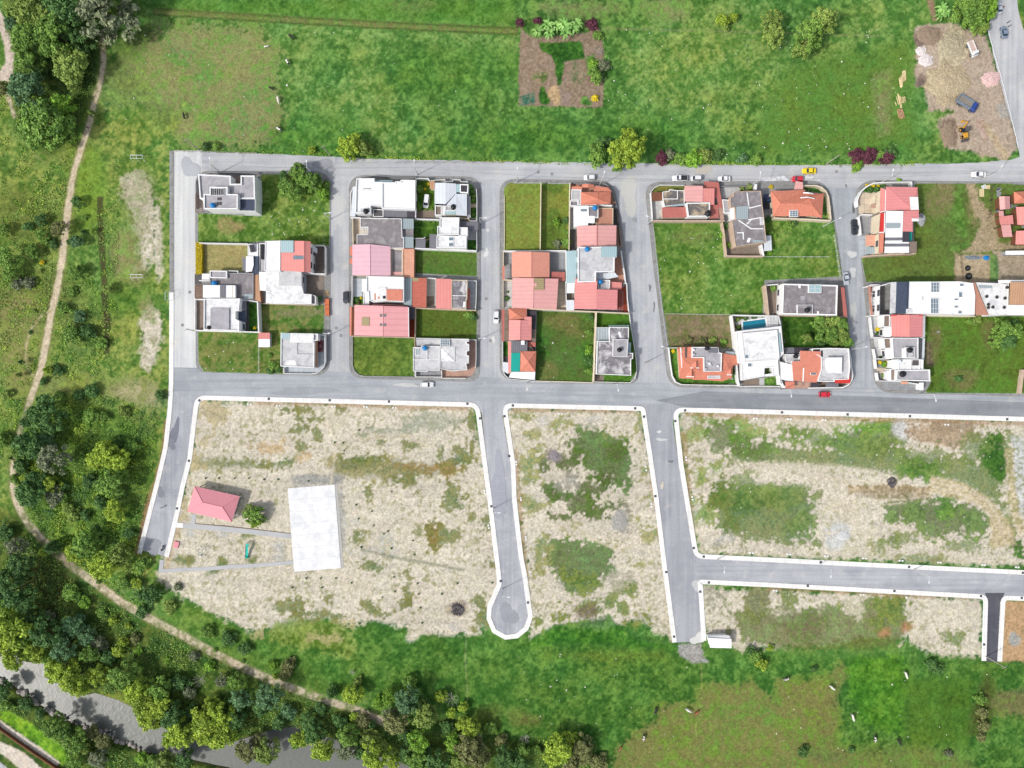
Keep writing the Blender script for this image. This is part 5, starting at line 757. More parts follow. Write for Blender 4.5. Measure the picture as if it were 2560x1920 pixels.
h =House('F',1720,1200,'house with mottled black and white concrete roof, raised roof box and glazed veranda');h.flat([(1480,1028),(1650,1028),(1652,828),(1925,832),(1922,1040),(1908,1192),(1985,1195),(1982,1276),(1956,1282),(1956,1512),(1465,1492)],5.8,'W','RCS',ph=.35,pt=.2,win=True);h.flat([(1705,1002),(1912,1002),(1902,1245),(1700,1242)],7.6,'W','RC',z0=5.7,ph=.2,pt=.12);h.slab([(1470,836,3.6),(1642,838,3.6),(1632,1032,3.4),(1474,1028,3.4)],'TRG','glazed_veranda');h.bars(1470,836,1640,1030,3.75,5,'W','veranda_bars','y',th=.1);h.bars(1650,806,1922,828,5.9,14,'TR','balcony_rail','y',th=.1);h.slab([(1905,1048,4.2),(1955,1048,4.2),(1950,1195,4.2),(1900,1195,4.2)],'TR','glass_awning');h.inner([(1770,900),(1800,890),(1830,980),(1800,990)],5.9,'RW','roof_sheet');tank('F',1795,1150,7.7,'black water tank on the raised roof box of the mottled concrete house','BLK',.7)
paving('F',[(1445,1505),(1565,1510),(1560,1605),(1440,1600)],'FBR');bwall('F',[(1935,650),(1955,830),(1985,1000),(2030,1290),(2040,1440),(2010,1560),(1940,1612),(1440,1600)],'white picket wall curving round the mottled concrete house garden',1.2,.12)
h =House('G',650,620,'house with two salmon flat-pitched roofs, dull red carport and sandy concrete decks')
h.body([(592,378),(1022,412),(1020,648),(590,600)],5.4,'CR',.3);h.slab([(590,374,6.0),(856,376,6.3),(856,612,6.3),(590,602,6.0)],'RRS');h.slab([(856,410,6.1),(1026,412,5.7),(1022,652,5.7),(958,652,5.8),(952,612,5.8),(856,610,6.1)],'RRX');h.slab([(872,310,3.2),(1086,320,3.2),(1108,460,3.2),(1128,560,3.1),(1140,700,3.0),(1082,690,3.0),(1060,555,3.0),(1028,548,3.1),(1028,408,3.2),(874,400,3.3)],'RRB','carport_roof');h.flat([(272,462),(365,448),(372,425),(480,440),(588,440),(590,640),(300,680),(272,560)],3.4,'W','RCT',ph=.3,pt=.18);h.upstand([(490,455),(490,565),(285,565)],3.4,.4);h.flat([(262,690),(612,682),(622,832),(272,842)],4.2,'CR','RRB',par=False);h.flat([(615,622),(962,616),(960,822),(642,824)],5.8,'W','RCT',ph=.35,pt=.3);h.flat([(965,652),(1082,652),(1090,842),(970,842)],3.2,'PK','RRB',par=False);h.slab([(1080,680,3.0),(1140,680,2.9),(1165,870,2.9),(1110,870,2.9)],'FPK','porch_roof');h.slab([(112,470,2.9),(262,468,3.0),(268,590,3.0),(122,600,2.9)],'BRN','timber_awning');h.slab([(408,650,4.4),(605,628,4.4),(608,660,4.4),(415,678,4.4)],'TRG','skylight');tank('G',940,772,5.8,'black water tank at the edge of the sandy concrete deck','BLK',.95)
paving('G',[(115,600),(270,590),(270,870),(130,870)],'FGL');paving('G',[(1100,380),(1450,380),(1600,400),(1310,465),(1255,540),(1140,560)],'FGL');bwall('G',[(130,882),(700,886),(1172,884)],'tan wall south of the salmon-roofed house with the dull red carport',2.6,.35,'TAN');bwall('G',[(100,470),(112,640),(128,880)],'white street wall west of the salmon-roofed house',1.8,.15);bwall('G',[(105,460),(150,405),(230,362),(590,366)],'low pale wall round the corner lawn of block four',1.0,.15);bwall('G',[(1105,385),(1380,375),(1600,390)],'low grey gate wall before the dark damaged roof',1.3,.12,'GW')
h =House('G',1500,850,'house with dark damaged concrete roof streaked with white paint and pale broken panels')
h.flat([(1255,542),(1300,522),(1312,465),(1492,450),(1702,450),(1722,660),(1742,800),(1782,1192),(1335,1262),(1312,1100),(1282,880),(1332,862),(1322,690),(1262,690)],5.6,'TAN','RCD',ph=.25,pt=.14,win=False);h.slab([(1340,682,5.9),(1522,662,5.9),(1512,862,5.9),(1342,862,5.9)],'TRG','translucent_roof');h.flat([(1250,690),(1335,690),(1335,862),(1285,870)],4.8,'W','RW',par=False);h.flat([(1142,572),(1252,582),(1262,772),(1165,775)],3.0,'W','RC',ph=.2);h.flat([(1610,352),(1645,352),(1642,430),(1602,430)],2.8,'W','RW',par=False)
for a,b,c,d in ((1500,480,1530,700),(1530,700,1700,660),(1380,880,1560,1000),(1560,1000,1730,1000),(1360,1060,1445,1058),(1445,1058,1448,1150),(1520,870,1690,840),(1500,930,1560,870)):h.upstand([(a,b),(c,d)],5.6,.08,.3)
h.slab([(1520,1130,5.9),(1560,1140,5.9),(1530,1205,5.9),(1492,1190,5.9)],'W','roof_hatch');h.lip(1690,835,1745,940,5.6,'RCL');h.slab([(1580,1160,5.75),(1740,1170,5.75),(1735,1205,5.75),(1590,1205,5.75)],'TRG','roof_sheet')
paving('G',[(1225,1200),(1700,1220),(1692,1392),(1225,1392)],'ERT','bare_yard');paving('G',[(1700,400),(1835,430),(1850,860),(1760,860)],'FG');bwall('G',[(1140,905),(1170,1080),(1200,1392)],'tan side wall west of the damaged dark roof',2.4,.3,'TAN');bwall('G',[(1195,1396),(1450,1400),(1742,1400)],'tan back wall south of the damaged dark roof',2.4,.35,'TAN');bwall('G',[(1712,1230),(1742,1392)],'short white wall at the southeast of the damaged roof yard',2.6,.4)
h =House('G',1790,1230,'pale rusty sheet-roofed lean-to against the wall south of the damaged roof','lean_to','shed');h.body([(1745,1110),(1850,1110),(1860,1310),(1750,1320)],2.2,'GW',.1);h.slab([(1740,1100,2.5),(1850,1100,2.4),(1862,1315,2.3),(1750,1325,2.4)],'RBL')
h =House('H',150,620,'large terracotta hipped-roof house with white gable trims inside a curved cream garden wall')
h.hip([(-362,440,4.4),(-222,440,4.8),(140,425,4.4),(105,465,4.4),(250,480,4.6),(397,482,4.4),(372,828,4.4),(240,800,4.5),(40,802,4.4),(-322,805,4.4),(-222,620,6.6),(60,620,6.6),(180,550,6.4),(230,640,6.3)],[(0,1,2,3,10),(10,3,11),(3,4,12,11),(4,5,13,12),(5,6,13),(6,7,13),(7,8,11,13),(8,9,10,11),(9,0,10),(11,12,13)],'RO','CR',ev=[0,1,2,3,5,6,7,8,9],win=True);h.slab([(0,300,3.6),(100,318,3.8),(100,420,3.9),(-30,420,3.8)],'RRS','porch_roof');h.slab([(104,460,6.0),(180,460,6.7),(180,480,6.7),(104,476,6.0)],'W','gable_trim');h.slab([(180,460,6.7),(252,478,6.0),(252,490,6.0),(180,480,6.7)],'W','gable_trim');h.slab([(64,532,6.5),(170,524,7.0),(170,538,7.0),(64,546,6.5)],'W','gable_trim');h.slab([(170,524,7.0),(268,546,6.4),(268,558,6.4),(170,538,7.0)],'W','gable_trim');h.lip(-90,716,30,812,4.9,'SKY','skylight',.5,bars=2)
bwall('H',[(40,374),(150,366),(290,366),(370,392),(430,450),(462,520),(485,680),(502,862)],'long cream wall curving round the terracotta house garden',2.0,.35,'CR');bwall('H',[(-320,830),(100,845),(500,868)],'cream wall between the terracotta house and the east lot',2.4,.4,'CR')
h =House('J',1120,380,'dark grey flat-roofed house with white parapet, light well and a black tank');h.flat([(760,160),(1520,182),(1506,602),(745,584)],6.4,'W','RCD',ph=.35,pt=.4,win=True);h.flat([(960,452),(1175,452),(1170,580),(962,578)],7.4,'W','RCD',z0=6.3,ph=.12,pt=.1);h.lip(1116,172,1292,288,6.5,'TR','light_well',.6,bars=1);h.slab([(975,165,7.0),(1008,165,7.0),(1006,225,7.0),(975,225,7.0)],'W','roof_box');h.slab([(1232,542,7.0),(1260,542,7.0),(1258,592,7.0),(1232,592,7.0)],'W','roof_box');tank('J',1106,525,7.4,'black water tank on the dark grey flat roof of block four','BLK',.75);h.slab([(1560,210,3.0),(1608,214,3.0),(1650,612,3.0),(1600,612,3.0)],'RRB','gate_roof')
h.inner([(1000,330),(1060,330),(1060,390),(1000,390)],6.5,'RC','roof_patch');paving('J',[(540,180),(760,165),(745,595),(575,595)],'FBR');paving('J',[(1515,190),(1612,205),(1650,615),(1500,610)],'FBR');bwall('J',[(515,185),(540,400),(560,595)],'pinkish side wall west of the dark grey flat roof',2.8,.5,'TAN');bwall('J',[(690,598),(1100,606),(1650,622)],'tan wall south of the dark grey flat roof',2.4,.25,'TAN');bwall('J',[(520,182),(700,168)],'short pale wall north of the brown yard beside the dark grey roof',2.4,.2)
h =House('J',450,1120,'modern all-white house with marbled flat roof and planted light well, beside a turquoise pool');h.flat([(190,850),(680,802),(712,1192),(228,1242)],7.0,'W','RWS',ph=.2,pt=.12);h.flat([(108,822),(735,748),(772,1130),(712,1192),(700,1200),(690,1225),(150,1262)],5.8,'W','RW',ph=.3,pt=.3);h.flat([(185,1262),(690,1212),(698,1312),(505,1330),(500,1442),(192,1500)],4.2,'W','RW',ph=.25,pt=.25);h.flat([(620,1318),(698,1312),(705,1438),(620,1440)],4.2,'W','RW',ph=.25,pt=.2);h.flat([(505,1415),(622,1400),(622,1440),(505,1442)],4.2,'W','RW',par=False);h.lip(230,1142,286,1198,7.0);h.lip(270,1250,332,1312,4.3);h.slab([(690,850,6.5),(720,850,6.5),(745,1110,6.5),(715,1110,6.5)],'TR','glass_strip');h.bars(532,614,680,756,2.8,7,'W','pergola','x',th=.22);h.bars(532,614,680,756,2.9,7,'W','pergola','y',th=.14);h.flat([(130,820),(190,850),(200,1250),(150,1262)],5.9,'W','RW',par=False)
paving('J',[(90,600),(700,605),(730,800),(110,830)],'FGL');paving('J',[(190,1490),(430,1470),(432,1562),(195,1565)],'FBR');paving('J',[(430,1470),(500,1465),(500,1565),(432,1565)],'FGL');bwall('J',[(60,596),(300,602),(685,608)],'white wall north of the turquoise pool',2.4,.3);bwall('J',[(52,600),(85,860),(140,1500),(160,1575)],'tall white side wall west of the pool house',2.6,.35);bwall('J',[(700,610),(735,760)],'short white wall east of the white pergola',2.4,.25);bwall('J',[(160,1582),(440,1578),(720,1582)],'white front sill wall of the modern white house',.7,.2);bwall('J',[(705,1200),(712,1440),(725,1560)],'white wall between the modern white house and the orange roof',3.0,.25)
mb =MB();q =P2('J',[(200,690),(505,650),(528,762),(205,802)]);t =empty('swimming_pool',(sum(p[0] for p in q)/4,sum(p[1] for p in q)/4,.16),'turquoise swimming pool with pale coping beside the modern white house','pool');mb.prism(offset_poly(ccw(q),-.02),-.05,.24);mb.build('pool_water',M['POOL'],t);mb =MB();qo =offset_poly(ccw(q),-.45);mb.ring(qo,ccw(q),.30,.2);n =4;mb.add([(x,y,0) for x,y in qo]+[(x,y,.30) for x,y in qo],[(i,(i+1) % n,n+(i+1) % n,n+i) for i in range(n)]);mb.build('coping',M['RW'],t)
h =House('J',1050,1310,'house with stepped orange tiled roof and white flat annex, next to the modern white house');h.body([(1000,1095),(1280,1100),(1285,1335),(1225,1525),(905,1500),(885,1240),(1000,1232)],5.2,'W',.25,win=False);h.slab([(995,1088,6.2),(1282,1100,6.4),(1286,1332,6.0),(1226,1528,5.4),(1045,1515,5.4),(1052,1320,5.9),(1002,1232,6.0)],'ROX');h.slab([(885,1238,5.5),(1004,1230,5.7),(1048,1322,5.5),(1040,1512,5.2),(905,1502,5.2)],'ROX');h.slab([(1038,1325,6.0),(1054,1325,6.0),(1046,1515,5.6),(1030,1515,5.6)],'W','roof_trim');h.flat([(722,1240),(888,1282),(905,1510),(800,1500),(730,1482)],4.4,'W','RW',par=False);h.flat([(792,1135),(992,1140),(988,1232),(888,1242),(892,1282),(805,1280)],3.4,'W','RCL',ph=.25);h.slab([(790,1515,3.0),(918,1515,3.0),(918,1612,2.7),(795,1612,2.7)],'ROX','porch_roof');h.lip(1142,1394,1222,1424,5.95,'DK');tank('J',945,1165,3.4,'black water tank in the clutter beside the stepped orange roof','BLK',.65)
h.flat([(795,1045),(915,1045),(915,1132),(800,1132)],2.6,'GW','RG',par=False);h.flat([(918,1048),(1160,1055),(1150,1092),(1000,1088),(995,1130),(920,1130)],2.6,'GW','RD',par=False);paving('J',[(915,1515),(1145,1530),(1140,1600),(915,1612)],'FPK');bwall('J',[(730,1485),(760,1560),(795,1600)],'white curved garden wall at the small orange porch',2.4,.25)
h =House('J',1450,1290,'pale concrete corner house with white roof box, red band and curved white wall');h.flat([(1165,1058),(1400,1050),(1672,1058),(1692,1300),(1672,1485),(1480,1492),(1470,1522),(1240,1512),(1288,1342),(1286,1182),(1165,1104)],5.8,'W','RCL',ph=.35,pt=.25,win=True);h.flat([(1370,1182),(1578,1182),(1572,1402),(1404,1392),(1370,1330)],7.8,'W','RW',z0=5.7,par=False);h.inner([(1170,1068),(1272,1066),(1272,1092),(1172,1098)],5.95,'DK','light_well');h.inner([(1290,1085),(1310,1085),(1312,1172),(1290,1172)],5.95,'DK','light_well');h.slab([(1478,1490,4.0),(1665,1485,4.0),(1665,1400,4.0),(1692,1400,4.0),(1690,1538,3.8),(1480,1538,3.8)],'RED','red_band');h.slab([(1142,1532,2.9),(1260,1532,2.9),(1258,1592,2.7),(1140,1592,2.7)],'RD','carport_roof');h.slab([(1352,1532,2.9),(1530,1535,2.9),(1528,1596,2.7),(1350,1595,2.7)],'RG','carport_roof')  # light wells are dark sheets painting the shade of the voids
paving('J',[(1140,1520),(1700,1500),(1710,1440),(1690,1540),(1620,1596),(1140,1602)],'FBR');bwall('J',[(1672,1065),(1700,1200),(1726,1440),(1712,1500),(1665,1560),(1590,1598),(1142,1605)],'tall curved white wall round the corner house with the red band',2.2,.3)
h =House('I',870,1270,'orange tiled house with small cross gables around a cluttered concrete deck');h.flat([(665,1038),(850,1036),(1030,1042),(1034,1112),(1080,1120),(1072,1376),(828,1376),(824,1186),(662,1186)],5.2,'W','RC',ph=.45,pt=.25);h.hip([(465,1042,3.9),(655,1034,4.6),(665,1186,4.8),(826,1186,4.8),(828,1380,4.8),(1080,1378,4.8),(1082,1120,4.6),(1290,1160,4.0),(1310,1282,3.9),(1232,1290,3.9),(1216,1462,3.9),(1080,1512,3.9),(820,1492,3.9),(690,1492,3.9),(660,1476,3.9),(492,1472,3.9),(560,1220,5.0),(700,1340,5.2),(1150,1280,5.0)],[(0,1,2,16),(2,3,17,16),(3,4,17),(0,16,15),(16,17,14,15),(17,13,14),(17,4,12,13),(4,5,11,12),(5,18,10,11),(5,6,18),(6,7,18),(7,8,18),(8,9,18),(9,10,18)],'RO','CR',ev=[0,1,6,7,8,9,10,11,12,13,14,15])
for x0,x1,y0,y1 in ((640,760,1230,1320),(585,690,1345,1440),(1145,1215,1330,1415)):h.hip([(x0,(y0+y1)/2+20,5.0),((x0+x1)/2+20,y0,5.9),(x1,(y0+y1)/2+20,5.0),(x1-20,y1,5.0),(x0,y1,5.0),((x0+x1)/2+18,y1,6.0)],[(0,1,5,4),(1,2,3,5)],'ROX');h.slab([(x0,y1,5.15),(x1,y1,5.15),(x1,y1+12,5.1),(x0,y1+12,5.1)],'W','gable_trim')
h.lip(880,1432,1056,1476,4.6,'RCL');h.slab([(498,1045,4.6),(515,1045,4.6),(535,1325,4.6),(518,1325,4.6)],'W','roof_trim');h.inner([(565,1045),(590,1045),(592,1185),(568,1185)],5.0,'DKW','roof_gap');h.flat([(880,1045),(1028,1045),(1028,1120),(890,1110)],5.8,'GW','RG',z0=5.1,par=False);h.slab([(1130,1098,3.4),(1255,1102,3.4),(1250,1150,3.4),(1125,1140,3.4)],'TRG','translucent_roof');tank('I',878,1052,5.3,'black water tank on the cluttered deck between orange tiles','BLK',.7)
for i,(x,y) in enumerate(((870,1250),(905,1265),(920,1290),(1020,1300),(850,1340),(685,1075),(685,1140))):h.flat([(x-14,y-14),(x+16,y-12),(x+14,y+16),(x-14,y+14)],5.8+.05*i,'RW' if i < 5 else 'GW','RW' if i % 2 else 'RCL',par=False,z0=5.2)
bwall('I',[(345,1052),(365,1240),(395,1440),(440,1520),(520,1556),(900,1564),(1310,1568)],'white pillared garden wall curving round the orange cross-gabled house',1.4,.18);bwall('I',[(345,1050),(470,1048)],'short pale wall north of the orange cross-gabled garden',2.0,.15);paving('I',[(665,1470),(815,1490),(815,1552),(660,1552)],'FTC');paving('I',[(1160,1490),(1230,1470),(1240,1555),(1165,1555)],'FGL');bwall('I',[(1215,600),(1250,830),(1290,1060)],'pinkish wall between the brown lot and the pool garden',2.4,.5,'TAN')
h =House('K',980,570,'north end row house with red hipped roof and cream terrace behind a curved white wall');h.hip([(806,394,5.8),(1266,404,5.8),(1286,742,5.8),(800,746,5.8),(1170,722,6.6)],[(0,1,4),(1,2,4),(2,3,4),(3,0,4)],'RR2','CR',ev=[0,1,2,3],win=True);h.slab([(720,410,5.0),(800,438,5.2),(786,762,5.2),(708,768,5.0)],'RRX','front_roof');h.slab([(1150,545,6.7),(1276,546,6.5),(1286,736,6.5),(1164,740,6.7)],'RW','white_sheet');h.slab([(792,440,5.5),(802,440,5.5),(794,748,5.5),(784,748,5.5)],'W','roof_trim');h.body([(716,440),(800,440),(790,765),(706,765)],5.0,'CR',.2,win=True);h.flat([(640,520),(716,490),(712,610),(635,640)],3.0,'CR','FCR',ph=.3,pt=.15);h.slab([(585,650,2.2),(662,650,2.3),(662,712,2.3),(580,706,2.2)],'FPK','awning')
paving('K',[(385,490),(720,470),(706,800),(395,800)],'FCR');bwall('K',[(1182,400),(1182,325),(900,328),(620,340),(520,390),(440,460),(395,540),(376,610),(385,692)],'curved white wall round the corner of block five',2.0,.3)
h =House('K',990,900,'middle row house with bright red front strip, white metal roof and red rear roof');h.body([(710,780),(1285,748),(1285,865),(1195,905),(1195,1060),(1045,1060),(1040,1145),(690,1070)],5.6,'CR',.2);h.slab([(710,780,5.2),(782,776,5.4),(776,1062,5.4),(692,1072,5.2)],'RED','front_roof');h.slab([(800,752,6.2),(1056,756,6.2),(1042,1148,6.0),(790,1152,6.0)],'RWY');h.slab([(802,936,6.4),(1012,936,6.4),(1008,1006,6.4),(800,1010,6.4)],'TRG','skylight');h.slab([(1056,752,6.0),(1286,746,5.8),(1286,866,5.8),(1196,906,5.9),(1196,1062,5.8),(1046,1058,5.9)],'RR2');h.slab([(1184,866,6.2),(1282,866,6.2),(1282,908,6.2),(1184,908,6.2)],'RW','white_sheet');h.slab([(706,768,5.6),(800,746,5.6),(800,760,5.6),(706,782,5.6)],'W','roof_trim');h.slab([(776,775,5.7),(790,775,5.7),(784,1065,5.7),(770,1065,5.7)],'W','roof_trim')
paving('K',[(415,845),(700,845),(690,1105),(432,1112)],'FG');bwall('K',[(600,812),(440,806),(402,842),(420,960),(435,1110)],'white street wall round the grey forecourt of the middle row house',2.0,.22)
h =House('K',960,1270,'south end row house with orange front strip, two grey skylight bands and brown rear tower');h.body([(690,1080),(1040,1065),(1140,1070),(1140,1370),(685,1380)],5.6,'CR',.2,win=True);h.slab([(692,1082,5.2),(772,1078,5.4),(758,1372,5.4),(686,1382,5.2)],'ROX','front_roof');h.slab([(790,1154,6.0),(1042,1150,6.0),(1042,1214,6.0),(1142,1216,5.9),(1142,1374,5.9),(776,1376,6.0)],'RWY');h.slab([(790,1152,6.2),(1040,1150,6.2),(1040,1190,6.2),(788,1192,6.2)],'RG','skylight');h.slab([(785,1240,6.2),(1142,1240,6.1),(1142,1280,6.1),(784,1282,6.2)],'RG','skylight');h.slab([(1046,1064,6.0),(1142,1064,5.9),(1142,1214,5.9),(1044,1214,6.0)],'RD');h.flat([(1150,1212),(1258,1206),(1254,1372),(1150,1376)],5.6,'FBR','FBR',par=False);h.slab([(1142,1066,4.0),(1184,1066,4.0),(1182,1200,4.0),(1142,1200,4.0)],'TEAL','side_roof');h.slab([(692,1066,5.7),(776,1062,5.7),(776,1076,5.7),(690,1082,5.7)],'W','roof_trim');h.slab([(500,1112,3.0),(648,1110,3.2),(642,1270,3.2),(500,1276,3.0)],'FOR','porch_roof');h.slab([(510,1290,3.0),(655,1290,3.2),(655,1388,3.2),(520,1390,3.0)],'TRG','porch_roof')
paving('K',[(376,1125),(700,1120),(690,1420),(405,1440)],'FPB');bwall('K',[(500,1425),(800,1405),(1240,1385)],'tan wall south of the three row houses',2.8,.35,'TAN')
h =House('L',700,380,'long white modern house with slate-blue roof strip, gridded front windows and row of skylights');h.flat([(872,172),(1500,168),(1672,190),(1700,345),(1690,590),(860,572)],6.8,'W','RW',ph=.12,pt=.12);h.body([(505,215),(880,175),(870,572),(495,592)],6.0,'W',.05,win=True);h.slab([(636,180,6.3),(712,176,6.6),(698,566,6.6),(626,574,6.3)],'RCL');h.slab([(710,174,6.6),(842,172,7.2),(832,568,7.2),(697,566,6.6)],'SL');h.slab([(842,172,7.2),(876,172,6.9),(862,570,6.9),(832,568,7.2)],'SL');h.lip(1142,180,1248,306,6.9,'SKY','skylight',.4,bars=2);h.lip(1138,380,1240,572,6.9,'SKY','skylight',.4,bars=2);h.lip(1500,195,1560,230,6.9);h.lip(1490,300,1540,370,6.9);h.lip(1434,380,1492,408,6.9);h.lip(1434,472,1490,502,6.9);h.lip(1482,535,1536,575,6.9);h.lip(836,514,900,566,7.2,'RCL');h.lip(1022,362,1054,412,6.9,'RCL')
h.slab([(500,222,5.6),(634,182,6.5),(634,190,6.5),(500,230,5.6)],'W','wall_trim')
h.slab([(352,232,2.9),(376,230,2.9),(416,592,2.9),(385,598,2.9)],'FTC','gate_roof');h.bars(378,230,500,590,2.7,4,'W','pergola');paving('L',[(376,230),(505,222),(498,592),(420,592)],'FRB');bwall('L',[(335,235),(390,212),(505,212)],'white wall north of the red brick forecourt',2.4,.25);bwall('L',[(375,605),(430,592),(640,582)],'white wall south of the red brick forecourt',2.4,.25);bwall('L',[(1040,596),(1400,602),(1700,606)],'cream wall along the south of the long modern house',2.6,.3,'CR')
h =House('O',900,420,'pale terrace deck with tan sloping wedge and scattered planters, beside the long modern house','terrace_building','building');h.flat([(690,224),(960,236),(1080,250),(1072,622),(845,628)],4.6,'W','RWS',ph=.15,pt=.12);h.slab([(622,224,5.4),(668,222,5.4),(740,400,5.2),(838,624,5.0),(690,628,5.0),(660,575,5.1),(662,372,5.2)],'FTC','sloping_roof');h.slab([(715,262,5.0),(882,268,5.0),(878,296,5.0),(718,290,5.0)],'TRG','skylight')
for x,y in ((812,397),(936,405),(1035,418),(833,494),(831,532),(887,527),(1026,530),(1060,286)):p =wp('O',x,y,4.75);t =empty('planter_ring',(p.x,p.y,4.62),'round dark planter standing on the pale terrace deck','planter','planters on the terrace deck');mb =MB();mb.lathe((p.x,p.y,4.62),[(.42,0),(.5,.3),(.34,.32),(.3,.2)],14);mb.build('pot',M['DKW'],t,True);mb =MB();mb.lathe((p.x,p.y,4.8),[(.3,0),(.2,.12),(.08,.2)],10);mb.build('soil',M['BLK'],t)
h =House('O',1300,400,'building with tan corrugated roof above a white ribbed roof at the east edge','corrugated_building','building');h.body([(1080,200),(1800,205),(1800,625),(1070,622)],5.0,'W',.2);h.slab([(1102,220,6.4),(1800,225,6.4),(1800,502,5.6),(1086,497,5.6)],'RTN');h.slab([(1080,500,5.5),(1800,504,5.5),(1800,626,5.1),(1072,622,5.1)],'RWY');h.slab([(955,195,5.0),(1800,198,5.0),(1800,222,5.0),(960,236,5.0)],'RW')
h =House('L',850,730,'house with red gabled roof behind a walled garden, first below the long modern house');h.gable([(642,592),(1042,592),(1036,866),(652,862)],(872,588),(870,866),5.6,6.6,'RRX','W',roof2='RR2');h.slab([(1042,600,5.4),(1072,602,5.2),(1068,872,5.2),(1036,872,5.4)],'RCL','side_roof');h.flat([(550,592),(630,592),(628,740),(545,742)],4.4,'W','FBR',ph=.2);h.flat([(555,745),(640,742),(640,866),(555,866)],4.4,'W','RW',par=False,win=True);h.slab([(640,588,5.9),(1042,586,5.9),(1042,598,5.9),(640,600,5.9)],'RED','roof_trim')
paving('L',[(385,612),(550,606),(555,870),(415,876)],'FGL');bwall('L',[(385,615),(398,740),(418,876)],'low white street wall before the red gabled house',1.6,.2);bwall('L',[(415,876),(640,872),(1040,876)],'white wall between red gabled house and grey-roofed house',2.2,.2)
h =House('L',830,1000,'house with grey flat roof, raised tank box and white end wall in block five');h.flat([(655,876),(986,880),(986,1138),(672,1132)],5.8,'W','RC',ph=.3,pt=.2);h.flat([(826,996),(942,998),(938,1128),(832,1128)],6.8,'W','RC',z0=5.7,ph=.1,pt=.1);h.flat([(778,1008),(830,1008),(832,1128),(780,1126)],6.2,'W','RW',z0=5.7,par=False);h.slab([(1040,882,4.2),(1068,882,4.0),(1058,1150,4.0),(1030,1150,4.2)],'RBL','side_roof');h.slab([(858,1066,7.2),(918,1066,7.2),(918,1122,7.2),(858,1122,7.2)],'RCL','roof_hatch');h.flat([(548,880),(652,880),(650,1012),(560,1012)],4.2,'W','FBR',ph=.2);h.flat([(568,1015),(668,1015),(672,1136),(585,1136)],4.2,'W','RW',par=False,win=True);tank('L',886,1030,6.8,'black water tank on the raised box of the grey flat roof in block five','BLK',.8,.9)
paving('L',[(420,885),(560,882),(590,1140),(455,1140)],'FGL');bwall('L',[(428,1015),(452,1138)],'low white street wall before the grey-roofed house',1.6,.2);bwall('L',[(455,1142),(700,1138),(1050,1146)],'white wall between the grey-roofed house and the southern garden house',2.2,.2)
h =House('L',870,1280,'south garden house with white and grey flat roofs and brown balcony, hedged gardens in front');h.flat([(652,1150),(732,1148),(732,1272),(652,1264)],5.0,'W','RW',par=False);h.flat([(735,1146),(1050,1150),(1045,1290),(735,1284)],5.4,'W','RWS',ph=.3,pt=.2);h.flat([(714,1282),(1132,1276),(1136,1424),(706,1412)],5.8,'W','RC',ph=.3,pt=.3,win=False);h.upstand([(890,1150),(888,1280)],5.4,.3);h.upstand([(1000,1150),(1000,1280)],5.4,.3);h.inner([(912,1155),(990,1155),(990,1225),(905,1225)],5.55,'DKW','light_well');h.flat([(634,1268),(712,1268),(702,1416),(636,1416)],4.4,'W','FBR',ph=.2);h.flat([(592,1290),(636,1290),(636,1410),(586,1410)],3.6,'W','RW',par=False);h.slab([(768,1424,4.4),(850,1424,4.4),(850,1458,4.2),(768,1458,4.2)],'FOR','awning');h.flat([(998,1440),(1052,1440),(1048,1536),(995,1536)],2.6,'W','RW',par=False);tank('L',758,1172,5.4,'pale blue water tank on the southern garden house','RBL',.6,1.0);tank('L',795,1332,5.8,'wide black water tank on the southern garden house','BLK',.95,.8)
paving('L',[(455,1260),(640,1260),(636,1320),(462,1320)],'FCR');paving('L',[(500,1420),(1000,1440),(1000,1532),(620,1526),(560,1500)],'FG');bwall('L',[(448,1148),(462,1266)],'white street wall before the northern hedged garden of the south house',1.7,.2);bwall('L',[(468,1316),(484,1412)],'white street wall before the southern hedged garden of the south house',1.7,.2);bwall('L',[(480,1418),(760,1424),(990,1460)],'white wall between the garden house and the grey corner yard',2.0,.18)
RH =[('pyramid-roofed orange hut at the northeast of the hut group',[(1300,440),(1520,428),(1520,592),(1308,602)],'hip','RO'),('pink-roofed open hut by the grey court',[(1096,504),(1242,500),(1246,676),(1106,686)],'gable','RRS'),('small pink-roofed hut joined to the red hut',[(1090,704),(1155,700),(1160,778),(1096,782)],'shed','RRS'),('bright red hut with wide roof facing the wooden fence',[(1094,786),(1284,760),(1294,884),(1112,896)],'shed','RRX'),('long pink-red hut leaning southeast behind the bright red hut',[(1122,902),(1252,888),(1278,1062),(1152,1068)],'shed','RRS'),('large orange hut beside the dark green strip',[(1330,650),(1640,640),(1640,890),(1350,897)],'gable','RRX'),('southernmost orange hut of the hut group',[(1330,980),(1640,970),(1640,1166),(1322,1168)],'gable','RRX')]
for lb,q,kd,rm in RH:
    cx_ =sum(p[0] for p in q)/4;cy_ =sum(p[1] for p in q)/4;h =House('M',cx_,cy_,lb,'hut','hut','orange and pink roofed huts at the east edge')
    if kd == 'gable':h.gable(q,((q[0][0]+q[1][0])/2,(q[0][1]+q[1][1])/2),((q[3][0]+q[2][0])/2,(q[3][1]+q[2][1])/2),2.8,3.8,rm,'BRN')
    elif kd == 'hip':h.hip([(*p,2.8) for p in q]+[(cx_,cy_,4.2)],[(0,1,4),(1,2,4),(2,3,4),(3,0,4)],rm,'BRN',ev=[0,1,2,3])
    else:h.body(q,2.6,'BRN',.35);h.slab([(*q[0],2.9),(*q[1],2.9),(*q[2],3.3),(*q[3],3.3)],rm)
paving('M',[(1000,368),(1250,340),(1400,300),(1600,290),(1600,620),(1290,680),(1260,760),(1060,760),(1030,520)],'FG');paving('M',[(1255,890),(1600,900),(1600,980),(1300,1060),(1278,1060)],'FG')
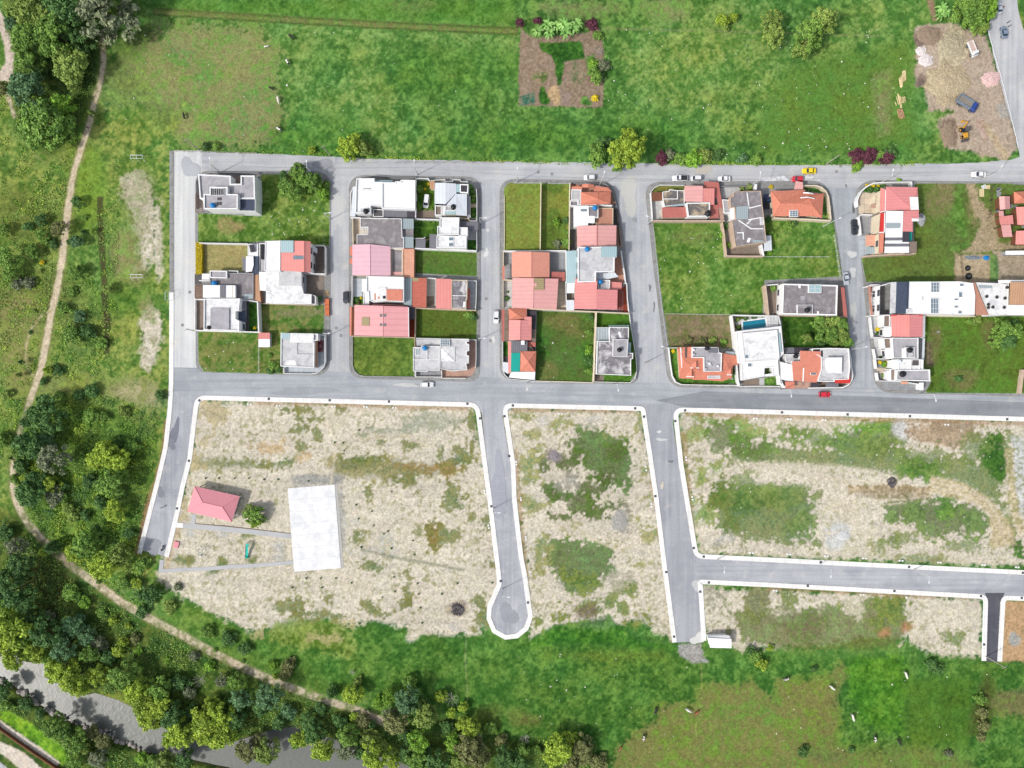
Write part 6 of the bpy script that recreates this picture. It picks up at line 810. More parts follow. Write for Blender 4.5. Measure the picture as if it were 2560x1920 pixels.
h =House('M',1400,1280,'long low shed with narrow white roof beside black plastic strip at the east edge','long_shed','shed');h.body([(1185,1256),(1800,1248),(1800,1306),(1185,1312)],2.4,'GW',.1);h.slab([(1184,1256,2.6),(1800,1248,2.6),(1800,1306,2.5),(1184,1312,2.5)],'RW')
bwall('O',[(1262,1290),(1240,1420),(1222,1580)],'pink block wall at the east end of the last grass lot',1.2,.9,'TAN')
for x,y,r,lb in ((664,1495,.85,'smaller round black tyre tub on the earth yard'),(678,1606,1.05,'larger round black tyre tub nearest the white terrace')):
    p =wp('M',x,y,.5);t =empty('tyre_tub',(p.x,p.y,0),lb,'tyre');mb =MB();mb.lathe((p.x,p.y,.1),[(r*.8,0),(r,.15),(r,.4),(r*.75,.55),(r*.5,.5),(r*.45,.2)],20);mb.build('tyre',M['BLK'],t,True);mb =MB();mb.lathe((p.x,p.y,.12),[(r*.44,0),(r*.4,.22),(r*.15,.3)],14);mb.build('contents',M['DKW'],t)
def leafmat(name,a,b,k=.9):
    m,N,Lk,B =newmat(name);oi =N.new('ShaderNodeObjectInfo');at =N.new('ShaderNodeAttribute');at.attribute_name ='tint'
    mx =N.new('ShaderNodeMix');mx.data_type ='RGBA';mx.inputs['A'].default_value =(*alb(*a,k=k),1);mx.inputs['B'].default_value =(*alb(*b,k=k),1);Lk.new(at.outputs['Fac'],mx.inputs['Factor'])
    r =N.new('ShaderNodeMapRange');r.inputs[3].default_value =.85;r.inputs[4].default_value =1.15;Lk.new(oi.outputs['Random'],r.inputs[0])
    v =N.new('ShaderNodeVectorMath');v.operation ='SCALE';Lk.new(mx.outputs['Result'],v.inputs[0]);Lk.new(r.outputs[0],v.inputs['Scale']);Lk.new(v.outputs[0],B.inputs['Base Color'])
    B.inputs['Roughness'].default_value =.6;B.inputs['Specular IOR Level'].default_value =.2;B.inputs['Subsurface Weight'].default_value =0;return m
LF =dict(green=leafmat('leaf_green',(68,104,44),(136,172,76)),dark=leafmat('leaf_dark_green',(48,80,42),(100,138,72)),yellow=leafmat('leaf_yellow_green',(88,120,38),(176,200,72)),
  olive=leafmat('leaf_olive',(84,110,48),(150,172,84)),bluish=leafmat('leaf_blue_green',(58,92,58),(116,154,104)),grey=leafmat('leaf_grey_green',(70,82,58),(140,148,114)),bright=leafmat('leaf_bright_green',(72,116,36),(146,188,68)),
  purple=leafmat('leaf_purple',(66,36,46),(120,68,84)),brown=leafmat('leaf_brown',(84,92,52),(142,146,92)),gold=leafmat('leaf_golden',(190,168,26),(236,214,60)),banana=leafmat('leaf_banana',(98,148,70),(150,190,106)))
BARK =mat('bark',(104,88,74),var=.2,sc=3)
KW =dict(green='mid-green',dark='dark green',yellow='yellow-green',olive='olive',bluish='blue-green',grey='grey-green',bright='bright green',purple='purple-leaved',brown='brownish',gold='golden',banana='banana')
CM ={}
def crown_mesh(kind,col,var):
    key =(kind,col,var)
    if key in CM:return CM[key]
    g =np.random.default_rng(hash((kind,var)) % 1000 if False else (sum(map(ord,kind))*13+var*101));
    prm =dict(round=(52,62,.215,.066,.82,.0),bush=(30,60,.26,.085,.55,.0),loose=(52,50,.19,.066,.95,.12),cone=(44,60,.18,.066,1.6,.0),lumpy=(34,92,.26,.066,.80,.0))[kind]
    nc,nl,cr,ls,hz,gap =prm;P_ =[];TT =[];NN =[]
    cen =[]
    for i in range(nc):
        t =i*2.39996+g.uniform(-.4,.4);
        if kind == 'cone':
            u =(i+.5)/nc;r =.75*(1-u)**.8*g.uniform(.5,1);z =hz*(u-.4);rr =cr*(1.15-.6*u)
        else:
            u =g.uniform(-.25,1);r =(1-cr*.75)*math.sqrt(max(0,1-max(u,0)**2))*g.uniform(.55,1.06);z =u*hz*(1-cr*.6);rr =cr*g.uniform(.7,1.2)
            if i % 4 == 0:r *= .4;z =hz*.62*g.uniform(.8,1)
        cen.append((r*math.cos(t),r*math.sin(t),z,rr,g.uniform(0,1)))
    for cx,cy,cz,rr,tn in cen:
        d =g.normal(size=(nl,3));d /= np.linalg.norm(d,axis=1)[:,None];d[:,2]=np.where(d[:,2] < -.35,-d[:,2],d[:,2])
        q =d*(rr*g.uniform(.55,1.05,(nl,1)))*np.array([1,1,.8]);P_.append(q+np.array([cx,cy,cz]));NN.append(d);TT.append(np.clip(tn*.5+g.uniform(0,1,nl)**1.5*.7,0,1))
    P_ =np.concatenate(P_);NN =np.concatenate(NN);TT =np.concatenate(TT);n =len(P_)
    nn =NN*.75+g.normal(size=(n,3))*.45+np.array([0,0,.35]);nn /= np.linalg.norm(nn,axis=1)[:,None]
    a =np.cross(nn,g.normal(size=(n,3)));a /= np.linalg.norm(a,axis=1)[:,None];b =np.cross(nn,a);s =ls*g.uniform(.6,1.35,(n,1))
    V =np.stack([P_-a*s,P_-b*s*.62,P_+a*s,P_+b*s*.62],1).reshape(-1,3)
    me =bpy.data.meshes.new('crown');me.from_pydata(V.tolist(),[],np.arange(4*n).reshape(-1,4).tolist());me.materials.append(LF[col])
    at =me.attributes.new('tint','FLOAT','FACE');at.data.foreach_set('value',TT.astype(np.float32));CM[key]=me;return me
TMESH ={}
def trunk_mesh(var):
    if var in TMESH:return TMESH[var]
    r =random.Random(var);mb =MB();mb.tube((0,0,-.3),(0,0,.45),.035,.026,7);mb.tube((0,0,.44),(.03,.02,.8),.026,.012,6)
    for i in range(6):
        t =i*1.05+r.random();z =.38+.06*i;mb.tube((0,0,z),(.3*math.cos(t),.3*math.sin(t),z+.22),.016,.005,5)
    me =bpy.data.meshes.new('trunk');me.from_pydata(mb.v,[],mb.f);me.materials.append(BARK);TMESH[var]=me;return me
TREES =[];ZN ='in the northwest corner wood';ZS ='in the western footpath thicket';ZR_ ='on the north river bank';ZM ='in the bottom riverside grove'
def tree(fr,x,y,r,col,kind='round',zone='',ht=None,what=None):
    """crown seen at (x, y) with radius r, all in frame pixels"""
    R =r/FR[fr][2]*S*(1.14 if zone in (ZN,ZS,ZR_,ZM) else 1.05);ht =ht or {'round':1.5,'bush':.95,'loose':1.9,'cone':2.6,'lumpy':1.5}[kind]
    Ht =max(.6,R*ht);zc =Ht-R*{'round':.72,'bush':.55,'loose':.85,'cone':1.0,'lumpy':.72}[kind];zc =max(zc,R*.22)
    p =wp(fr,x,y,zc);gz =ground_z(p.x,p.y);small =Ht < 3.2
    nm =what or ('shrub' if small or kind == 'bush' else 'tree');var =(len(TREES)*7+int(x)) % 3
    o =bpy.data.objects.new({'shrub':'shrub','tree':'conifer' if kind == 'cone' else 'broadleaf_tree'}.get(nm,nm),None);COL.objects.link(o);o.location =(p.x,p.y,gz);o.rotation_euler =(0,0,random.uniform(0,6.28))
    c =bpy.data.objects.new('crown',crown_mesh(kind,col,var));COL.objects.link(c);c.parent =o;c.location =(0,0,zc-gz);c.scale =(R*random.uniform(.94,1.06),R*random.uniform(.94,1.06),R)
    if Ht > 1.2:
        t =bpy.data.objects.new('trunk',trunk_mesh(var));COL.objects.link(t);t.parent =o;k =zc-gz+R*.3;t.scale =(max(k,R)*.9,max(k,R)*.9,k)
    TREES.append((o,col,kind,zone,nm,p.x,p.y,R));return o
def trees(fr,L,zone,kind='round'):
    for q in L:
        tree(fr,q[0],q[1],q[2],q[3],q[4] if len(q) > 4 else kind,zone,q[5] if len(q) > 5 else None)
trees('N0',[(930,110,255,'grey','loose',1.5),(1010,-60,170,'green'),(250,90,125,'olive'),(480,300,165,'green'),(600,190,150,'dark'),(720,340,105,'dark'),(640,590,150,'olive'),(570,520,110,'olive'),(240,350,130,'green'),(260,540,110,'green'),(250,770,140,'bluish'),(410,1060,190,'green','lumpy'),(550,920,105,'bright'),(330,1190,110,'green'),(580,1090,85,'green'),(540,60,140,'dark'),(740,120,130,'dark'),(400,170,110,'olive'),(100,210,60,'bluish','bush'),(30,770,75,'brown'),(790,975,42,'olive','cone'),(90,60,70,'olive','bush'),(650,720,70,'olive'),(440,430,100,'green'),(330,640,70,'dark')],ZN)
trees('N0',[(1780,1265,45,'dark','bush'),(1870,1265,40,'green','bush')],'on the top road verge')
trees('N1',[(800,1285,112,'yellow'),(930,1290,85,'olive'),(485,1300,42,'yellow','bush'),(870,1200,60,'yellow'),(1000,1320,50,'green','bush')],'on the top road verge')
trees('A',[(1620,190,160,'green'),(1480,430,180,'green','lumpy'),(1830,320,150,'green'),(1960,500,100,'bright'),(1395,240,80,'dark'),(1690,330,150,'green'),(2010,370,80,'green','bush')],'in the northwest block corner lot')
trees('N2',[(1000,1310,175,'yellow','round',1.7),(1000,1180,75,'yellow'),(735,1330,110,'green','bush',1.2),(800,1240,70,'dark','bush'),(1290,1375,70,'purple','bush'),(1360,1340,55,'grey','bush'),(1460,1380,75,'green','bush'),(1560,1380,90,'bright','bush'),(1660,1350,75,'olive','bush'),(1775,1340,60,'dark','bush'),(1990,1370,50,'bluish','bush'),(2110,1380,50,'green','bush'),(900,1400,80,'green')],'on the top road verge')
trees('N2',[(65,197,45,'purple','bush'),(222,182,42,'purple','bush'),(690,215,65,'purple','bush')],'topping the vegetable plot')
trees('N2',[(715,650,80,'green','bush',1.1),(700,560,60,'bright','bush'),(790,570,60,'grey','bush'),(760,660,50,'dark','bush'),(715,850,34,'gold','bush'),(740,310,50,'green','bush')],'edging the vegetable plot')
trees('N2',[(1815,180,65,'yellow'),(1910,155,48,'yellow'),(1840,240,40,'olive')],'right of the vegetable plot')
trees('N3',[(30,180,100,'olive','loose'),(30,320,105,'olive','loose'),(330,340,125,'green','loose'),(470,190,120,'olive','loose'),(400,260,110,'green','loose'),(290,440,80,'olive','loose')],'in the open north field')
trees('N3',[(1760,100,150,'green','lumpy'),(1880,80,110,'bright'),(1660,60,80,'green'),(1830,250,75,'olive'),(1780,190,100,'green')],'above the construction ground')
trees('N3',[(760,1350,72,'purple','bush'),(850,1365,72,'purple','bush'),(900,1330,60,'purple','bush'),(1020,1365,68,'purple','bush'),(1050,1320,62,'dark','bush'),(960,1340,55,'green','bush'),(770,1430,60,'bright','bush',.5)],'opposite the eastern row houses')
trees('K',[(990,310,50,'bright','bush'),(760,370,40,'dark','bush')],'behind the curved white wall')
trees('K',[(520,385,40,'gold','bush'),(600,385,36,'gold','bush'),(680,390,30,'gold','bush'),(560,440,60,'dark','bush'),(650,440,55,'dark','bush')],'in the eastern corner garden')
ZJ ='filling the lot behind pool'
trees('J',[(1250,690,105,'green','lumpy'),(1430,690,130,'olive','lumpy'),(1560,740,125,'green','lumpy'),(1370,880,150,'green','lumpy'),(1540,900,140,'olive','lumpy'),(1630,980,100,'green','lumpy'),(1090,910,85,'olive','lumpy'),(1270,1000,70,'dark')],ZJ)
trees('O',[(1010,790,130,'green','lumpy'),(1110,830,120,'green','lumpy'),(1050,930,120,'dark','lumpy'),(920,920,100,'green'),(950,700,60,'green','bush'),(690,680,70,'olive','bush'),(600,700,50,'green','bush'),(1140,720,70,'dark','bush'),(470,1400,55,'dark','bush',.5)],'in the walled eastern lot')
trees('E',[(940,905,72,'bright','bush'),(1075,880,60,'dark','bush'),(1080,1200,80,'green','bush'),(950,1220,70,'grey','bush'),(1090,1060,50,'green','bush')],'in the narrow shaded lot')
trees('F',[(1370,900,60,'green','bush'),(1360,1150,70,'bright','bush'),(1390,1320,70,'dark','bush'),(1370,1450,60,'green','bush'),(1390,680,55,'dark','bush'),(220,335,20,'dark','bush'),(210,430,40,'dark','bush')],'along the central lot wall')
trees('C',[(1150,420,60,'green'),(1140,330,45,'dark','bush'),(1150,670,50,'bright','bush'),(1150,720,36,'green','bush'),(1285,350,30,'gold','bush'),(1235,425,28,'gold','bush'),(1250,715,28,'olive','bush'),(1340,715,26,'olive','bush')],'round the parked van lawn')
trees('C',[(1905,400,34,'green','bush'),(1935,460,36,'green','bush'),(1950,530,40,'green','bush'),(1935,590,36,'green','bush'),(1915,470,28,'dark','bush'),(1940,720,30,'green','bush'),(1940,800,30,'green','bush')],'in the narrow hedged garden')
trees('C',[(1100,890,30,'green','bush'),(1160,885,30,'green','bush'),(1230,885,30,'green','bush'),(1300,890,30,'green','bush'),(1370,890,30,'green','bush'),(1090,960,28,'dark','bush'),(1092,1040,28,'dark','bush'),(205,1195,24,'dark','bush')],'walling the small green yard')
trees('D',[(1790,700,70,'green','bush'),(1850,740,55,'dark','bush'),(290,470,22,'gold','bush'),(240,500,40,'dark','bush'),(265,535,26,'purple','bush')],'near the brick-red courtyard house')
trees('B',[(1250,1480,95,'green','bush'),(1200,1560,60,'dark','bush'),(1320,1540,55,'dark','bush'),(1920,510,55,'bluish','bush'),(970,930,26,'gold','bush'),(1190,1330,45,'green','bush')],'beside the red car house')
trees('G',[(1145,1080,55,'bright','bush'),(1220,960,55,'dark','bush'),(1230,1240,50,'green','bush'),(1840,1060,60,'green','bush'),(1900,1110,50,'bright','bush'),(1800,870,55,'dark','bush'),(1830,1350,45,'bright','bush'),(1530,400,60,'olive','bush'),(1430,410,45,'olive','bush'),(1850,390,36,'gold','bush')],'round the damaged dark roof')
trees('G',[(2110,960,75,'green','bush'),(2180,920,60,'dark','bush'),(2060,1010,50,'green','bush')],'below the large terracotta house')
trees('H',[(450,800,42,'olive','bush'),(180,440,40,'dark','bush')],'inside the terracotta garden wall')
trees('I',[(400,1090,32,'gold','bush'),(1260,1380,40,'dark','bush')],'by the cross-gabled orange house')
trees('I',[(620,940,60,'brown','bush',.5),(800,960,75,'brown','bush',.5),(950,950,70,'olive','bush',.5),(1100,970,60,'green','bush',.5)],'along the brown lot edge')
trees('J',[(130,660,36,'olive','bush'),(130,760,36,'olive','bush'),(250,645,34,'dark','bush'),(360,630,30,'dark','bush'),(560,1370,40,'bright','bush'),(620,225,50,'green','bush'),(600,1500,50,'green','bush',.6),(760,960,40,'grey','bush')],'round the modern white house')
trees('L',[(470,770,32,'gold','bush'),(465,820,30,'dark','bush'),(500,1185,30,'gold','bush'),(590,1185,30,'gold','bush'),(550,1210,46,'bright','bush'),(600,1245,26,'gold','bush'),(540,1350,34,'green','bush'),(560,1395,26,'gold','bush'),(515,1120,24,'dark','bush')],'in the eastern front gardens')
ZW ='by the west meadow footpath'
trees('W',[(895,112,72,'dark'),(690,430,95,'brown','loose'),(895,575,85,'bluish'),(975,470,62,'dark','cone'),(800,580,42,'dark','bush'),(890,930,92,'green'),(950,880,60,'green'),(130,770,150,'green','lumpy'),(140,950,105,'green'),(380,680,85,'green'),(500,500,85,'green'),(480,325,75,'dark'),(50,440,75,'green'),(540,580,60,'green','bush'),(490,815,36,'gold','bush'),(470,910,34,'olive','bush'),(430,1030,32,'olive','bush'),(520,700,34,'olive','bush'),(1255,1120,75,'olive'),(330,400,70,'dark','bush'),(620,600,60,'dark','bush'),(210,1060,90,'grey','bush'),(340,1050,80,'grey','bush'),(350,1615,28,'dark','bush'),(400,1370,30,'olive','bush'),(980,290,40,'green','bush'),(840,1150,70,'green','bush',.6),(930,1440,90,'bluish','bush',.5),(700,1300,40,'dark','bush',.5)],ZW)
trees('V',[(640,1230,95,'green','bush'),(760,1210,75,'dark','bush'),(890,1310,60,'green','bush'),(410,1540,55,'yellow','cone',1.9),(180,1470,34,'dark','cone'),(160,1580,36,'olive','cone'),(380,1635,40,'dark','bush'),(510,1540,60,'dark','bush',.6),(560,1000,60,'green','bush'),(1190,860,0.1,'green','bush')][:-1],ZW)
ZS ='in the western footpath thicket'
trees('S0',[(420,260,150,'dark'),(300,250,60,'dark'),(230,330,48,'dark'),(280,520,135,'dark'),(480,640,130,'grey','loose'),(400,480,90,'bluish'),(930,600,110,'yellow'),(860,650,90,'yellow'),(1040,660,100,'yellow'),(990,850,120,'green'),(900,870,80,'green'),(450,860,75,'yellow'),(270,940,120,'dark'),(330,830,90,'dark'),(1000,1100,90,'yellow'),(870,1020,62,'dark','bush'),(600,1080,62,'olive','bush'),(640,1140,60,'olive','bush'),(450,1410,85,'dark','cone',1.9),(380,1450,62,'yellow','cone',1.8),(740,1380,115,'green'),(660,1460,80,'yellow'),(830,1340,70,'green'),(900,1560,115,'yellow','loose'),(1050,1480,90,'olive','loose'),(130,820,48,'green','bush'),(230,810,55,'yellow','bush'),(100,640,36,'olive','cone'),(20,480,70,'green','bush'),(790,280,70,'green','bush'),(690,100,55,'dark','bush'),(800,60,66,'dark','bush'),(520,120,60,'green','bush',.6),(150,1400,85,'grey','loose'),(60,1290,80,'dark','bush'),(200,1560,105,'dark','loose'),(700,640,70,'green','bush'),(780,840,70,'dark','bush',.6),(190,700,70,'dark','bush'),(180,580,75,'green'),(900,280,50,'green','bush'),(1080,240,60,'olive','bush',.5),(1150,540,70,'green','bush',.5),(560,880,50,'dark','bush'),(60,90,50,'olive','bush'),(740,1130,50,'dark','bush'),(540,980,60,'green','bush'),(1230,1560,70,'green','bush'),(1120,1290,60,'dark','bush'),(480,960,90,'grey','bush'),(1390,100,45,'dark','bush')],ZS)
ZR_ ='on the north river bank'
trees('R0',[(100,130,145,'dark','loose'),(130,430,170,'yellow','lumpy'),(40,560,130,'yellow'),(250,500,120,'green'),(330,640,110,'yellow'),(130,720,95,'yellow'),(60,300,90,'bright'),(520,800,120,'yellow'),(640,880,130,'yellow','lumpy'),(700,970,75,'yellow'),(780,670,85,'green'),(860,850,90,'yellow'),(1080,850,115,'green'),(1030,640,55,'yellow'),(1070,570,45,'yellow'),(1190,980,110,'yellow'),(1260,1080,120,'yellow','lumpy'),(1380,980,100,'green'),(1400,1110,110,'yellow'),(1300,1220,100,'yellow'),(1500,1200,110,'dark'),(1560,1340,120,'yellow'),(1790,1260,130,'yellow','lumpy'),(1900,1200,115,'yellow'),(1840,1110,75,'yellow'),(1930,1380,125,'yellow','lumpy'),(1780,1370,90,'yellow'),(440,700,80,'green'),(960,950,70,'green','bush'),(2040,1240,90,'dark'),(1480,1400,80,'yellow'),(420,480,130,'dark','loose'),(560,640,100,'bluish','loose'),(300,380,90,'dark')],ZR_)
trees('R0',[(620,140,85,'green','bush'),(740,230,62,'bright','bush'),(640,420,100,'bluish'),(760,520,80,'bluish'),(700,360,50,'bluish','bush'),(880,310,50,'green','bush'),(980,380,48,'yellow','bush'),(1110,430,36,'yellow','bush'),(540,540,90,'bluish','bush'),(860,580,80,'grey','bush'),(940,700,80,'dark','bush'),(1170,540,50,'brown','bush'),(1200,650,40,'bright','bush',.6),(1810,780,52,'bright','bush'),(2040,900,75,'green'),(1920,900,60,'grey','loose'),(2080,1060,95,'bluish','loose'),(1640,1000,70,'grey','bush'),(1450,720,40,'bright','bush',.4),(1560,920,90,'dark','bush'),(1660,1180,80,'dark','bush'),(430,340,65,'grey','bush'),(1190,60,60,'yellow','bush'),(1300,150,110,'dark','bush'),(1080,60,70,'green','bush'),(1540,90,42,'grey','bush',.6),(1680,690,52,'grey','bush',.7),(1980,540,80,'dark','bush',.6),(2120,620,70,'dark','bush',.6),(1860,640,22,'green','bush'),(2100,735,20,'green','bush'),(850,50,22,'green','bush'),(1480,260,70,'olive','bush',.5),(1800,480,70,'green','bush',.5),(240,200,120,'dark','loose'),(60,30,90,'dark'),(1240,300,70,'dark','bush',.5)],'below the lower footpath')
trees('R0',[(480,1290,105,'green','loose'),(660,1420,105,'green'),(560,1350,60,'dark','bush'),(30,980,85,'dark'),(860,1570,85,'grey'),(900,1420,80,'brown','bush'),(800,1350,70,'brown','bush'),(1450,1610,110,'olive'),(1600,1580,90,'dark'),(660,1600,80,'green'),(2150,1500,115,'brown'),(740,1500,70,'olive','bush'),(1330,1600,70,'green','bush'),(1230,1570,70,'bright','bush',.6),(230,1100,70,'dark','bush',.6),(60,1120,60,'green','bush'),(350,1180,50,'dark','bush')],'on the south river bank')
ZM ='in the bottom riverside grove'
trees('R1',[(120,1030,110,'bluish','loose'),(40,1130,80,'dark','bush'),(290,1170,72,'bluish','bush'),(460,1250,70,'dark'),(380,1400,82,'yellow'),(340,1440,50,'bright'),(500,1350,90,'dark'),(580,1480,110,'yellow','lumpy'),(90,1500,110,'olive'),(40,1420,70,'brown'),(655,1010,72,'dark','cone',1.6),(840,1020,82,'yellow'),(880,920,50,'olive','bush'),(1055,1090,58,'bright','bush'),(1150,1040,66,'bright'),(1330,930,80,'green','bush'),(1310,1060,110,'bluish','loose'),(1400,1120,90,'dark'),(1450,1190,115,'olive'),(1210,1250,110,'brown'),(1160,1180,60,'grey','loose'),(1410,1430,98,'bright','lumpy'),(1280,1360,70,'dark','bush'),(1710,1440,88,'bright','lumpy'),(1840,1300,92,'yellow'),(1600,1040,55,'yellow'),(1690,1180,45,'yellow'),(1790,1130,45,'yellow'),(1850,1480,130,'brown'),(1920,1560,100,'brown'),(1750,1600,90,'olive'),(2030,1310,66,'green','bush'),(2150,1560,95,'dark'),(800,1380,90,'green','loose'),(780,1500,80,'grey'),(1030,1540,115,'yellow','loose'),(990,1400,85,'olive'),(1100,1480,80,'olive'),(930,1250,60,'brown'),(1550,1590,110,'dark'),(845,1210,42,'yellow','bush'),(900,1520,60,'dark','bush'),(1400,1570,110,'green'),(1290,1520,70,'dark','bush'),(200,1260,70,'dark','bush'),(730,1250,70,'dark','bush'),(560,1140,60,'dark','bush'),(150,770,50,'bright','bush',.5),(280,780,80,'brown','bush',.5),(170,870,26,'yellow','bush'),(260,840,60,'brown','bush',.6),(2120,1420,60,'brown','bush'),(1180,1600,60,'yellow'),(1650,1300,60,'dark','bush',.5),(1000,1300,60,'dark','bush')],ZM)
trees('R2',[(420,1470,120,'yellow','lumpy'),(350,1560,80,'yellow'),(500,1400,70,'yellow'),(600,1460,90,'brown'),(620,1560,75,'brown'),(490,1590,90,'brown'),(100,1510,62,'green'),(60,1610,90,'dark'),(210,1500,50,'green','bush'),(740,1600,90,'brown','bush',.6)],ZM)
trees('R2',[(2100,690,62,'green','bush'),(2160,760,60,'yellow','bush'),(2060,640,50,'dark','bush')],'behind the white gabled shed');trees('R3',[(1410,760,55,'dark','bush'),(1470,800,55,'dark','bush'),(300,1515,58,'dark','bush'),(720,1500,34,'dark','bush'),(400,800,34,'dark','bush'),(20,620,36,'yellow','bush'),(1560,1530,40,'grey','bush',.4),(1830,1060,60,'green','bush',.6),(1850,1180,55,'brown','bush',.6),(1860,1290,60,'brown','bush',.6),(1840,1390,50,'brown','bush',.6)],'in the southeast meadow')
trees('Q',[(1320,150,150,'green','loose',1.3),(1250,100,100,'olive','loose',1.4),(1330,260,80,'yellow','loose')],'east of the red-roofed pavilion')
def banana_mesh(var):
    r =random.Random(var+5);mb =MB()
    for i in range(9):
        t =i*.698+r.uniform(-.3,.3);L =r.uniform(.75,1.1);pr =None;pts =[(0,0,.75),(.35*L,0,1.12),(.75*L,0,1.05),(1.05*L,0,.72)];ws =[.03,.13,.12,.02];vs =[]
        for (x,_,z),w in zip(pts,ws):
            for sgn in (-1,1):vs.append((x*math.cos(t)-sgn*w*math.sin(t),x*math.sin(t)+sgn*w*math.cos(t),z))
        mb.add(vs,[(0,2,3,1),(2,4,5,3),(4,6,7,5)])
    me =bpy.data.meshes.new('leaves');me.from_pydata(mb.v,[],mb.f);me.materials.append(LF['banana']);at =me.attributes.new('tint','FLOAT','FACE');at.data.foreach_set('value',[r.random() for _ in mb.f])
    mb =MB();mb.tube((0,0,-.1),(0,0,.8),.08,.05,7);m2 =bpy.data.meshes.new('stem');m2.from_pydata(mb.v,[],mb.f);m2.materials.append(LF['olive']);return me,m2
BM =[banana_mesh(i) for i in range(3)]
def bananas(fr,L,zone):
    for i,(x,y,r) in enumerate(L):
        R =r/FR[fr][2]*S;p =wp(fr,x,y,R*.9);o =bpy.data.objects.new('banana_plant',None);COL.objects.link(o);o.location =(p.x,p.y,ground_z(p.x,p.y));o.rotation_euler =(0,0,i*1.3);o.scale =(R,R,R*1.1)
        for nm,me in zip(('leaves','stem'),BM[i % 3]):c =bpy.data.objects.new(nm,me);COL.objects.link(c);c.parent =o
        TREES.append((o,'banana','banana',zone,'banana plant',p.x,p.y,R))
bananas('N2',[(225,270,62),(310,215,60),(325,285,66),(385,225,58),(450,215,66),(465,285,66),(535,245,66),(565,205,58)],'topping the vegetable plot');bananas('N3',[(1500,70,62),(1490,130,56),(1540,110,52)],'above the construction ground')
p0 =wp('A',158,1430,.8);t =empty('golden_hedge',(p0.x,p0.y,.1),'clipped golden yellow hedge along the street side of the dry lawn','hedge');g =np.random.default_rng(3);V =[];Fc =[]
a,b =w2('A',112,1195,1.4),w2('A',205,1660,1.4);n =3600;q =np.stack([g.uniform(min(a[0],b[0]),max(a[0],b[0]),n),g.uniform(min(a[1],b[1]),max(a[1],b[1]),n),1.45+g.normal(0,.1,n)],1);q[:900,2]=g.uniform(.2,1.4,900);q[:450,0]=a[0];q[450:900,0]=b[0]
nn =g.normal(size=(n,3))*.5+np.array([0,0,.8]);nn /= np.linalg.norm(nn,axis=1)[:,None];u =np.cross(nn,g.normal(size=(n,3)));u /= np.linalg.norm(u,axis=1)[:,None];w_ =np.cross(nn,u);V =np.stack([q-u*.13,q-w_*.09,q+u*.13,q+w_*.09],1).reshape(-1,3)-np.array([p0.x,p0.y,.1])
me =bpy.data.meshes.new('foliage');me.from_pydata(V.tolist(),[],np.arange(4*n).reshape(-1,4).tolist());me.materials.append(LF['gold']);at =me.attributes.new('tint','FLOAT','FACE');at.data.foreach_set('value',g.random(n).astype(np.float32));o =bpy.data.objects.new('foliage',me);COL.objects.link(o);o.parent =t
mb =MB();mb.prism([(a[0]+.25,a[1]-.2),(b[0]-.25,a[1]-.2),(b[0]-.25,b[1]+.2),(a[0]+.25,b[1]+.2)],.0,1.32);mb.build('branches',BARK,t)
def bare(fr,x,y,r,label):
    R =r/FR[fr][2]*S;p =wp(fr,x,y,R);t =empty('bare_tree',(p.x,p.y,ground_z(p.x,p.y)),label,'tree');rr =random.Random(int(x));z0 =t.location.z;mb =MB();mb.tube((p.x,p.y,z0-.3),(p.x,p.y,z0+R*.8),.14,.09,7);mb.build('trunk',GREYB,t);mb =MB()
    for i in range(9):
        an =i*.7+rr.uniform(-.2,.2);e =Vector((p.x+R*.8*math.cos(an),p.y+R*.8*math.sin(an),z0+R*rr.uniform(1.0,1.6)));s_ =Vector((p.x,p.y,z0+R*rr.uniform(.5,.8)));mb.tube(s_,e,.07,.03,5)
        for k in range(3):m_ =s_.lerp(e,.5+.2*k);a2 =an+rr.choice((-.7,.7));mb.tube(m_,m_+Vector((R*.3*math.cos(a2),R*.3*math.sin(a2),R*.15)),.035,.015,4)
    mb.build('branches',GREYB,t)
GREYB =mat('grey_bark',(176,170,164),var=.15,sc=3)
bare('R1',1690,1060,70,'leafless grey tree with broken limbs on the south meadow edge');bare('R1',1240,1180,80,'leafless pale tree tangled among the brownish riverside crowns');bare('R2',110,1400,52,'small leafless white tree above the bottom grove');bare('N2',745,450,48,'dead pale branches beside the vegetable plot');bare('R1',830,830,26,'leafless stump with stub branches at the meadow corner by the footpath');bare('R0',1730,900,60,'fallen bare grey tree in the grass above the river')
ORD =['first','second','third','fourth','fifth','sixth','seventh','eighth','ninth','tenth','eleventh','twelfth','thirteenth','fourteenth','fifteenth','sixteenth']
SH ={'round':'rounded','bush':'low','loose':'loose-crowned','cone':'pointed','lumpy':'clumpy','banana':'arching-leaved'}
GRP ={}
for q in TREES:GRP.setdefault((q[1],q[2],q[3],q[4]),[]).append(q)
for (col,kind,zone,nm),L in GRP.items():
    L.sort(key=lambda q:q[5]);big =max(L,key=lambda q:q[7]);n =len(L)
    for i,q in enumerate(L):
        o =q[0];w =nm if nm != 'tree' else ('conifer' if kind == 'cone' else 'tree');d =f"{SH[kind]} {KW[col]} {w}" if col != 'banana' else 'arching banana plant'
        if n > 1:
            pos ='leftmost' if i == 0 else 'rightmost' if i == n-1 else f'{ORD[i]} from the left'
            d =f"{d}, {pos} of {n}"
        o['label']=f"{d} {zone}" if n == 1 else f"{d}, {zone}";o['category']={'shrub':'shrub','banana plant':'banana plant'}.get(nm,'tree');o['group']=('banana plants ' if nm == 'banana plant' else 'shrubs ' if nm == 'shrub' else 'trees ')+zone
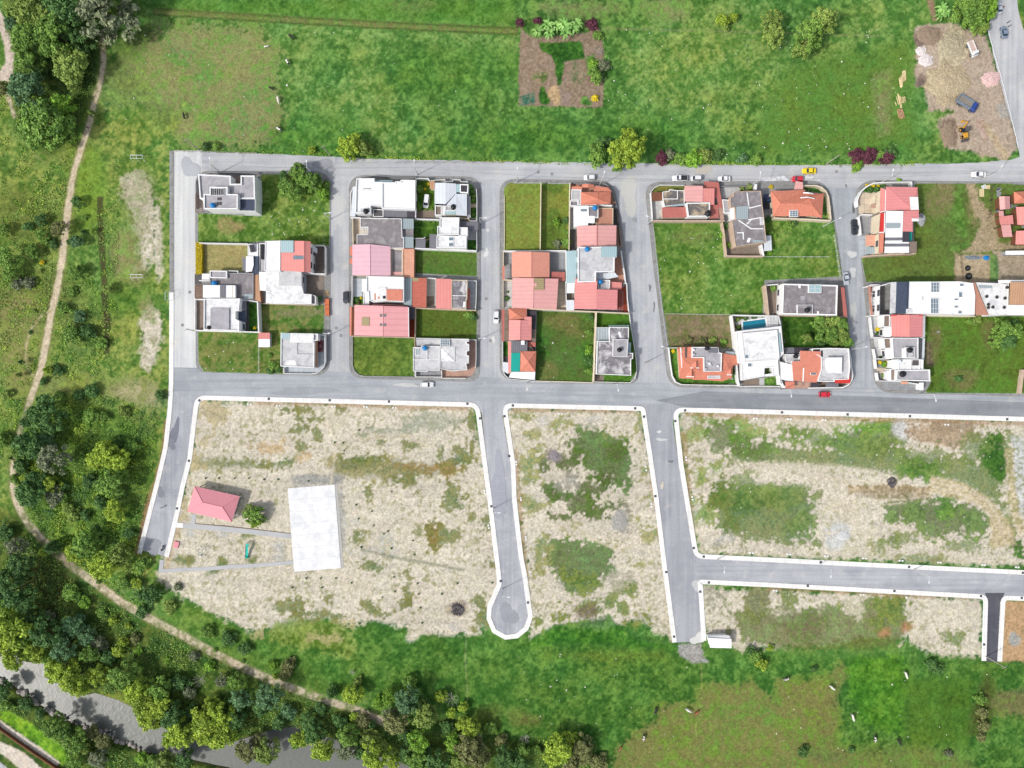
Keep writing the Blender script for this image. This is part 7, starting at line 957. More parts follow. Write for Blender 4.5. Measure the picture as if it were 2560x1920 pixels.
def paint_mat(name,rgb,rough=.35):
    m,N,Lk,B =newmat(name);n =N.new('ShaderNodeTexNoise');n.inputs['Scale'].default_value =1.5;r =N.new('ShaderNodeMapRange');r.inputs[3].default_value =.93;r.inputs[4].default_value =1.05;Lk.new(n.outputs['Fac'],r.inputs[0])
    v =N.new('ShaderNodeVectorMath');v.operation ='SCALE';v.inputs[0].default_value =alb(*rgb);Lk.new(r.outputs[0],v.inputs['Scale']);Lk.new(v.outputs[0],B.inputs['Base Color']);B.inputs['Roughness'].default_value =rough;B.inputs['Coat Weight'].default_value =.3;return m
CP =dict(white=paint_mat('car_paint_white',(248,249,252)),yellow=paint_mat('car_paint_yellow',(255,224,24)),red=paint_mat('car_paint_red',(222,48,66)),silver=paint_mat('car_paint_silver',(196,204,214)),blue=paint_mat('car_paint_blue',(44,62,104)),black=paint_mat('car_paint_black',(52,56,66)),grey=paint_mat('car_paint_grey_blue',(132,150,170)),maroon=paint_mat('car_paint_maroon',(122,32,48)),dark=paint_mat('car_paint_dark',(50,52,60)),digger=paint_mat('machine_yellow',(226,168,52)),truck=paint_mat('truck_blue',(44,76,160)))
GLS =glassy('car_glass',(44,54,70),.08);RUB =mat('tyre_rubber',(40,40,42),var=.1);RIM =mat('wheel_rim',(150,152,156),var=.05,rough=.4);LMP =mat('lamp_lens',(235,235,225),var=.02,rough=.2);TLMP =mat('tail_lens',(180,30,30),var=.02,rough=.3);BED =mat('bed_liner',(58,60,68),var=.12,rib='X',ribsc=2.5,ribd=.3)
def loft(mb,rings):
    """rings: lists of points of equal length, joined into a closed skin"""
    n =len(rings[0]);vs =[p for r in rings for p in r];fs =[]
    for k in range(len(rings)-1):
        for i in range(n):fs.append((k*n+i,k*n+(i+1) % n,(k+1)*n+(i+1) % n,(k+1)*n+i))
    fs += [tuple(reversed(range(n))),tuple((len(rings)-1)*n+i for i in range(n))];return mb.add(vs,fs)
def fixn(o):
    bm =bmesh.new();bm.from_mesh(o.data);bmesh.ops.recalc_face_normals(bm,faces=bm.faces);bm.to_mesh(o.data);bm.free();return o
def csec(x,hw,z0,z1,b=.12):
    return [(x,-hw,z0),(x,-hw,z1-b),(x,-hw+b,z1),(x,hw-b,z1),(x,hw,z1-b),(x,hw,z0)]
def car(fr,x,y,ang,L,paint,label,kind='sedan',W=1.72):
    """ang: heading in degrees, 0 = nose to the right (+x), counter-clockwise"""
    p =wp(fr,x,y,.7);t =empty('parked_car' if kind != 'pickup' else 'pickup_truck',(p.x,p.y,.03),label,'pickup truck' if kind == 'pickup' else 'car','cars about the streets');o0 =t.location.copy();t.location =(0,0,0);P_ =CP[paint];h =L/2;w =W/2
    mb =MB()
    if kind == 'pickup':xs =((-h,.86,.5,.95),(-h+.06,.97,.38,1.02),(-h*.1,1,.32,1.02),(h*.42,1,.32,1.0),(h*.85,.95,.34,.88),(h,.78,.45,.72))
    else:xs =((-h,.72,.5,.82),(-h+.16,.93,.36,.95),(-h*.62,1,.3,.98),(0,1,.28,.97),(h*.45,1,.28,.95),(h*.85,.94,.32,.80),(h,.70,.42,.62))
    loft(mb,[csec(h*0+a,w*b,c,d) for a,b,c,d in xs]);body =fixn(mb.build('body',P_,t,True));body.data.polygons.foreach_set('use_smooth',[False]*len(body.data.polygons))
    if kind == 'pickup':c0,c1,r0,r1,rh =-h*.12,h*.42,-h*.06,h*.2,1.68
    elif kind == 'hatch':c0,c1,r0,r1,rh =-h*.92,h*.42,-h*.78,h*.12,1.5
    elif kind == 'van':c0,c1,r0,r1,rh =-h*.96,h*.62,-h*.9,h*.3,1.85
    else:c0,c1,r0,r1,rh =-h*.68,h*.40,-h*.40,h*.12,1.42
    mb =MB();b_ =w*.9;tw =w*.72
    lo =[(c0,-b_,.94),(c1,-b_,.93),(c1,b_,.93),(c0,b_,.94)];hi =[(r0,-tw,rh-.04),(r1,-tw,rh-.04),(r1,tw,rh-.04),(r0,tw,rh-.04)]
    mb.add(lo+hi,[(0,1,5,4),(1,2,6,5),(2,3,7,6),(3,0,4,7),(4,5,6,7)]);mb.build('windows',GLS,t)
    mb =MB();mb.prism([(r0-.02,-tw-.03),(r1+.02,-tw-.03),(r1+.06,0),(r1+.02,tw+.03),(r0-.02,tw+.03),(r0-.05,0)],rh-.05,rh+.015);
    for sx in (-1,1):
        for a,bb in ((0,4),(1,5),(2,6),(3,7)):pass
    for a,bb in zip(lo,hi):mb.tube(a,bb,.05,n=4)
    mb.build('roof',P_,t)
    if kind == 'pickup':mb =MB();mb.prism([(-h+.14,-w*.84),(-h*.14,-w*.84),(-h*.14,w*.84),(-h+.14,w*.84)],.96,1.05);mb.build('cargo_bed',BED,t)
    for sx in (-.62,.60):
        for sy in (-1,1):
            mb =MB();mb.tube((h*sx,sy*(w-.2),.32),(h*sx,sy*(w+.012),.32),.32,n=16);wh =mb.build('wheel',RUB,t);mb =MB();mb.tube((h*sx,sy*(w-.02),.32),(h*sx,sy*(w+.03),.32),.19,n=12);g =mb.build('rim',RIM,t);g.parent =wh
    for sy in (-1,1):
        mb =MB();mb.box((h-.14,sy*w*.62,.66),(.22,.34,.13));mb.build('headlight',LMP,t);mb =MB();mb.box((-h+.06,sy*w*.62,.8),(.12,.3,.13));mb.build('tail_light',TLMP,t);mb =MB();mb.box((c1-.12,sy*(w*.9+.13),1.0),(.14,.24,.13));mb.build('wing_mirror',P_,t)
    t.location =o0;t.rotation_euler =(0,0,R_(ang));return t
car('N2',670,1535,180,3.55,'white','white hatchback parked by the terracotta corner house on the top road','hatch')
car('N2',1450,1540,180,4.75,'white','white pickup truck with dark load bed parked before the dull red carport','pickup',1.8)
car('N2',1587,1543,180,3.0,'white','small white van parked right behind the white pickup truck','van',1.6)
car('N2',1833,1546,180,3.9,'white','white sedan parked just beyond the dull red carport')
car('N3',253,1548,180,3.5,'red','small bright red car parked against the terracotta porch','hatch')
car('N3',354,1477,180,4.3,'yellow','yellow taxi driving in the middle of the top road')
car('N3',1820,1507,180,4.6,'white','white sedan parked by the grass corner near the wooden pallets')
car('N3',1994,70,95,3.9,'silver','pale silver car parked under the tree on the northeast road')
car('N3',2040,278,97,4.0,'grey','grey-blue sedan stopped on the northeast road beside standing people')
car('H',838,962,-87,4.7,'dark','black pickup truck parked facing down beside the grey forecourt','pickup',1.85)
car('J',1630,90,-84,4.0,'silver','silver car with dark sunroof parked on the fourth cross street')
car('G',1787,605,90,4.7,'blue','dark blue pickup truck parked between damaged roof and terracotta roof','pickup',1.85)
car('F',60,687,-92,4.05,'white','white car parked against the long red street wall','hatch')
car('D',82,465,-90,3.7,'black','black car parked beside the pale blue forecourt','hatch')
car('B',1925,1188,90,3.8,'maroon','dark red car parked in the narrow side yard')
car('C',1258,603,-98,4.1,'white','white van parked on the grass between two white houses','van')
car('S1',1478,6,0,4.1,'white','white car parked before the divided pale concrete house','hatch')
car('S3',490,90,0,3.7,'red','bright red hatchback with dark roof on the main road','hatch')
def truck(fr,x,y,ang,L,W,cabm,bedm,loadm,label,dump=False):
    p =wp(fr,x,y,1.2);t =empty('dump_truck' if dump else 'flatbed_truck',(p.x,p.y,.1),label,'truck');o0 =t.location.copy();t.location =(0,0,0);h =L/2;w =W/2;cb =h-L*.27
    mb =MB();mb.box((-.1,0,.62),(L*.94,W*.5,.2));mb.build('chassis',M['DKW'],t)
    mb =MB();loft(mb,[csec(cb,w,.55,2.15,.18),csec(cb+L*.12,w,.55,2.2,.18),csec(cb+L*.2,w*.98,.55,1.7,.15),csec(h,w*.92,.6,1.2,.12)]);fixn(mb.build('cab',cabm,t))
    mb =MB();mb.add([(cb+L*.125,-w*.82,2.1),(cb+L*.125,w*.82,2.1),(cb+L*.215,w*.86,1.62),(cb+L*.215,-w*.86,1.62)],[(0,3,2,1)]);mb.box((cb+L*.17,0,1.9),(.1,W*.8,.3),0,.7);mb.build('windscreen',GLS,t)
    b0,b1 =-h,cb-.12;mb =MB();zt =2.0 if dump else 1.55;mb.prism([(b0,-w),(b1,-w),(b1,w),(b0,w)],.85,1.0,bottom=True);ip =[(b0+.12,-w+.12),(b1-.12,-w+.12),(b1-.12,w-.12),(b0+.12,w-.12)];op =[(b0,-w),(b1,-w),(b1,w),(b0,w)];mb.ring(op,ip,zt,1.0);mb.add([(a,b,.86) for a,b in op]+[(a,b,zt) for a,b in op],[(i,(i+1) % 4,4+(i+1) % 4,4+i) for i in range(4)]);mb.build('load_bed',bedm,t)
    mb =MB();mb.sheet(ip,zt-.18 if not dump else 1.35);mb.build('load',loadm,t)
    if dump:
        for i in range(7):
            for sy in (-1,1):mb =MB();mb.box((b0+.3+i*(b1-b0-.5)/6,sy*(w+.04),1.45),(.1,.1,1.0));mb.build('bed_rib',bedm,t)
    for sx in (-h*.62,-h*.38,h*.62) if dump else (-h*.55,h*.62):
        for sy in (-1,1):mb =MB();mb.tube((sx,sy*(w-.3),.48),(sx,sy*(w+.03),.48),.48,n=16);wh =mb.build('wheel',RUB,t);mb =MB();mb.tube((sx,sy*w,.48),(sx,sy*(w+.05),.48),.24,n=10);g =mb.build('rim',RIM,t);g.parent =wh
    for sy in (-1,1):mb =MB();mb.box((h-.02,sy*w*.7,.9),(.1,.26,.16));mb.build('headlight',LMP,t);mb =MB();mb.box((cb+L*.19,sy*(w+.18),1.75),(.1,.3,.32));mb.build('wing_mirror',M['DKW'],t)
    t.location =o0;t.rotation_euler =(0,0,R_(ang));return t
truck('N3',1768,422,-68,4.9,1.8,CP['white'],CP['white'],mat('rubble_load',(214,190,180),var=.2,sc=3),'small white flatbed truck carrying pinkish rubble on the construction ground')
truck('N3',1720,895,-31,6.9,2.5,CP['truck'],CP['grey'],mat('empty_bed',(150,142,132),var=.15),'blue dump truck with empty grey bed on the construction ground',True)
p =wp('N3',1702,1135,1.2);t =empty('backhoe_loader',(p.x,p.y,.1),'yellow backhoe loader with folded rear arm on the construction ground','excavator');o0 =t.location.copy();t.location =(0,0,0);Y_ =CP['digger']
mb =MB();mb.box((.2,0,.85),(3.3,1.1,.6));mb.box((1.25,0,1.3),(1.5,.95,.5));mb.build('body',Y_,t)
mb =MB();mb.add([(-.95,-.75,1.1),(.4,-.75,1.1),(.4,.75,1.1),(-.95,.75,1.1),(-.8,-.68,2.55),(.25,-.68,2.55),(.25,.68,2.55),(-.8,.68,2.55)],[(0,1,5,4),(1,2,6,5),(2,3,7,6),(3,0,4,7)]);mb.build('cab_glass',GLS,t);mb =MB();mb.prism([(-.95,-.8),(.4,-.8),(.4,.8),(-.95,.8)],2.55,2.68,bottom=True);mb.build('cab_roof',M['DKW'],t)
for sy in (-1,1):mb =MB();mb.tube((.9,sy*.5,1.2),(2.3,sy*.55,.6),.1,n=6);mb.build('loader_arm',Y_,t)
mb =MB();mb.add([(2.3,-1.1,.1),(2.3,1.1,.1),(2.3,1.1,.95),(2.3,-1.1,.95),(3.0,-1.1,.12),(3.0,1.1,.12)],[(0,1,2,3),(0,4,5,1),(0,3,4),(1,5,2)]);mb.box((2.28,0,.55),(.08,2.2,.85));mb.build('front_bucket',M['DKW'],t)
mb =MB();mb.tube((-1.4,0,.9),(-2.3,.25,2.9),.2,.16,8);mb.build('boom',Y_,t);mb =MB();mb.tube((-2.3,.25,2.9),(-3.2,.1,1.2),.15,.12,8);mb.build('dipper_arm',Y_,t);mb =MB();mb.box((-3.25,.1,.85),(.55,.7,.6),0,.5);mb.build('rear_bucket',Y_,t)
for sx,r in ((-.75,.72),(1.5,.5)):
    for sy in (-1,1):mb =MB();mb.tube((sx,sy*.65,r),(sx,sy*1.08,r),r,n=18);wh =mb.build('wheel',RUB,t);mb =MB();mb.tube((sx,sy*1.0,r),(sx,sy*1.12,r),r*.5,n=12);g =mb.build('rim',Y_,t);g.parent =wh
for sy in (-1,1):mb =MB();mb.tube((-1.4,sy*.5,.9),(-1.9,sy*1.2,.2),.08,n=6);mb.build('stabiliser_leg',Y_,t)
t.location =o0;t.rotation_euler =(0,0,R_(-78))
def motorbike(fr,x,y,ang,label):
    p =wp(fr,x,y,.6);t =empty('motorcycle',(p.x,p.y,.04),label,'motorcycle');o0 =t.location.copy();t.location =(0,0,0)
    for sx in (-.65,.65):mb =MB();mb.tube((sx,-.06,.3),(sx,.06,.3),.3,n=16);mb.build('wheel',RUB,t)
    mb =MB();mb.box((0,0,.5),(.7,.3,.4));mb.tube((.65,0,.3),(.45,0,1.0),.05,n=6);mb.tube((-.65,0,.3),(-.1,0,.55),.05,n=6);mb.build('frame',M['DKW'],t)
    mb =MB();mb.lathe((.2,0,.72),[(.2,0),(.22,.1),(.1,.24)],10);mb.build('fuel_tank',CP['white'],t);mb =MB();mb.box((-.35,0,.8),(.7,.28,.12));mb.build('seat',M['BLK'],t);mb =MB();mb.tube((.45,-.38,1.02),(.45,.38,1.02),.025,n=6);mb.build('handlebar',M['GRY'],t);mb =MB();mb.box((.62,0,.9),(.12,.2,.16));mb.build('headlight',LMP,t)
    t.location =o0;t.rotation_euler =(0,0,R_(ang));return t
motorbike('S0',1400,1420,75,'dark motorcycle with white tank parked near the end of the curving street')
SKIN =mat('skin',(150,104,82),var=.05);HAIR =mat('dark_hair',(34,28,26),var=.1)
def person(fr,x,y,face,shirt,trousers,label,walk=.0,z=None,sit=False):
    p =wp(fr,x,y,.9);gz =ground_z(p.x,p.y) if z is None else z
    J =dict(pel=(0,0,.95,.135),sp=(0,0,1.15,.125),ch=(0,0,1.34,.15),nk=(0,0,1.49,.06),hd=(.02,0,1.60,.085),tp=(.02,0,1.72,.075))
    for s_,k in ((-1,'r'),(1,'l')):
        st_ =walk*s_;J.update({'hp'+k:(0,s_*.1,.9,.1),'kn'+k:(st_*.18+.02,s_*.11,.5,.065),'an'+k:(st_*.3-.02,s_*.11,.09,.045),'to'+k:(st_*.3+.14,s_*.13,.04,.04),'sh'+k:(0,s_*.19,1.41,.065),'el'+k:(-st_*.12-.02,s_*.27,1.15,.048),'wr'+k:(-st_*.2+.08,s_*.27,.92,.035),'ha'+k:(-st_*.2+.12,s_*.26,.82,.035)})
    E =[('pel','sp'),('sp','ch'),('ch','nk'),('nk','hd'),('hd','tp')]
    for k in 'rl':E += [('pel','hp'+k),('hp'+k,'kn'+k),('kn'+k,'an'+k),('an'+k,'to'+k),('ch','sh'+k),('sh'+k,'el'+k),('el'+k,'wr'+k),('wr'+k,'ha'+k)]
    K =list(J);me =bpy.data.meshes.new('person');me.from_pydata([J[k][:3] for k in K],[(K.index(a),K.index(b)) for a,b in E],[])
    o =bpy.data.objects.new('person',me);COL.objects.link(o);sk =o.modifiers.new('skin','SKIN');ss =o.modifiers.new('sub','SUBSURF');ss.levels =1;ss.render_levels =1
    for i,k in enumerate(K):me.skin_vertices[0].data[i].radius =(J[k][3],)*2;me.skin_vertices[0].data[i].use_root =(k == 'pel')
    dg =bpy.context.evaluated_depsgraph_get();m2 =bpy.data.meshes.new_from_object(o.evaluated_get(dg));o.modifiers.clear();o.data =m2;m2.materials.clear()
    for m in (SKIN,shirt,trousers):m2.materials.append(m)
    for f in m2.polygons:
        c =f.center;f.material_index =0 if c.z > 1.46 or (abs(c.y) > .2 and c.z < .98) else (1 if c.z > .98 else 2);f.use_smooth =True
    o.location =(p.x,p.y,gz);o.rotation_euler =(0,0,R_(face));tag(o,label,'person','people out of doors')
    mb =MB();mb.lathe((0,0,0),[(.098,-.03),(.102,.03),(.07,.09),(.02,.115)],12);hr =mb.build('hair',HAIR);hr.parent =o;hr.location =(.0,0,1.66);return o
PC =dict(w=mat('cloth_white',(240,240,240),var=.05),d=mat('cloth_dark',(44,46,56),var=.1),b=mat('cloth_blue',(58,78,128),var=.1),r=mat('cloth_red',(170,60,56),var=.1),j=mat('cloth_denim',(70,84,112),var=.1))
person('S0',1396,1068,200,PC['w'],PC['j'],'person in white shirt standing on the curving street',.3)
person('N0',758,1102,250,PC['d'],PC['d'],'person in dark clothes walking along the upper footpath',.9)
person('N3',2080,188,300,PC['d'],PC['b'],'person in dark jacket standing beside the grey-blue sedan',.3);person('N3',2088,222,120,PC['b'],PC['d'],'person in blue top standing close to the grey-blue sedan',.2)
person('N3',2028,62,180,PC['r'],PC['d'],'person in red top standing by the pale silver car',.3)
person('M',1072,410,200,PC['b'],PC['d'],'person in blue top standing at the fence post by the grey court',.2);person('M',1060,690,20,PC['d'],PC['b'],'person in dark clothes standing beside the small pink-roofed hut',.3);person('M',1035,946,90,PC['d'],PC['d'],'person in dark clothes walking across the bare yard left of the huts',.8);person('M',975,556,160,PC['d'],PC['d'],'person in dark clothes bending by the wooden fence',.5)
def cow_mat(name,a,b,thr):
    m,N,Lk,B =newmat(name);tc =N.new('ShaderNodeTexCoord');n =N.new('ShaderNodeTexNoise');n.inputs['Scale'].default_value =1.7;n.inputs['Detail'].default_value =1;Lk.new(tc.outputs['Object'],n.inputs['Vector']);r =N.new('ShaderNodeMapRange');r.inputs[1].default_value =thr-.01;r.inputs[2].default_value =thr+.01;Lk.new(n.outputs['Fac'],r.inputs[0])
    mx =N.new('ShaderNodeMix');mx.data_type ='RGBA';mx.inputs['A'].default_value =(*alb(*a),1);mx.inputs['B'].default_value =(*alb(*b),1);Lk.new(r.outputs[0],mx.inputs['Factor']);Lk.new(mx.outputs['Result'],B.inputs['Base Color']);B.inputs['Roughness'].default_value =.8;return m
CWM =dict(pied=cow_mat('hide_black_and_white',(36,34,36),(246,242,236),.5),black=cow_mat('hide_black',(38,36,36),(60,54,52),.62),white=cow_mat('hide_white',(248,244,236),(236,228,216),.5),mostly=cow_mat('hide_mostly_white',(44,40,40),(248,244,238),.4),brown=cow_mat('hide_brown',(150,80,54),(190,120,90),.5))
def cow(fr,x,y,ang,cm,label,sc=1.0,kind='cow'):
    p =wp(fr,x,y,.9);gz =ground_z(p.x,p.y)
    V =[(-.75,0,1.05,.30),(-.25,0,1.0,.36),(.3,0,1.02,.36),(.65,0,1.1,.27),(.95,0,1.05,.17),(1.2,0,.85,.14),(1.42,0,.66,.09),(-.95,0,1.15,.1),(-1.05,0,.75,.035),(-1.05,0,.4,.05)];E =[(0,1),(1,2),(2,3),(3,4),(4,5),(5,6),(0,7),(7,8),(8,9)]
    for s_ in (-1,1):
        i =len(V);V += [(.58,s_*.2,.85,.14),(.62,s_*.2,.45,.075),(.57,s_*.2,.1,.06),(.62,s_*.2,.03,.07)];E += [(3,i),(i,i+1),(i+1,i+2),(i+2,i+3)]
        i =len(V);V += [(-.68,s_*.2,.82,.17),(-.55,s_*.21,.6,.1),(-.8,s_*.2,.4,.065),(-.76,s_*.2,.08,.055),(-.7,s_*.2,.03,.07)];E += [(0,i),(i,i+1),(i+1,i+2),(i+2,i+3),(i+3,i+4)]
        i =len(V);V += [(1.12,s_*.2,1.0,.05)];E += [(5,i)]
    me =bpy.data.meshes.new('cow');me.from_pydata([q[:3] for q in V],[],[]);me.clear_geometry();me.from_pydata([q[:3] for q in V],E,[]);o =bpy.data.objects.new(kind,me);COL.objects.link(o);o.modifiers.new('skin','SKIN');ss =o.modifiers.new('sub','SUBSURF');ss.levels =1
    for i,q in enumerate(V):me.skin_vertices[0].data[i].radius =(q[3],q[3]);me.skin_vertices[0].data[i].use_root =(i == 1)
    m2 =bpy.data.meshes.new_from_object(o.evaluated_get(bpy.context.evaluated_depsgraph_get()));o.modifiers.clear();o.data =m2;m2.materials.clear();m2.materials.append(CWM[cm]);m2.polygons.foreach_set('use_smooth',[True]*len(m2.polygons))
    o.location =(p.x,p.y,gz);o.rotation_euler =(0,0,R_(ang));o.scale =(sc,)*3;tag(o,label,'cow','cattle grazing in the meadows');return o
for q in (('R3',160,890,20,'pied','black and white cow at the top of the grazed southern patch'),('R3',555,965,-40,'mostly','white cow with dark head at the edge of the grazed southern patch'),('R3',1195,855,-70,'white','white cow standing alone below the dark oval bush'),('R3',735,1222,-75,'white','white cow by the track in the southeast meadow'),('R3',927,1410,95,'pied','black and white cow near the long pale pole'),('R3',1135,1432,-60,'black','black cow lying closest to the long pale pole'),('R2',1243,1165,80,'black','black cow on the boundary of long and grazed grass'),('R2',1525,1162,-30,'mostly','white cow grazing left of the worn trail'),('R2',1600,1185,40,'brown','small brown and white calf beside the worn trail',.8),('R2',1138,1400,80,'pied','white and dark cow lowest in the grazed slope'),('R2',935,1498,60,'brown','small brown calf above the bottom riverside trees',.7),('N1',302,315,-45,'black','black cow highest in the northern field'),('N1',270,530,-65,'pied','black cow with white rear at the dry grass edge'),('N1',130,760,-30,'black','small black cow left of the white cow',.85),('N1',190,857,-80,'white','white cow in the northern field'),('N1',195,1112,-35,'pied','dark cow with white muzzle lowest in the northern field'),('N1',85,398,10,'white','small white calf in the dry grass',.7),('N0',1588,1000,100,'black','grey-black cow at the end of a worn cattle track',.9)):
    cow(*q)
h =House('S0',1840,1040,'open pavilion with hipped pinkish-red roof standing on the bare lot','pavilion','pavilion')
mm('RPV','pavilion_roof',(240,160,170),var=.04,rib='X',ribsc=1.0,ribd=.06,rough=.6)
pv =[(1680,883,3.1),(2072,970,3.1),(2003,1192,3.1),(1620,1102,3.1),(1752,1024,4.9),(1920,1062,4.9)]
h.hip(pv,[(0,1,5,4),(1,2,5),(2,3,4,5),(3,0,4)],'RPV','CR')
q =h.P([p[:2] for p in pv[:4]],3.05);mb =MB();mb.prism(q,2.86,3.06,bottom=True);mb.build('eave_board',M['CR'],h.o);qi =offset_poly(q,.55);mb =MB();mb.prism(qi,0,.16);mb.build('floor_slab',M['FG'],h.o)
for i in range(4):
    a,b =Vector(qi[i]),Vector(qi[(i+1) % 4]);k =3 if (a-b).length > 9 else 2
    for j in range(k):p =a.lerp(b,j/k);mb =MB();mb.box((p.x,p.y,1.5),(.28,.28,2.9));mb.build('post',M['W'],h.o)
mm('CRT','court_concrete',(246,246,247),var=.06,sc=.6,stain=(226,228,231),stsc=.3,sta=.9)
q =P2('S1',[(275,900),(680,868),(735,1590),(330,1622)]);c0 =Vector((sum(p[0] for p in q)/4,sum(p[1] for p in q)/4,0));t =empty('sports_court',c0,'big white concrete sports court slab on the bare lot','sports court')
A,B_,C_,D_ =[Vector(p) for p in (q[0],q[1],q[2],q[3])]
for i in range(7):
    for j in range(2):
        f =lambda u,v:tuple((A.lerp(B_,u)).lerp(D_.lerp(C_,u),v));g_ =.0007
        mb =MB();mb.prism([f(j/2+g_,i/7+g_),f((j+1)/2-g_,i/7+g_),f((j+1)/2-g_,(i+1)/7-g_),f(j/2+g_,(i+1)/7-g_)],-.05,.17+.002*((i+j) % 3));mb.build('concrete_slab',M['CRT'],t)
mb =MB();mb.prism(offset_poly(ccw(q),.06),-.05,.145);mb.build('slab_base',M['RC'],t)
pg =mat('park_path',(196,197,199),var=.08,sc=1.5,stain=(176,177,178),sta=.5);bd =mat('path_border_soil',(128,112,100),var=.2,sc=2)
PCN =[0]
def footway(fr,pts,wid,m=pg,name='park_path',z=.10):
    PCN[0] += 1;s_ =strip(fr,pts,wid);mb =MB();mb.prism(s_,-.05,z+.006*PCN[0]);return tag(mb.build(name,m),kind='structure')
footway('Q',[(310,298),(480,310),(900,345),(1812,445)],1.55);footway('Q',[(450,300),(472,140)],1.35);footway('Q',[(-10,930),(300,908),(640,895),(960,868),(1250,855),(1840,808)],1.2);footway('Q',[(30,770),(10,930)],1.3)
footway('Q',[(212,290),(320,296)],1.5,pav_new);footway('Q',[(480,278),(900,305),(1806,412)],.45,bd,'soil_border',.05)
footway('S1',[(690,870),(745,1590)],1.0,mat('court_gravel',(190,188,184),var=.14,sc=3),'gravel_border',.04)
TE =mat('playground_teal',(40,196,180),var=.05,rough=.4);p =wp('Q',1205,660,.8);t =empty('playground_slide',(p.x,p.y,.05),'teal playground slide between the two park paths','slide');o0 =t.location.copy();t.location =(0,0,0)
mb =MB();mb.add([(-.28,2.0,1.6),(.28,2.0,1.6),(.3,-1.7,.35),(-.3,-1.7,.35),(-.42,2.0,1.85),(.42,2.0,1.85),(.44,-1.7,.6),(-.44,-1.7,.6)],[(0,1,2,3),(4,0,3,7),(1,5,6,2)]);mb.build('chute',TE,t);mb =MB();mb.box((0,2.35,1.6),(.9,.8,.1));mb.build('platform',TE,t);mb =MB()
for s_ in (-.4,.4):mb.tube((s_,2.7,0),(s_,2.7,2.3),.05,n=6);mb.tube((s_,2.0,0),(s_,2.0,2.3),.05,n=6)
mb.build('frame',M['GRY'],t)
for i in range(4):mb =MB();mb.box((0,2.85+.12*i,1.3-.35*i),(.7,.1,.05));mb.build('step',M['GRY'],t)
mb =MB();mb.tube((.0,-1.7,.3),(0,-2.0,.3),.55,.6,12);mb.build('landing',TE,t);t.location =o0;t.rotation_euler =(0,0,R_(-9))
p =wp('Q',570,665,1.0);t =empty('seesaw',(p.x,p.y,.05),'pale blue-grey play frame with white feet on the bare playground','play frame');o0 =t.location.copy();t.location =(0,0,0);mb =MB()
for x in (-.6,.6):mb.tube((x,-1.3,0),(x,-.9,1.6),.05,n=6);mb.tube((x,1.3,0),(x,.9,1.6),.05,n=6);mb.tube((x,-.9,1.6),(x,.9,1.6),.05,n=6)
mb.tube((-.6,0,1.6),(.6,0,1.6),.05,n=6);mb.build('frame',mat('play_frame_blue',(150,176,190),var=.05),t)
for x in (-.65,.65):
    for y in (-1.35,1.35):mb =MB();mb.box((x,y,.12),(.4,.4,.24));mb.build('foot',M['W'],t)
t.location =o0
p =wp('Q',222,565,.3);t =empty('play_platform',(p.x,p.y,.05),'small flat pink play platform beside the curving street pavement','platform');mb =MB();q =P2('Q',[(200,512),(266,532),(240,615),(178,595)],.4);mb.prism(q,.22,.4,bottom=True);mb.build('deck',mat('pink_deck',(240,160,170),var=.05),t);mb =MB()
for a,b in offset_poly(ccw(q),.15):mb.tube((a,b,0),(a,b,.24),.07,n=6)
mb.build('support',M['GRY'],t)
STL =mat('galvanised_steel',(224,226,228),var=.05,rough=.5,metal=.2);WOODP =mat('timber_pole',(188,180,166),var=.15,sc=2);WIRE =mat('wire',(120,122,126),var=.02)
POLES ={}
def lamp(key,fr,tx,ty,arm,label,Hh=8.0,wood=False,al=1.6):
    """pole whose top is seen at (tx, ty); arm = direction of the lamp in degrees"""
    p =wp(fr,tx,ty,Hh);t =empty('street_light' if arm is not None else 'utility_pole',(p.x,p.y,0),label,'street light' if arm is not None else 'utility pole','street lights and poles')
    mb =MB();mb.lathe((p.x,p.y,0),[(.2,0),(.2,.25),(.12,.3)],10);mb.build('base',kerb_m,t);mb =MB();mb.tube((p.x,p.y,.1),(p.x,p.y,Hh),.16 if wood else .13,.1,10);mb.build('pole',WOODP if wood else STL,t)
    if arm is not None:
        a =R_(arm);e =Vector((p.x+al*math.cos(a),p.y+al*math.sin(a),Hh+.25));mb =MB();mb.tube((p.x,p.y,Hh-.15),e,.08,n=6);mb.build('arm',STL,t);mb =MB();mb.box(e+Vector((.25*math.cos(a),.25*math.sin(a),-.03)),(.75,.3,.16),a);mb.build('lamp_head',CP['white'],t)
    else:mb =MB();mb.box((p.x,p.y,Hh-.5),(1.6,.1,.1),.5);mb.build('crossarm',WOODP,t)
    POLES[key]=(p.x,p.y,Hh);return t
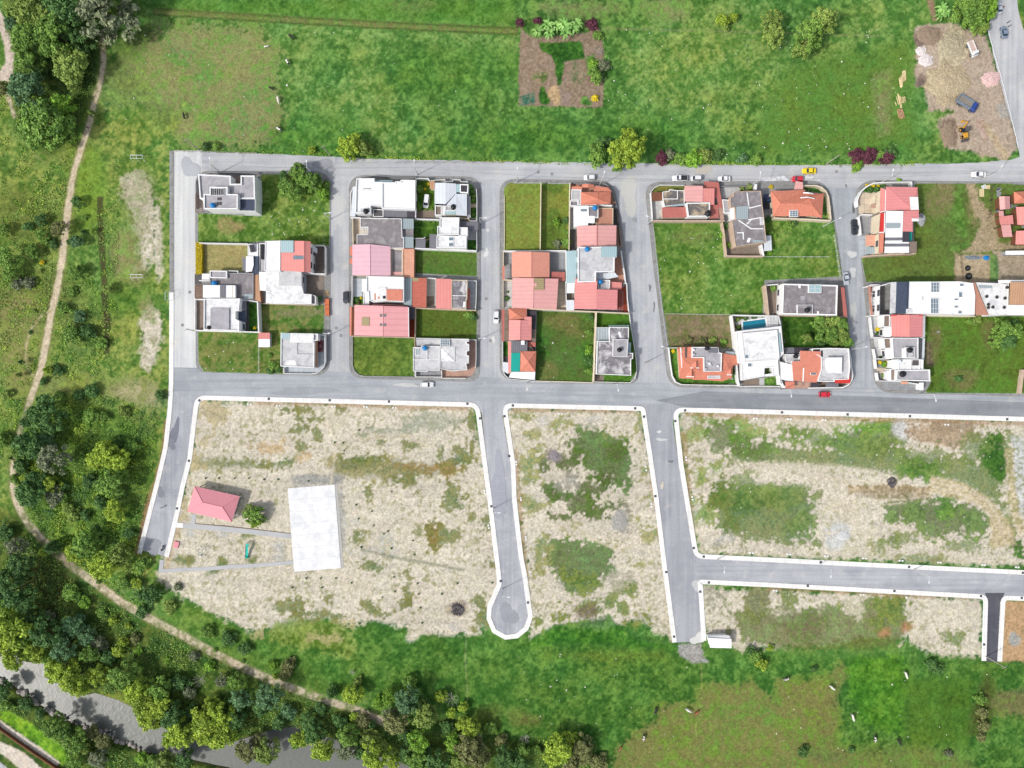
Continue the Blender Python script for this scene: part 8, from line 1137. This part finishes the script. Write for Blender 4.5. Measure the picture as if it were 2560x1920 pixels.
for a in (('a','A',318,64,90,'street light at the northwest corner by the stepped flat roof'),('b','A',1725,110,90,'street light reaching over the corner lot trees'),('c','C',1080,98,90,'street light before the large white double house'),('d','E',368,215,90,'street light north of the dry lot'),('e','E',1612,262,75,'street light above the white hatchback'),('f','G',1690,275,90,'street light left of the damaged dark roof'),('g','K',893,242,85,'street light before the eastern row houses'),('h','M',1085,162,60,'street light beside the white sedan on the top road'),
 ('i','A',1975,772,0,'street light on the west side of the first cross street'),('j','B',1965,1008,0,'street light beside the dark red car yard'),('k','C',2030,842,0,'street light by the dark carport in the second row'),('l','D',1912,1028,0,'street light by the pink paved terrace'),('m','H',545,868,25,'street light at the terracotta garden wall end'),('n','L',250,1008,12,'street light at the bushy corner of the fourth cross street'),('o','G',128,850,160,'street light at the tan wall corner on the third cross street'),('p','I',335,1045,170,'street light at the cross-gabled garden corner'),
 ('q','S2',908,2,-80,'street light south of the mottled concrete house'),('r','S2',130,-8,-90,'street light at the south end of the second cross street'),('s','S3',195,52,-85,'street light before the house with the red band'),('t','S3',1438,90,-80,'street light below the last eastern lot'),('u','S2',1840,1572,-98,'leftmost street light of the southeast street'),('v','S3',548,1610,-98,'middle street light of the southeast street'),('w','S3',1395,1660,-98,'right street light of the southeast street'),('x','S1',2048,1112,0,'street light halfway along the cul-de-sac street'),('y','R1',2130,176,-5,'street light at the neck of the cul-de-sac bulb')):lamp(*a)
lamp('A','N0',1605,1205,None,'bare timber pole at the northwest end of the top road',9,True);lamp('B','N1',575,1262,None,'bare timber pole near the yellow-green roadside tree',9,True);lamp('C','N3',612,1342,None,'thick pale pole leaning over the purple shrubs',9,True);lamp('D','R3',2055,795,None,'pale pole at the end of the dark access lane',9,True);lamp('E','V',1605,1185,None,'dark thin pole on the west street pavement',7,True);lamp('F','P',1624,905,None,'dark pole at the south end of the third cross street',7,True)
def cable(a,b,label,dz=0.,sag=.5):
    A,B_ =Vector(POLES[a]),Vector(POLES[b]);A.z += dz-.3;B_.z += dz-.3;n =10;pts =[]
    for i in range(n+1):u =i/n;q =A.lerp(B_,u);q.z -= sag*4*u*(1-u);pts.append(q)
    mb =MB()
    for u,v in zip(pts,pts[1:]):mb.tube(u,v,.03,n=4,cap=False)
    tag(mb.build('overhead_cable',WIRE),label,'cable','overhead cables')
for a,b,l in (('a','b','cable strung along the top road past the corner lot trees'),('b','c','cable spanning the first cross street mouth'),('c','d','cable spanning the second cross street mouth'),('d','e','cable above the walled grass lots on the top road'),('e','f','cable spanning the third cross street to the damaged roof'),('f','g','cable passing over the terracotta corner and the taxi'),('g','h','cable along the top road to its east end'),('b','i','cable down the first cross street, north half'),('i','j','cable down the first cross street, south half'),('k','l','cable down the second cross street by the houses'),('o','p','cable down the third cross street past the big lot'),('m','n','cable down the fourth cross street'),('r','q','cable along the main road below block three'),('s','t','cable along the eastern main road')):cable(a,b,l)
GRT =mat('cast_iron',(88,90,98),var=.15,sc=4)
def square(fr,L,name,label,cat,grp,m,sz,z0,z1,rot=0):
    mb =MB();mb.box((0,0,(z0+z1)/2),(sz[0],sz[1],z1-z0),0);me =None
    for x,y in L:
        p =wp(fr,x,y,0)
        if me is None:o =mb.build(name,m);me =o.data
        else:o =bpy.data.objects.new(name,me);COL.objects.link(o)
        o.location =(p.x,p.y,0);o.rotation_euler =(0,0,R_(rot));tag(o,label,cat,grp)
GL_ ='square iron drain grate let into the white pavement'
for fr,L,r in (('S0',[(1725,142)],35),('S0',[(1634,663),(1532,1074)],-12),('S1',[(112,128),(638,140),(1150,152),(1827,170)],-1),('S1',[(1937,297),(2034,1056)],8),('S1',[(2148,278),(2188,622)],8),('S2',[(8,185)],0),('S2',[(1063,210)],-5),('S2',[(1140,282),(1238,968),(1332,1624)],8),('S2',[(1495,228)],20),('S2',[(1410,320)],10),('S2',[(1570,1416)],10),('S2',[(1656,1490)],-3),('S3',[(120,245),(686,263),(1224,278),(2064,304)],-2),('S3',[(454,1537),(1217,1579),(2200,1630)],-3),('R1',[(2114,42)],8),('R2',[(138,228),(1400,522)],4),('R2',[(1700,55)],-5),('R2',[(1626,134)],8),('R3',[(342,84),(1090,128),(1838,172),(2190,188)],-3),('R3',[(1865,590)],3)):
    square(fr,L,'drain_grate',GL_,'drain','drain grates in the white pavements',GRT,(.75,.75),.10,.165,r)
for fr,L in (('S0',[(2143,175),(2170,176)]),('S1',[(183,186),(206,187),(658,193),(682,194),(935,196),(958,197),(1185,205),(1208,206),(1975,920),(1976,942),(2008,1222),(2012,1244)]),('S2',[(405,257),(432,259),(35,672),(38,694),(75,982),(78,1002),(118,1320),(120,1340),(152,1620),(1155,712),(1160,745),(1203,1036),(1206,1058),(1502,632),(1506,655),(1556,975),(1560,998),(2090,296),(2115,297),(2056,1458),(2080,1460)]),('S3',[(172,302),(195,303),(472,311),(495,312),(1530,350),(1556,352),(168,1470),(192,1471),(492,1487),(515,1488),(820,1505),(845,1506),(1135,1526),(1160,1527),(1468,1541),(1490,1542),(1850,1562),(1872,1563),(2140,1582),(2162,1583)]),('R3',[(48,124),(72,126),(800,160),(825,161),(1195,184)])):
    square(fr,L,'meter_box','small pale concrete meter box on the bare lot edge','meter box','meter boxes along the unbuilt lots',M['W'],(.5,.5),-.05,.22,5)
def disc(fr,L,label,rr=.38):
    me =None
    for x,y in L:
        p =wp(fr,x,y,0)
        if me is None:mb =MB();mb.lathe((0,0,0),[(rr+.12,0),(rr+.12,.052),(rr,.056),(rr*.9,.06)],20);o =mb.build('manhole_cover',mat('manhole_iron',(150,150,152),var=.12,sc=5));me =o.data
        else:o =bpy.data.objects.new('manhole_cover',me);COL.objects.link(o)
        o.location =(p.x,p.y,0);tag(o,label,'manhole','manhole covers in the streets')
disc('V',[(1577,1150),(1640,865)],'round manhole cover in the pale west street');disc('B',[(2160,932)],'round manhole cover in the first cross street');disc('D',[(12,990)],'round manhole cover beside the large pale red roof');disc('D',[(2080,1058),(2020,480)],'round manhole cover in the second cross street');disc('E',[(672,180),(872,205)],'round manhole cover in the top road above the walled lots');disc('H',[(578,165),(640,85)],'round manhole cover in the top road right of the taxi');disc('L',[(155,675),(210,683)],'round manhole cover by the bushy street corner')
def stain(fr,pts,rgb,z,name='road_patch',var=.1):
    mb =MB();q =jag(P2(fr,pts),.12,.8);mb.sheet(q,z);tag(mb.build(name,mat('road_patch_%d_%d_%d' % rgb,rgb,var=var,sc=1.2,stain=tuple(max(0,c-12) for c in rgb),sta=.6)),kind='structure')
CS =0
for i,e in enumerate(((1760,292,45,30),(1800,270,40,26),(1880,288,50,24),(1960,262,34,22),(2040,270,50,34),(2080,300,30,12),(2360,262,60,30),(2420,258,34,24),(2330,292,40,14),(2540,290,20,10))):
    cx_,cy_,a_,b_ =e;fr ='G';q =ell(fr,cx_,cy_,a_,b_,0,14,.3);mb =MB();mb.sheet(q,.040+.0012*i);tag(mb.build('cement_stain',mat('cement_dust',(232,234,238),var=.06,stain=(206,208,212),stsc=1.2)),kind='structure')
for i,(fr,e,c) in enumerate((('N1',(590,1430,110,50),(170,172,178)),('N1',(640,1560,60,70),(182,184,188)),('A',(2180,700,80,300),(206,207,208)),('A',(2150,1250,60,200),(188,191,197)),('C',(20,650,80,120),(206,207,205)),('C',(2130,1350,34,60),(226,228,226)),('C',(2150,1020,26,24),(228,230,230)),('E',(2000,500,130,250),(206,206,202)),('E',(1950,1250,90,120),(186,189,195)),('S0',(1510,420,34,120,.15),(136,138,150)),('S0',(1480,520,40,40),(146,148,158)),('S0',(1390,940,26,50,.2),(152,154,163)),('S0',(1330,1400,70,60),(166,168,176)),('S2',(1290,480,40,14),(214,214,216)),('S2',(1272,412,16,12),(226,226,226)),('S2',(1295,880,12,34),(214,206,190)),('S2',(1372,670,18,12),(130,132,140)),('S2',(2050,150,220,30),(150,154,161)),('H',(800,1350,55,60),(220,222,222)),('H',(815,1600,50,60),(214,216,216)),('H',(820,700,14,80),(110,108,106)),('H',(715,370,14,20),(130,130,130)),('R2',(1590,80,40,40),(206,206,208)),('R2',(1610,540,60,50),(220,220,218)),('S1',(420,60,300,30),(166,170,177)),('S1',(1300,10,120,14),(206,206,204)),('I',(80,220,14,60),(138,140,146)),('I',(140,480,14,60),(136,138,144)),('F',(2000,1330,60,160),(186,189,194)),('F',(20,1000,30,40),(226,227,226)),('E',(2080,870,40,30),(168,170,172)),('N2',(1660,1470,60,40),(206,200,188)),('N0',(1640,1450,70,90),(190,193,198)),('S1',(2100,900,60,300,-.1),(174,176,186)),('R1',(2180,330,70,90),(166,168,176)),('L',(160,560,40,160),(196,198,198)))):
    q =ell(fr,*e,wob=.25);mb =MB();mb.sheet(jag(q,.1,.9),.0415+.0012*i);tag(mb.build('road_patch',asphalt('asphalt_patch_%d_%d_%d' % c,c,tuple(max(0,k-10) for k in c),tuple(min(255,k+10) for k in c))),kind='structure')
LUM =mat('sawn_timber',(250,228,180),var=.1,sc=2,stain=(214,180,126),sta=.5);LUM2 =mat('brownish_timber',(206,160,128),var=.12,sc=2)
def planks(fr,L,label,m=LUM):
    c =wp(fr,L[0][0],L[0][1],0);t =empty('timber_pile',(c.x,c.y,ground_z(c.x,c.y)),label,'timber pile')
    for i,(x0,y0,x1,y1) in enumerate(L):a,b =wp(fr,x0,y0,.3),wp(fr,x1,y1,.3);d =b-a;mb =MB();mb.box(((a.x+b.x)/2,(a.y+b.y)/2,.12+.07*(i % 4)+.02*i % .05),(d.length,.19,.09),math.atan2(d.y,d.x));mb.build('plank',m,t)
planks('N3',[(1165,612,1165,700),(1172,608,1174,706),(1180,608,1182,700),(1188,610,1190,695),(1135,675,1146,750),(1142,665,1150,756),(1150,655,1155,758),(1158,640,1160,750)],'pale sawn timber in two tight stacks, highest in the field')
planks('N3',[(1122,806,1140,900),(1130,815,1148,930),(1110,835,1128,905),(1140,830,1156,935),(1150,840,1152,890),(1160,835,1162,890),(1170,838,1172,890),(1180,835,1184,885),(1102,880,1112,912)],'pale sawn timber scattered loosely, middle pile of the field')
planks('N3',[(1118,945,1136,1020),(1126,940,1146,1025),(1136,938,1154,1028),(1146,940,1162,1025),(1154,938,1170,1020),(1162,942,1180,1015)],'brownish timber pile, lowest of the piles in the field',LUM2)
def mound(fr,cx_,cy_,rx,ry,hh,m,name,label,cat,seed=1,rough=.25,rot=0):
    k =S/FR[fr][2];c =wp(fr,cx_,cy_,hh*.4);g =np.random.default_rng(seed);n =44;u =np.linspace(-1.15,1.15,n);UX,UY =np.meshgrid(u,u,indexing='ij');r2 =UX**2+UY**2;wob =fbm(UX*4+seed*9,UY*4,1.2,seed,3)-.5;hz =np.clip(1-r2*(1+wob*1.2),-.25,1)**1;hz =np.where(hz > 0,hz**.8,hz)*hh*(.75+.6*wob)+g.normal(0,rough*.18,UX.shape)*(hz > -.1)
    a,b =rx*k,ry*k;XX =UX*a*math.cos(rot)-UY*b*math.sin(rot);YY =UX*a*math.sin(rot)+UY*b*math.cos(rot);V =np.stack([XX,YY,hz-.03],-1).reshape(-1,3);F_ =[]
    for i in range(n-1):
        for j in range(n-1):
            if max(hz[i,j],hz[i+1,j],hz[i,j+1],hz[i+1,j+1]) > -.05:F_.append((i*n+j,(i+1)*n+j,(i+1)*n+j+1,i*n+j+1))
    me =bpy.data.meshes.new(name);me.from_pydata(V.tolist(),[],F_);me.materials.append(m);o =bpy.data.objects.new(name,me);COL.objects.link(o);o.location =(c.x,c.y,max(0,ground_z(c.x,c.y)));return tag(o,label,cat)
RB_ =lambda n,c,s_:mat(n,c,var=.22,sc=2.5,stain=s_,stsc=1.5,sta=.7)
mound('N3',1590,400,120,120,1.0,RB_('grey_rubble',(190,180,152),(150,138,118)),'rubble_pile','large grey-beige rubble heap in the middle of the construction ground','rubble',1);mound('N3',1560,700,190,150,1.1,RB_('tan_rubble',(196,180,148),(160,142,118)),'rubble_pile','wide low tan rubble spread below the grey-beige heap','rubble',2);mound('N3',1540,860,90,60,.7,RB_('tan_rubble',(196,180,148),(160,142,118)),'rubble_pile','small tan rubble heap left of the blue dump truck','rubble',3)
mound('N3',1365,520,68,55,.55,RB_('white_rubble',(240,232,230),(206,190,188)),'rubble_pile','white broken rubble heap at the left edge of the construction ground','rubble',4,.15);mound('N3',1320,440,45,40,.4,RB_('white_rubble',(240,232,230),(206,190,188)),'rubble_pile','small white and pink rubble heap above the white heap','rubble',5,.15);mound('N3',1930,680,88,62,.7,RB_('pink_rubble',(236,202,198),(206,168,164)),'rubble_pile','pink crushed brick heap by the roadside kerb','rubble',6,.2,.3)
mound('N3',1400,300,110,75,.8,RB_('brown_earth_heap',(160,140,120),(138,120,104)),'earth_mound','smooth brown earth mound at the top left of the construction ground','earth mound',7,.08);mound('N3',1560,1160,70,110,.6,RB_('brown_earth_heap',(160,140,120),(138,120,104)),'earth_mound','dark brown earth mound beside the yellow backhoe','earth mound',8,.2)
mound('B',2015,430,52,62,.7,M['SAND'],'sand_pile','tan sand pile on the pavement by the stacked bricks','sand pile',9,.05);mound('R1',1745,290,60,58,.5,RB_('charred_debris',(96,92,96),(180,170,166)),'debris_heap','dark charred debris heap near the cul-de-sac','debris',10,.6);mound('S3',1075,850,40,50,.6,RB_('charred_debris',(96,92,96),(180,170,166)),'debris_heap','dark debris heap in the middle of the eastern lot','debris',11,.6);mound('S2',365,620,45,50,.4,RB_('grey_debris',(176,168,172),(140,132,140)),'debris_heap','grey ash-like debris heap left of the green patch','debris',12,.4);mound('S3',655,1310,60,45,.5,RB_('pale_gravel_heap',(218,220,220),(196,196,192)),'gravel_pile','pale gravel heap in the eastern lot','gravel',13,.15);mound('S2',930,1190,80,90,.4,RB_('grey_gravel_heap',(178,176,170),(156,152,140)),'gravel_pile','grey gravel spread in the middle lot','gravel',14,.2)
a =P2('B',[(1985,508),(2050,505),(2052,752),(1992,745)],1.0);c =Vector((sum(q[0] for q in a)/4,sum(q[1] for q in a)/4,.12));t =empty('brick_stack',c,'stack of orange bricks on the pavement beside the sand pile','bricks');bm_ =mat('orange_brick',(222,128,86),var=.14,tile=3.5)
for i,(f0,f1,z) in enumerate(((0,.34,1.0),(.35,.62,.85),(.63,1,.95))):A,B2,C2,D2 =[Vector(q) for q in a];mb =MB();mb.prism([tuple(A.lerp(D2,f0)),tuple(B2.lerp(C2,f0)),tuple(B2.lerp(C2,f1)),tuple(A.lerp(D2,f1))],.1,z);mb.build('brick_row',bm_,t)
h =House('R2',1790,570,'small white gabled shed at the bottom end of the south street','shed','shed');h.gable([(1684,516),(1698,624),(1898,624),(1872,512)][0:1]+[(1712,620),(1898,624),(1874,512)],(1692,536),(1896,546),2.5,3.1,'RWX','W')
def goal(fr,x0,x1,y,label):
    a,b =wp(fr,x0,y,2.0),wp(fr,x1,y,2.0);t =empty('football_goal',((a.x+b.x)/2,(a.y+b.y)/2,0),label,'football goal','goals on the worn pitch');mb =MB()
    for p in (a,b):mb.tube((p.x,p.y,0),(p.x,p.y,2.0),.07,n=6)
    mb.tube(a,b,.08,n=6);mb.build('goal_frame',CP['white'],t);mb =MB();d =Vector((0,-1.0,0))
    for p in (a,(a+b)/2,b):mb.tube(p,p+d,.06,n=6);mb.tube(p+d,(p.x,p.y-1.6,0),.05,n=5)
    mb.tube(a+d,b+d,.06,n=6);mb.build('rear_frame',CP['white'],t)
goal('N0',1126,1230,1340,'white football goal at the north end of the worn pitch');goal('V',1126,1228,713,'white football goal at the south end of the worn pitch')
a,b =wp('W',1902,1148,3.4),wp('W',1903,1240,3.4);t =empty('sign_frame',((a.x+b.x)/2,(a.y+b.y)/2,0),'empty white sign frame on two posts beside the west pavement','sign');mb =MB();mb.tube(a,b,.07,n=6);mb.tube(a-Vector((0,0,2)),b-Vector((0,0,2)),.06,n=6);mb.build('frame',CP['white'],t)
for p in (a,b):mb =MB();mb.tube((p.x,p.y,0),p,.07,n=8);mb.build('post',STL,t)
def fence(fr,pts,hh,n,label,pm=STL,rail=.03,rails=2):
    v =[wp(fr,x,y,hh) for x,y in pts];t =empty('post_fence',(v[0].x,v[0].y,0),label,'fence');L =[0]
    for a,b in zip(v,v[1:]):L.append(L[-1]+(b-a).length)
    def at(d):
        for k in range(len(v)-1):
            if d <= L[k+1]+1e-6:return v[k].lerp(v[k+1],(d-L[k])/(L[k+1]-L[k]))
        return v[-1]
    mb0 =None
    for i in range(n+1):
        p =at(L[-1]*i/n);gz =ground_z(p.x,p.y)
        if mb0 is None:mb =MB();mb.tube((0,0,-.2),(0,0,hh),.07,n=6);o =mb.build('post',pm,None);mb0 =o.data
        else:o =bpy.data.objects.new('post',mb0);COL.objects.link(o)
        o.parent =t;o.location =(p.x-v[0].x,p.y-v[0].y,gz)
    for r in range(rails):
        mb =MB()
        for a,b in zip(v,v[1:]):mb.tube((a.x,a.y,hh*(1-.45*r)),(b.x,b.y,hh*(1-.45*r)),rail,n=4)
        mb.build('rail',pm,t)
fence('N1',[(1200,1400),(1700,1398),(2212,1393)],1.2,12,'low wire fence along the verge above the walled lots',WOODP);fence('N0',[(1510,1300),(2212,1318)],1.2,10,'low wire fence along the verge at the northwest',WOODP)
fence('E',[(320,333),(450,330),(580,330),(705,330)],1.3,3,'white posted rail north of the dry lot',CP['white']);fence('E',[(825,332),(880,338),(990,335),(1130,335)],1.3,4,'white posted rail north of the shaded lot',CP['white'])
fence('G',[(1760,1402),(2100,1405),(2680,1405)],1.3,8,'thin pale fence across the big grass lot of the eastern village',STL);fence('G',[(135,930),(165,1200),(210,1659)],1.4,10,'thin fence along the third cross street by the big lot',STL);fence('I',[(190,0),(260,560),(330,1040)],1.4,10,'thin fence along the third cross street by the brown lot',STL);fence('I',[(300,575),(700,582),(1190,588)],1.3,8,'thin fence between the big grass lot and brown lot',STL)
fence('H',[(555,1075),(575,1190),(600,1390),(640,1659)],1.3,8,'white posted fence along the fourth cross street',CP['white']);fence('M',[(1000,370),(1000,430),(1000,660),(960,800)],1.5,8,'rough wooden fence beside the grey court',BARK,.05);fence('M',[(570,1310),(580,1420),(590,1520),(605,1640)],1.0,3,'short dark stake line on the bare earth yard',BARK);fence('B',[(1025,1220),(1022,1580)],1.2,6,'thin wire fence between the southwest grass lots',STL);fence('N3',[(1900,240),(1960,480),(2000,610),(2040,760),(2090,960),(2165,1270)],.5,9,'low kerb rail between construction ground and northeast road',M and CP['white'],.09,1)
def pallet(fr,x,y,rot,label,m=LUM):
    p =wp(fr,x,y,.2);t =empty('wooden_pallet',(p.x,p.y,ground_z(p.x,p.y)),label,'pallet','wooden pallets by the hut yard');o0 =t.location.copy();t.location =(0,0,0)
    for i in range(5):mb =MB();mb.box((0,-.5+.25*i,.16),(1.3,.16,.03));mb.build('deck_board',m,t)
    for i in (-1,0,1):mb =MB();mb.box((.6*i,0,.07),(.12,1.2,.14));mb.build('bearer',m,t)
    t.location =o0;t.rotation_euler =(0,0,R_(rot))
pallet('M',935,375,5,'wooden pallet nearest the white sheets');pallet('M',852,428,0,'upper of two touching wooden pallets');pallet('M',852,482,3,'lower of two touching wooden pallets');pallet('M',882,372,20,'white painted pallet beside the wooden ones',CP['white'])
mound('M',918,1352,46,34,.5,M['TAR'],'plastic_tarp','bright blue plastic tarp on the earth yard','tarp',15,.1);mound('M',730,1350,130,30,.25,mat('grey_plastic',(150,160,172),var=.15,rough=.4),'plastic_sheet','crumpled grey plastic sheet left of the blue tarp','plastic sheet',16,.3)
stain('M',[(1085,1372),(1600,1362),(1600,1440),(1090,1440)],(86,92,106),.06,'black_plastic_strip');mound('K',1320,880,65,90,.6,RB_('scrap_metal',(220,222,228),(120,122,130)),'scrap_heap','heap of white scrap behind the red rear roof','scrap',17,.9)
stain('M',[(1060,760),(1290,720),(1300,640),(1600,640),(1600,690),(1330,700)],(120,122,120),.17,'yard_paving')
BLD =mat('river_boulder',(176,168,162),var=.2,sc=2);bm0 =[]
for k in range(3):
    bm =bmesh.new();bmesh.ops.create_icosphere(bm,subdivisions=2,radius=.5);rr =random.Random(k)
    for v in bm.verts:v.co *= 1+rr.uniform(-.16,.16);v.co.z *= .7
    me =bpy.data.meshes.new('boulder');bm.to_mesh(me);bm.free();me.materials.append(BLD);bm0.append(me)
BK =[(0,900),(60,955),(130,985),(200,1015),(250,1050),(300,1105),(350,1145),(410,1165),(450,1190),(540,1240),(620,1275),(700,1295),(760,1320),(850,1355),(920,1385),(980,1420),(1040,1450),(1100,1450),(1150,1480),(1210,1515)]
for i in range(64):
    k =random.randrange(len(BK)-1);u =random.random();x =BK[k][0]*(1-u)+BK[k+1][0]*u+random.uniform(-14,14);y =BK[k][1]*(1-u)+BK[k+1][1]*u+random.uniform(-16,16)-12;p =wp('R0',x,y,-1);o =bpy.data.objects.new('boulder',bm0[i % 3]);COL.objects.link(o);o.location =(p.x,p.y,-1.15+random.uniform(0,.35));s_ =random.uniform(.7,2.0);o.scale =(s_,s_*random.uniform(.7,1),s_);o.rotation_euler =(0,0,random.uniform(0,6));tag(o,"grey boulder in the row along the river's south bank",'boulder','boulders along the south river bank')
bwall('R0',[(-60,1285),(0,1335),(140,1435),(300,1545),(470,1660),(560,1720)],'dark brown retaining wall between the two pale paths',1.1,.35,'BRN','retaining_wall')
SP =[('S0',q) for q in ((1775,815),(1890,815),(2025,815),(2150,815))]+[('S1',q) for q in ((70,825),(190,825),(450,840),(865,1045),(1000,1100),(885,1165),(1170,930),(910,1410),(1170,1420),(1370,1475),(1355,1355),(1015,1225),(1105,1295),(1140,1272),(680,505),(750,508),(760,575),(890,400))]+[('R1',q) for q in ((315,100),(435,20),(560,20),(570,100),(690,20),(1200,135),(1090,185),(1405,155),(1420,275),(1435,405),(1605,155),(1395,65),(1190,10),(825,60),(895,410),(1740,65),(2040,60))]
me =crown_mesh('bush','dark',1)
for fr,(x,y) in SP:p =wp(fr,x,y,.3);o =bpy.data.objects.new('sapling',me);COL.objects.link(o);o.location =(p.x,p.y,ground_z(p.x,p.y)+.2);s_ =random.uniform(.28,.42);o.scale =(s_,s_,s_*1.2);tag(o,'tiny dark sapling planted in the bare western lot','sapling','saplings dotted over the bare western lot')
mb =MB();g =np.random.default_rng(11)
for (fr,x0,y0,x1,y1,n) in (('N2',800,250,2212,1380,150),('N3',0,150,1250,1380,170),('N1',150,250,2212,1350,70),('N0',900,200,2212,1200,60),('A',1200,600,1950,1100,70),('G',180,950,1150,1640,50),('R2',0,600,1600,1500,70),('R3',0,850,2000,1600,60),('I',200,0,1490,560,30),('B',200,1010,1000,1560,24),('F',650,650,1400,1560,16),('S2',1500,300,2212,1400,60),('S3',0,350,2212,1450,120),('S1',0,180,1900,1600,90)):
    for i in range(int(n*.6)):
        p =wp(fr,g.uniform(x0,x1),g.uniform(y0,y1),.1);r =abs(g.normal(.06,.08))+.06;z =ground_z(p.x,p.y);a =g.uniform(0,3);mb.add([(p.x+r*math.cos(a+k*1.257)*g.uniform(.7,1.2),p.y+r*math.sin(a+k*1.257)*g.uniform(.7,1.2),z+.02) for k in range(5)]+[(p.x,p.y,z+r*.9)],[(k,(k+1) % 5,5) for k in range(5)])
tag(mb.build('pale_stones',mat('pale_stone',(240,238,226),var=.1)),'pale stones and litter flecks strewn over the fields','stones',None,'stuff')
def growth(name,polys,cols,dens,size,hmax,label,seed,keep=.45,clump=2.6):
    g =np.random.default_rng(seed);Q =[]
    for pl in polys:
        xs =[p[0] for p in pl];ys =[p[1] for p in pl];n =int((max(xs)-min(xs))*(max(ys)-min(ys))*dens);x =g.uniform(min(xs),max(xs),n).astype(np.float32);y =g.uniform(min(ys),max(ys),n).astype(np.float32)
        ok =(sdf(pl,x,y) > .2);f =fbm(x,y,clump,seed+3,3)*.6+fbm(x,y,clump*4,seed+8,2)*.4;ok &= f > keep;ok &= (np.abs(x) < 170) & (np.abs(y) < 128);i =np.clip(np.searchsorted(ax_,x),0,len(ax_)-1);j =np.clip(np.searchsorted(ay_,y),0,len(ay_)-1);ok &= sdfpath(x,y) > 1.6
        zz =Z[i,j]+np.clip((f-keep)*6,.1,1)*hmax*g.uniform(.3,1,n);Q.append(np.stack([x,y,zz],1)[ok])
    q =np.concatenate(Q);n =len(q);nn =g.normal(size=(n,3))*.5+np.array([0,0,.9]);nn /= np.linalg.norm(nn,axis=1)[:,None];u =np.cross(nn,g.normal(size=(n,3)));u /= np.linalg.norm(u,axis=1)[:,None];w_ =np.cross(nn,u);s_ =size*g.uniform(.5,1.4,(n,1))
    V =np.stack([q-u*s_,q-w_*s_*.6,q+u*s_,q+w_*s_*.6],1).reshape(-1,3).astype(np.float32);me =bpy.data.meshes.new(name);me.vertices.add(4*n);me.vertices.foreach_set('co',V.ravel());me.loops.add(4*n);me.loops.foreach_set('vertex_index',np.arange(4*n,dtype=np.int32));me.polygons.add(n);me.polygons.foreach_set('loop_start',np.arange(0,4*n,4,dtype=np.int32))
    for c in cols:me.materials.append(LF[c])
    pick =np.clip((fbm(q[:,0],q[:,1],5.,seed+20,3)-.3)/.4*len(cols)+g.normal(0,.35,n),0,len(cols)-1).astype(np.int32);me.polygons.foreach_set('material_index',pick);me.update(calc_edges=True);at =me.attributes.new('tint','FLOAT','FACE');at.data.foreach_set('value',g.random(n).astype(np.float32));o =bpy.data.objects.new(name,me);COL.objects.link(o);return tag(o,label,'undergrowth',None,'stuff')
PL =P2('Z',MAINPATH)
def sdfpath(x,y):
    d =np.full(x.shape,1e9,np.float32)
    for (ax,ay),(bx,by) in zip(PL,PL[1:]):ex,ey =bx-ax,by-ay;t =np.clip(((x-ax)*ex+(y-ay)*ey)/(ex*ex+ey*ey),0,1);d =np.minimum(d,(x-ax-t*ex)**2+(y-ay-t*ey)**2)
    return np.sqrt(d)
growth('undergrowth',[P2('Z',[(30,860),(210,850),(340,880),(340,960),(300,1170),(330,1330),(520,1440),(430,1400),(200,1250),(60,1120),(30,1010)])],['dark','green','green','bright','yellow'],9,.24,.9,'low weeds and brambles filling the western footpath thicket',31,.42)
growth('undergrowth',[P2('Z',[(-20,1130),(40,1110),(150,1235),(390,1385),(700,1520),(830,1575),(1100,1590),(1290,1600),(1290,1670),(640,1670),(640,1590),(440,1600),(300,1530),(230,1500),(130,1440),(0,1420)])],['dark','green','dark','olive','green'],7,.24,.6,'low weeds under the riverside trees',32,.49)
growth('undergrowth',[P2('Z',[(-20,200),(120,200),(200,230),(150,430),(120,640),(80,800),(30,900),(-20,1100)]),P2('Z',[(160,420),(260,330),(255,600),(250,830),(100,820)])],['green','bright','yellow','green','olive'],6,.24,.55,'weeds and tall grass of the west meadow',33,.5)
growth('undergrowth',[P2('R0',[(0,1000),(120,1060),(340,1200),(560,1310),(900,1440),(1240,1560),(1700,1640),(1700,1680),(560,1680),(560,1500),(330,1330),(120,1200),(0,1140)])],['green','dark','olive','green'],9,.22,.8,'rank weeds on the south river bank',34,.42)
growth('undergrowth',[P2('N0',[(130,-20),(640,-20),(860,300),(830,700),(640,1200),(420,1340),(140,1100),(120,700),(130,430),(40,150)])],['dark','green','green'],7,.24,.9,'shaded weeds under the northwest wood',35,.44)
growth('tall_grass',[P2('Z',[(370,318),(700,328),(720,338),(380,330)]),P2('Z',[(800,335),(1120,345),(1300,352),(1300,360),(800,345)]),P2('Z',[(1420,345),(1800,352),(2000,345),(2000,360),(1420,358)])],['green','bright','yellow'],14,.2,.5,'rough grass on the verge of the top road',36,.35)
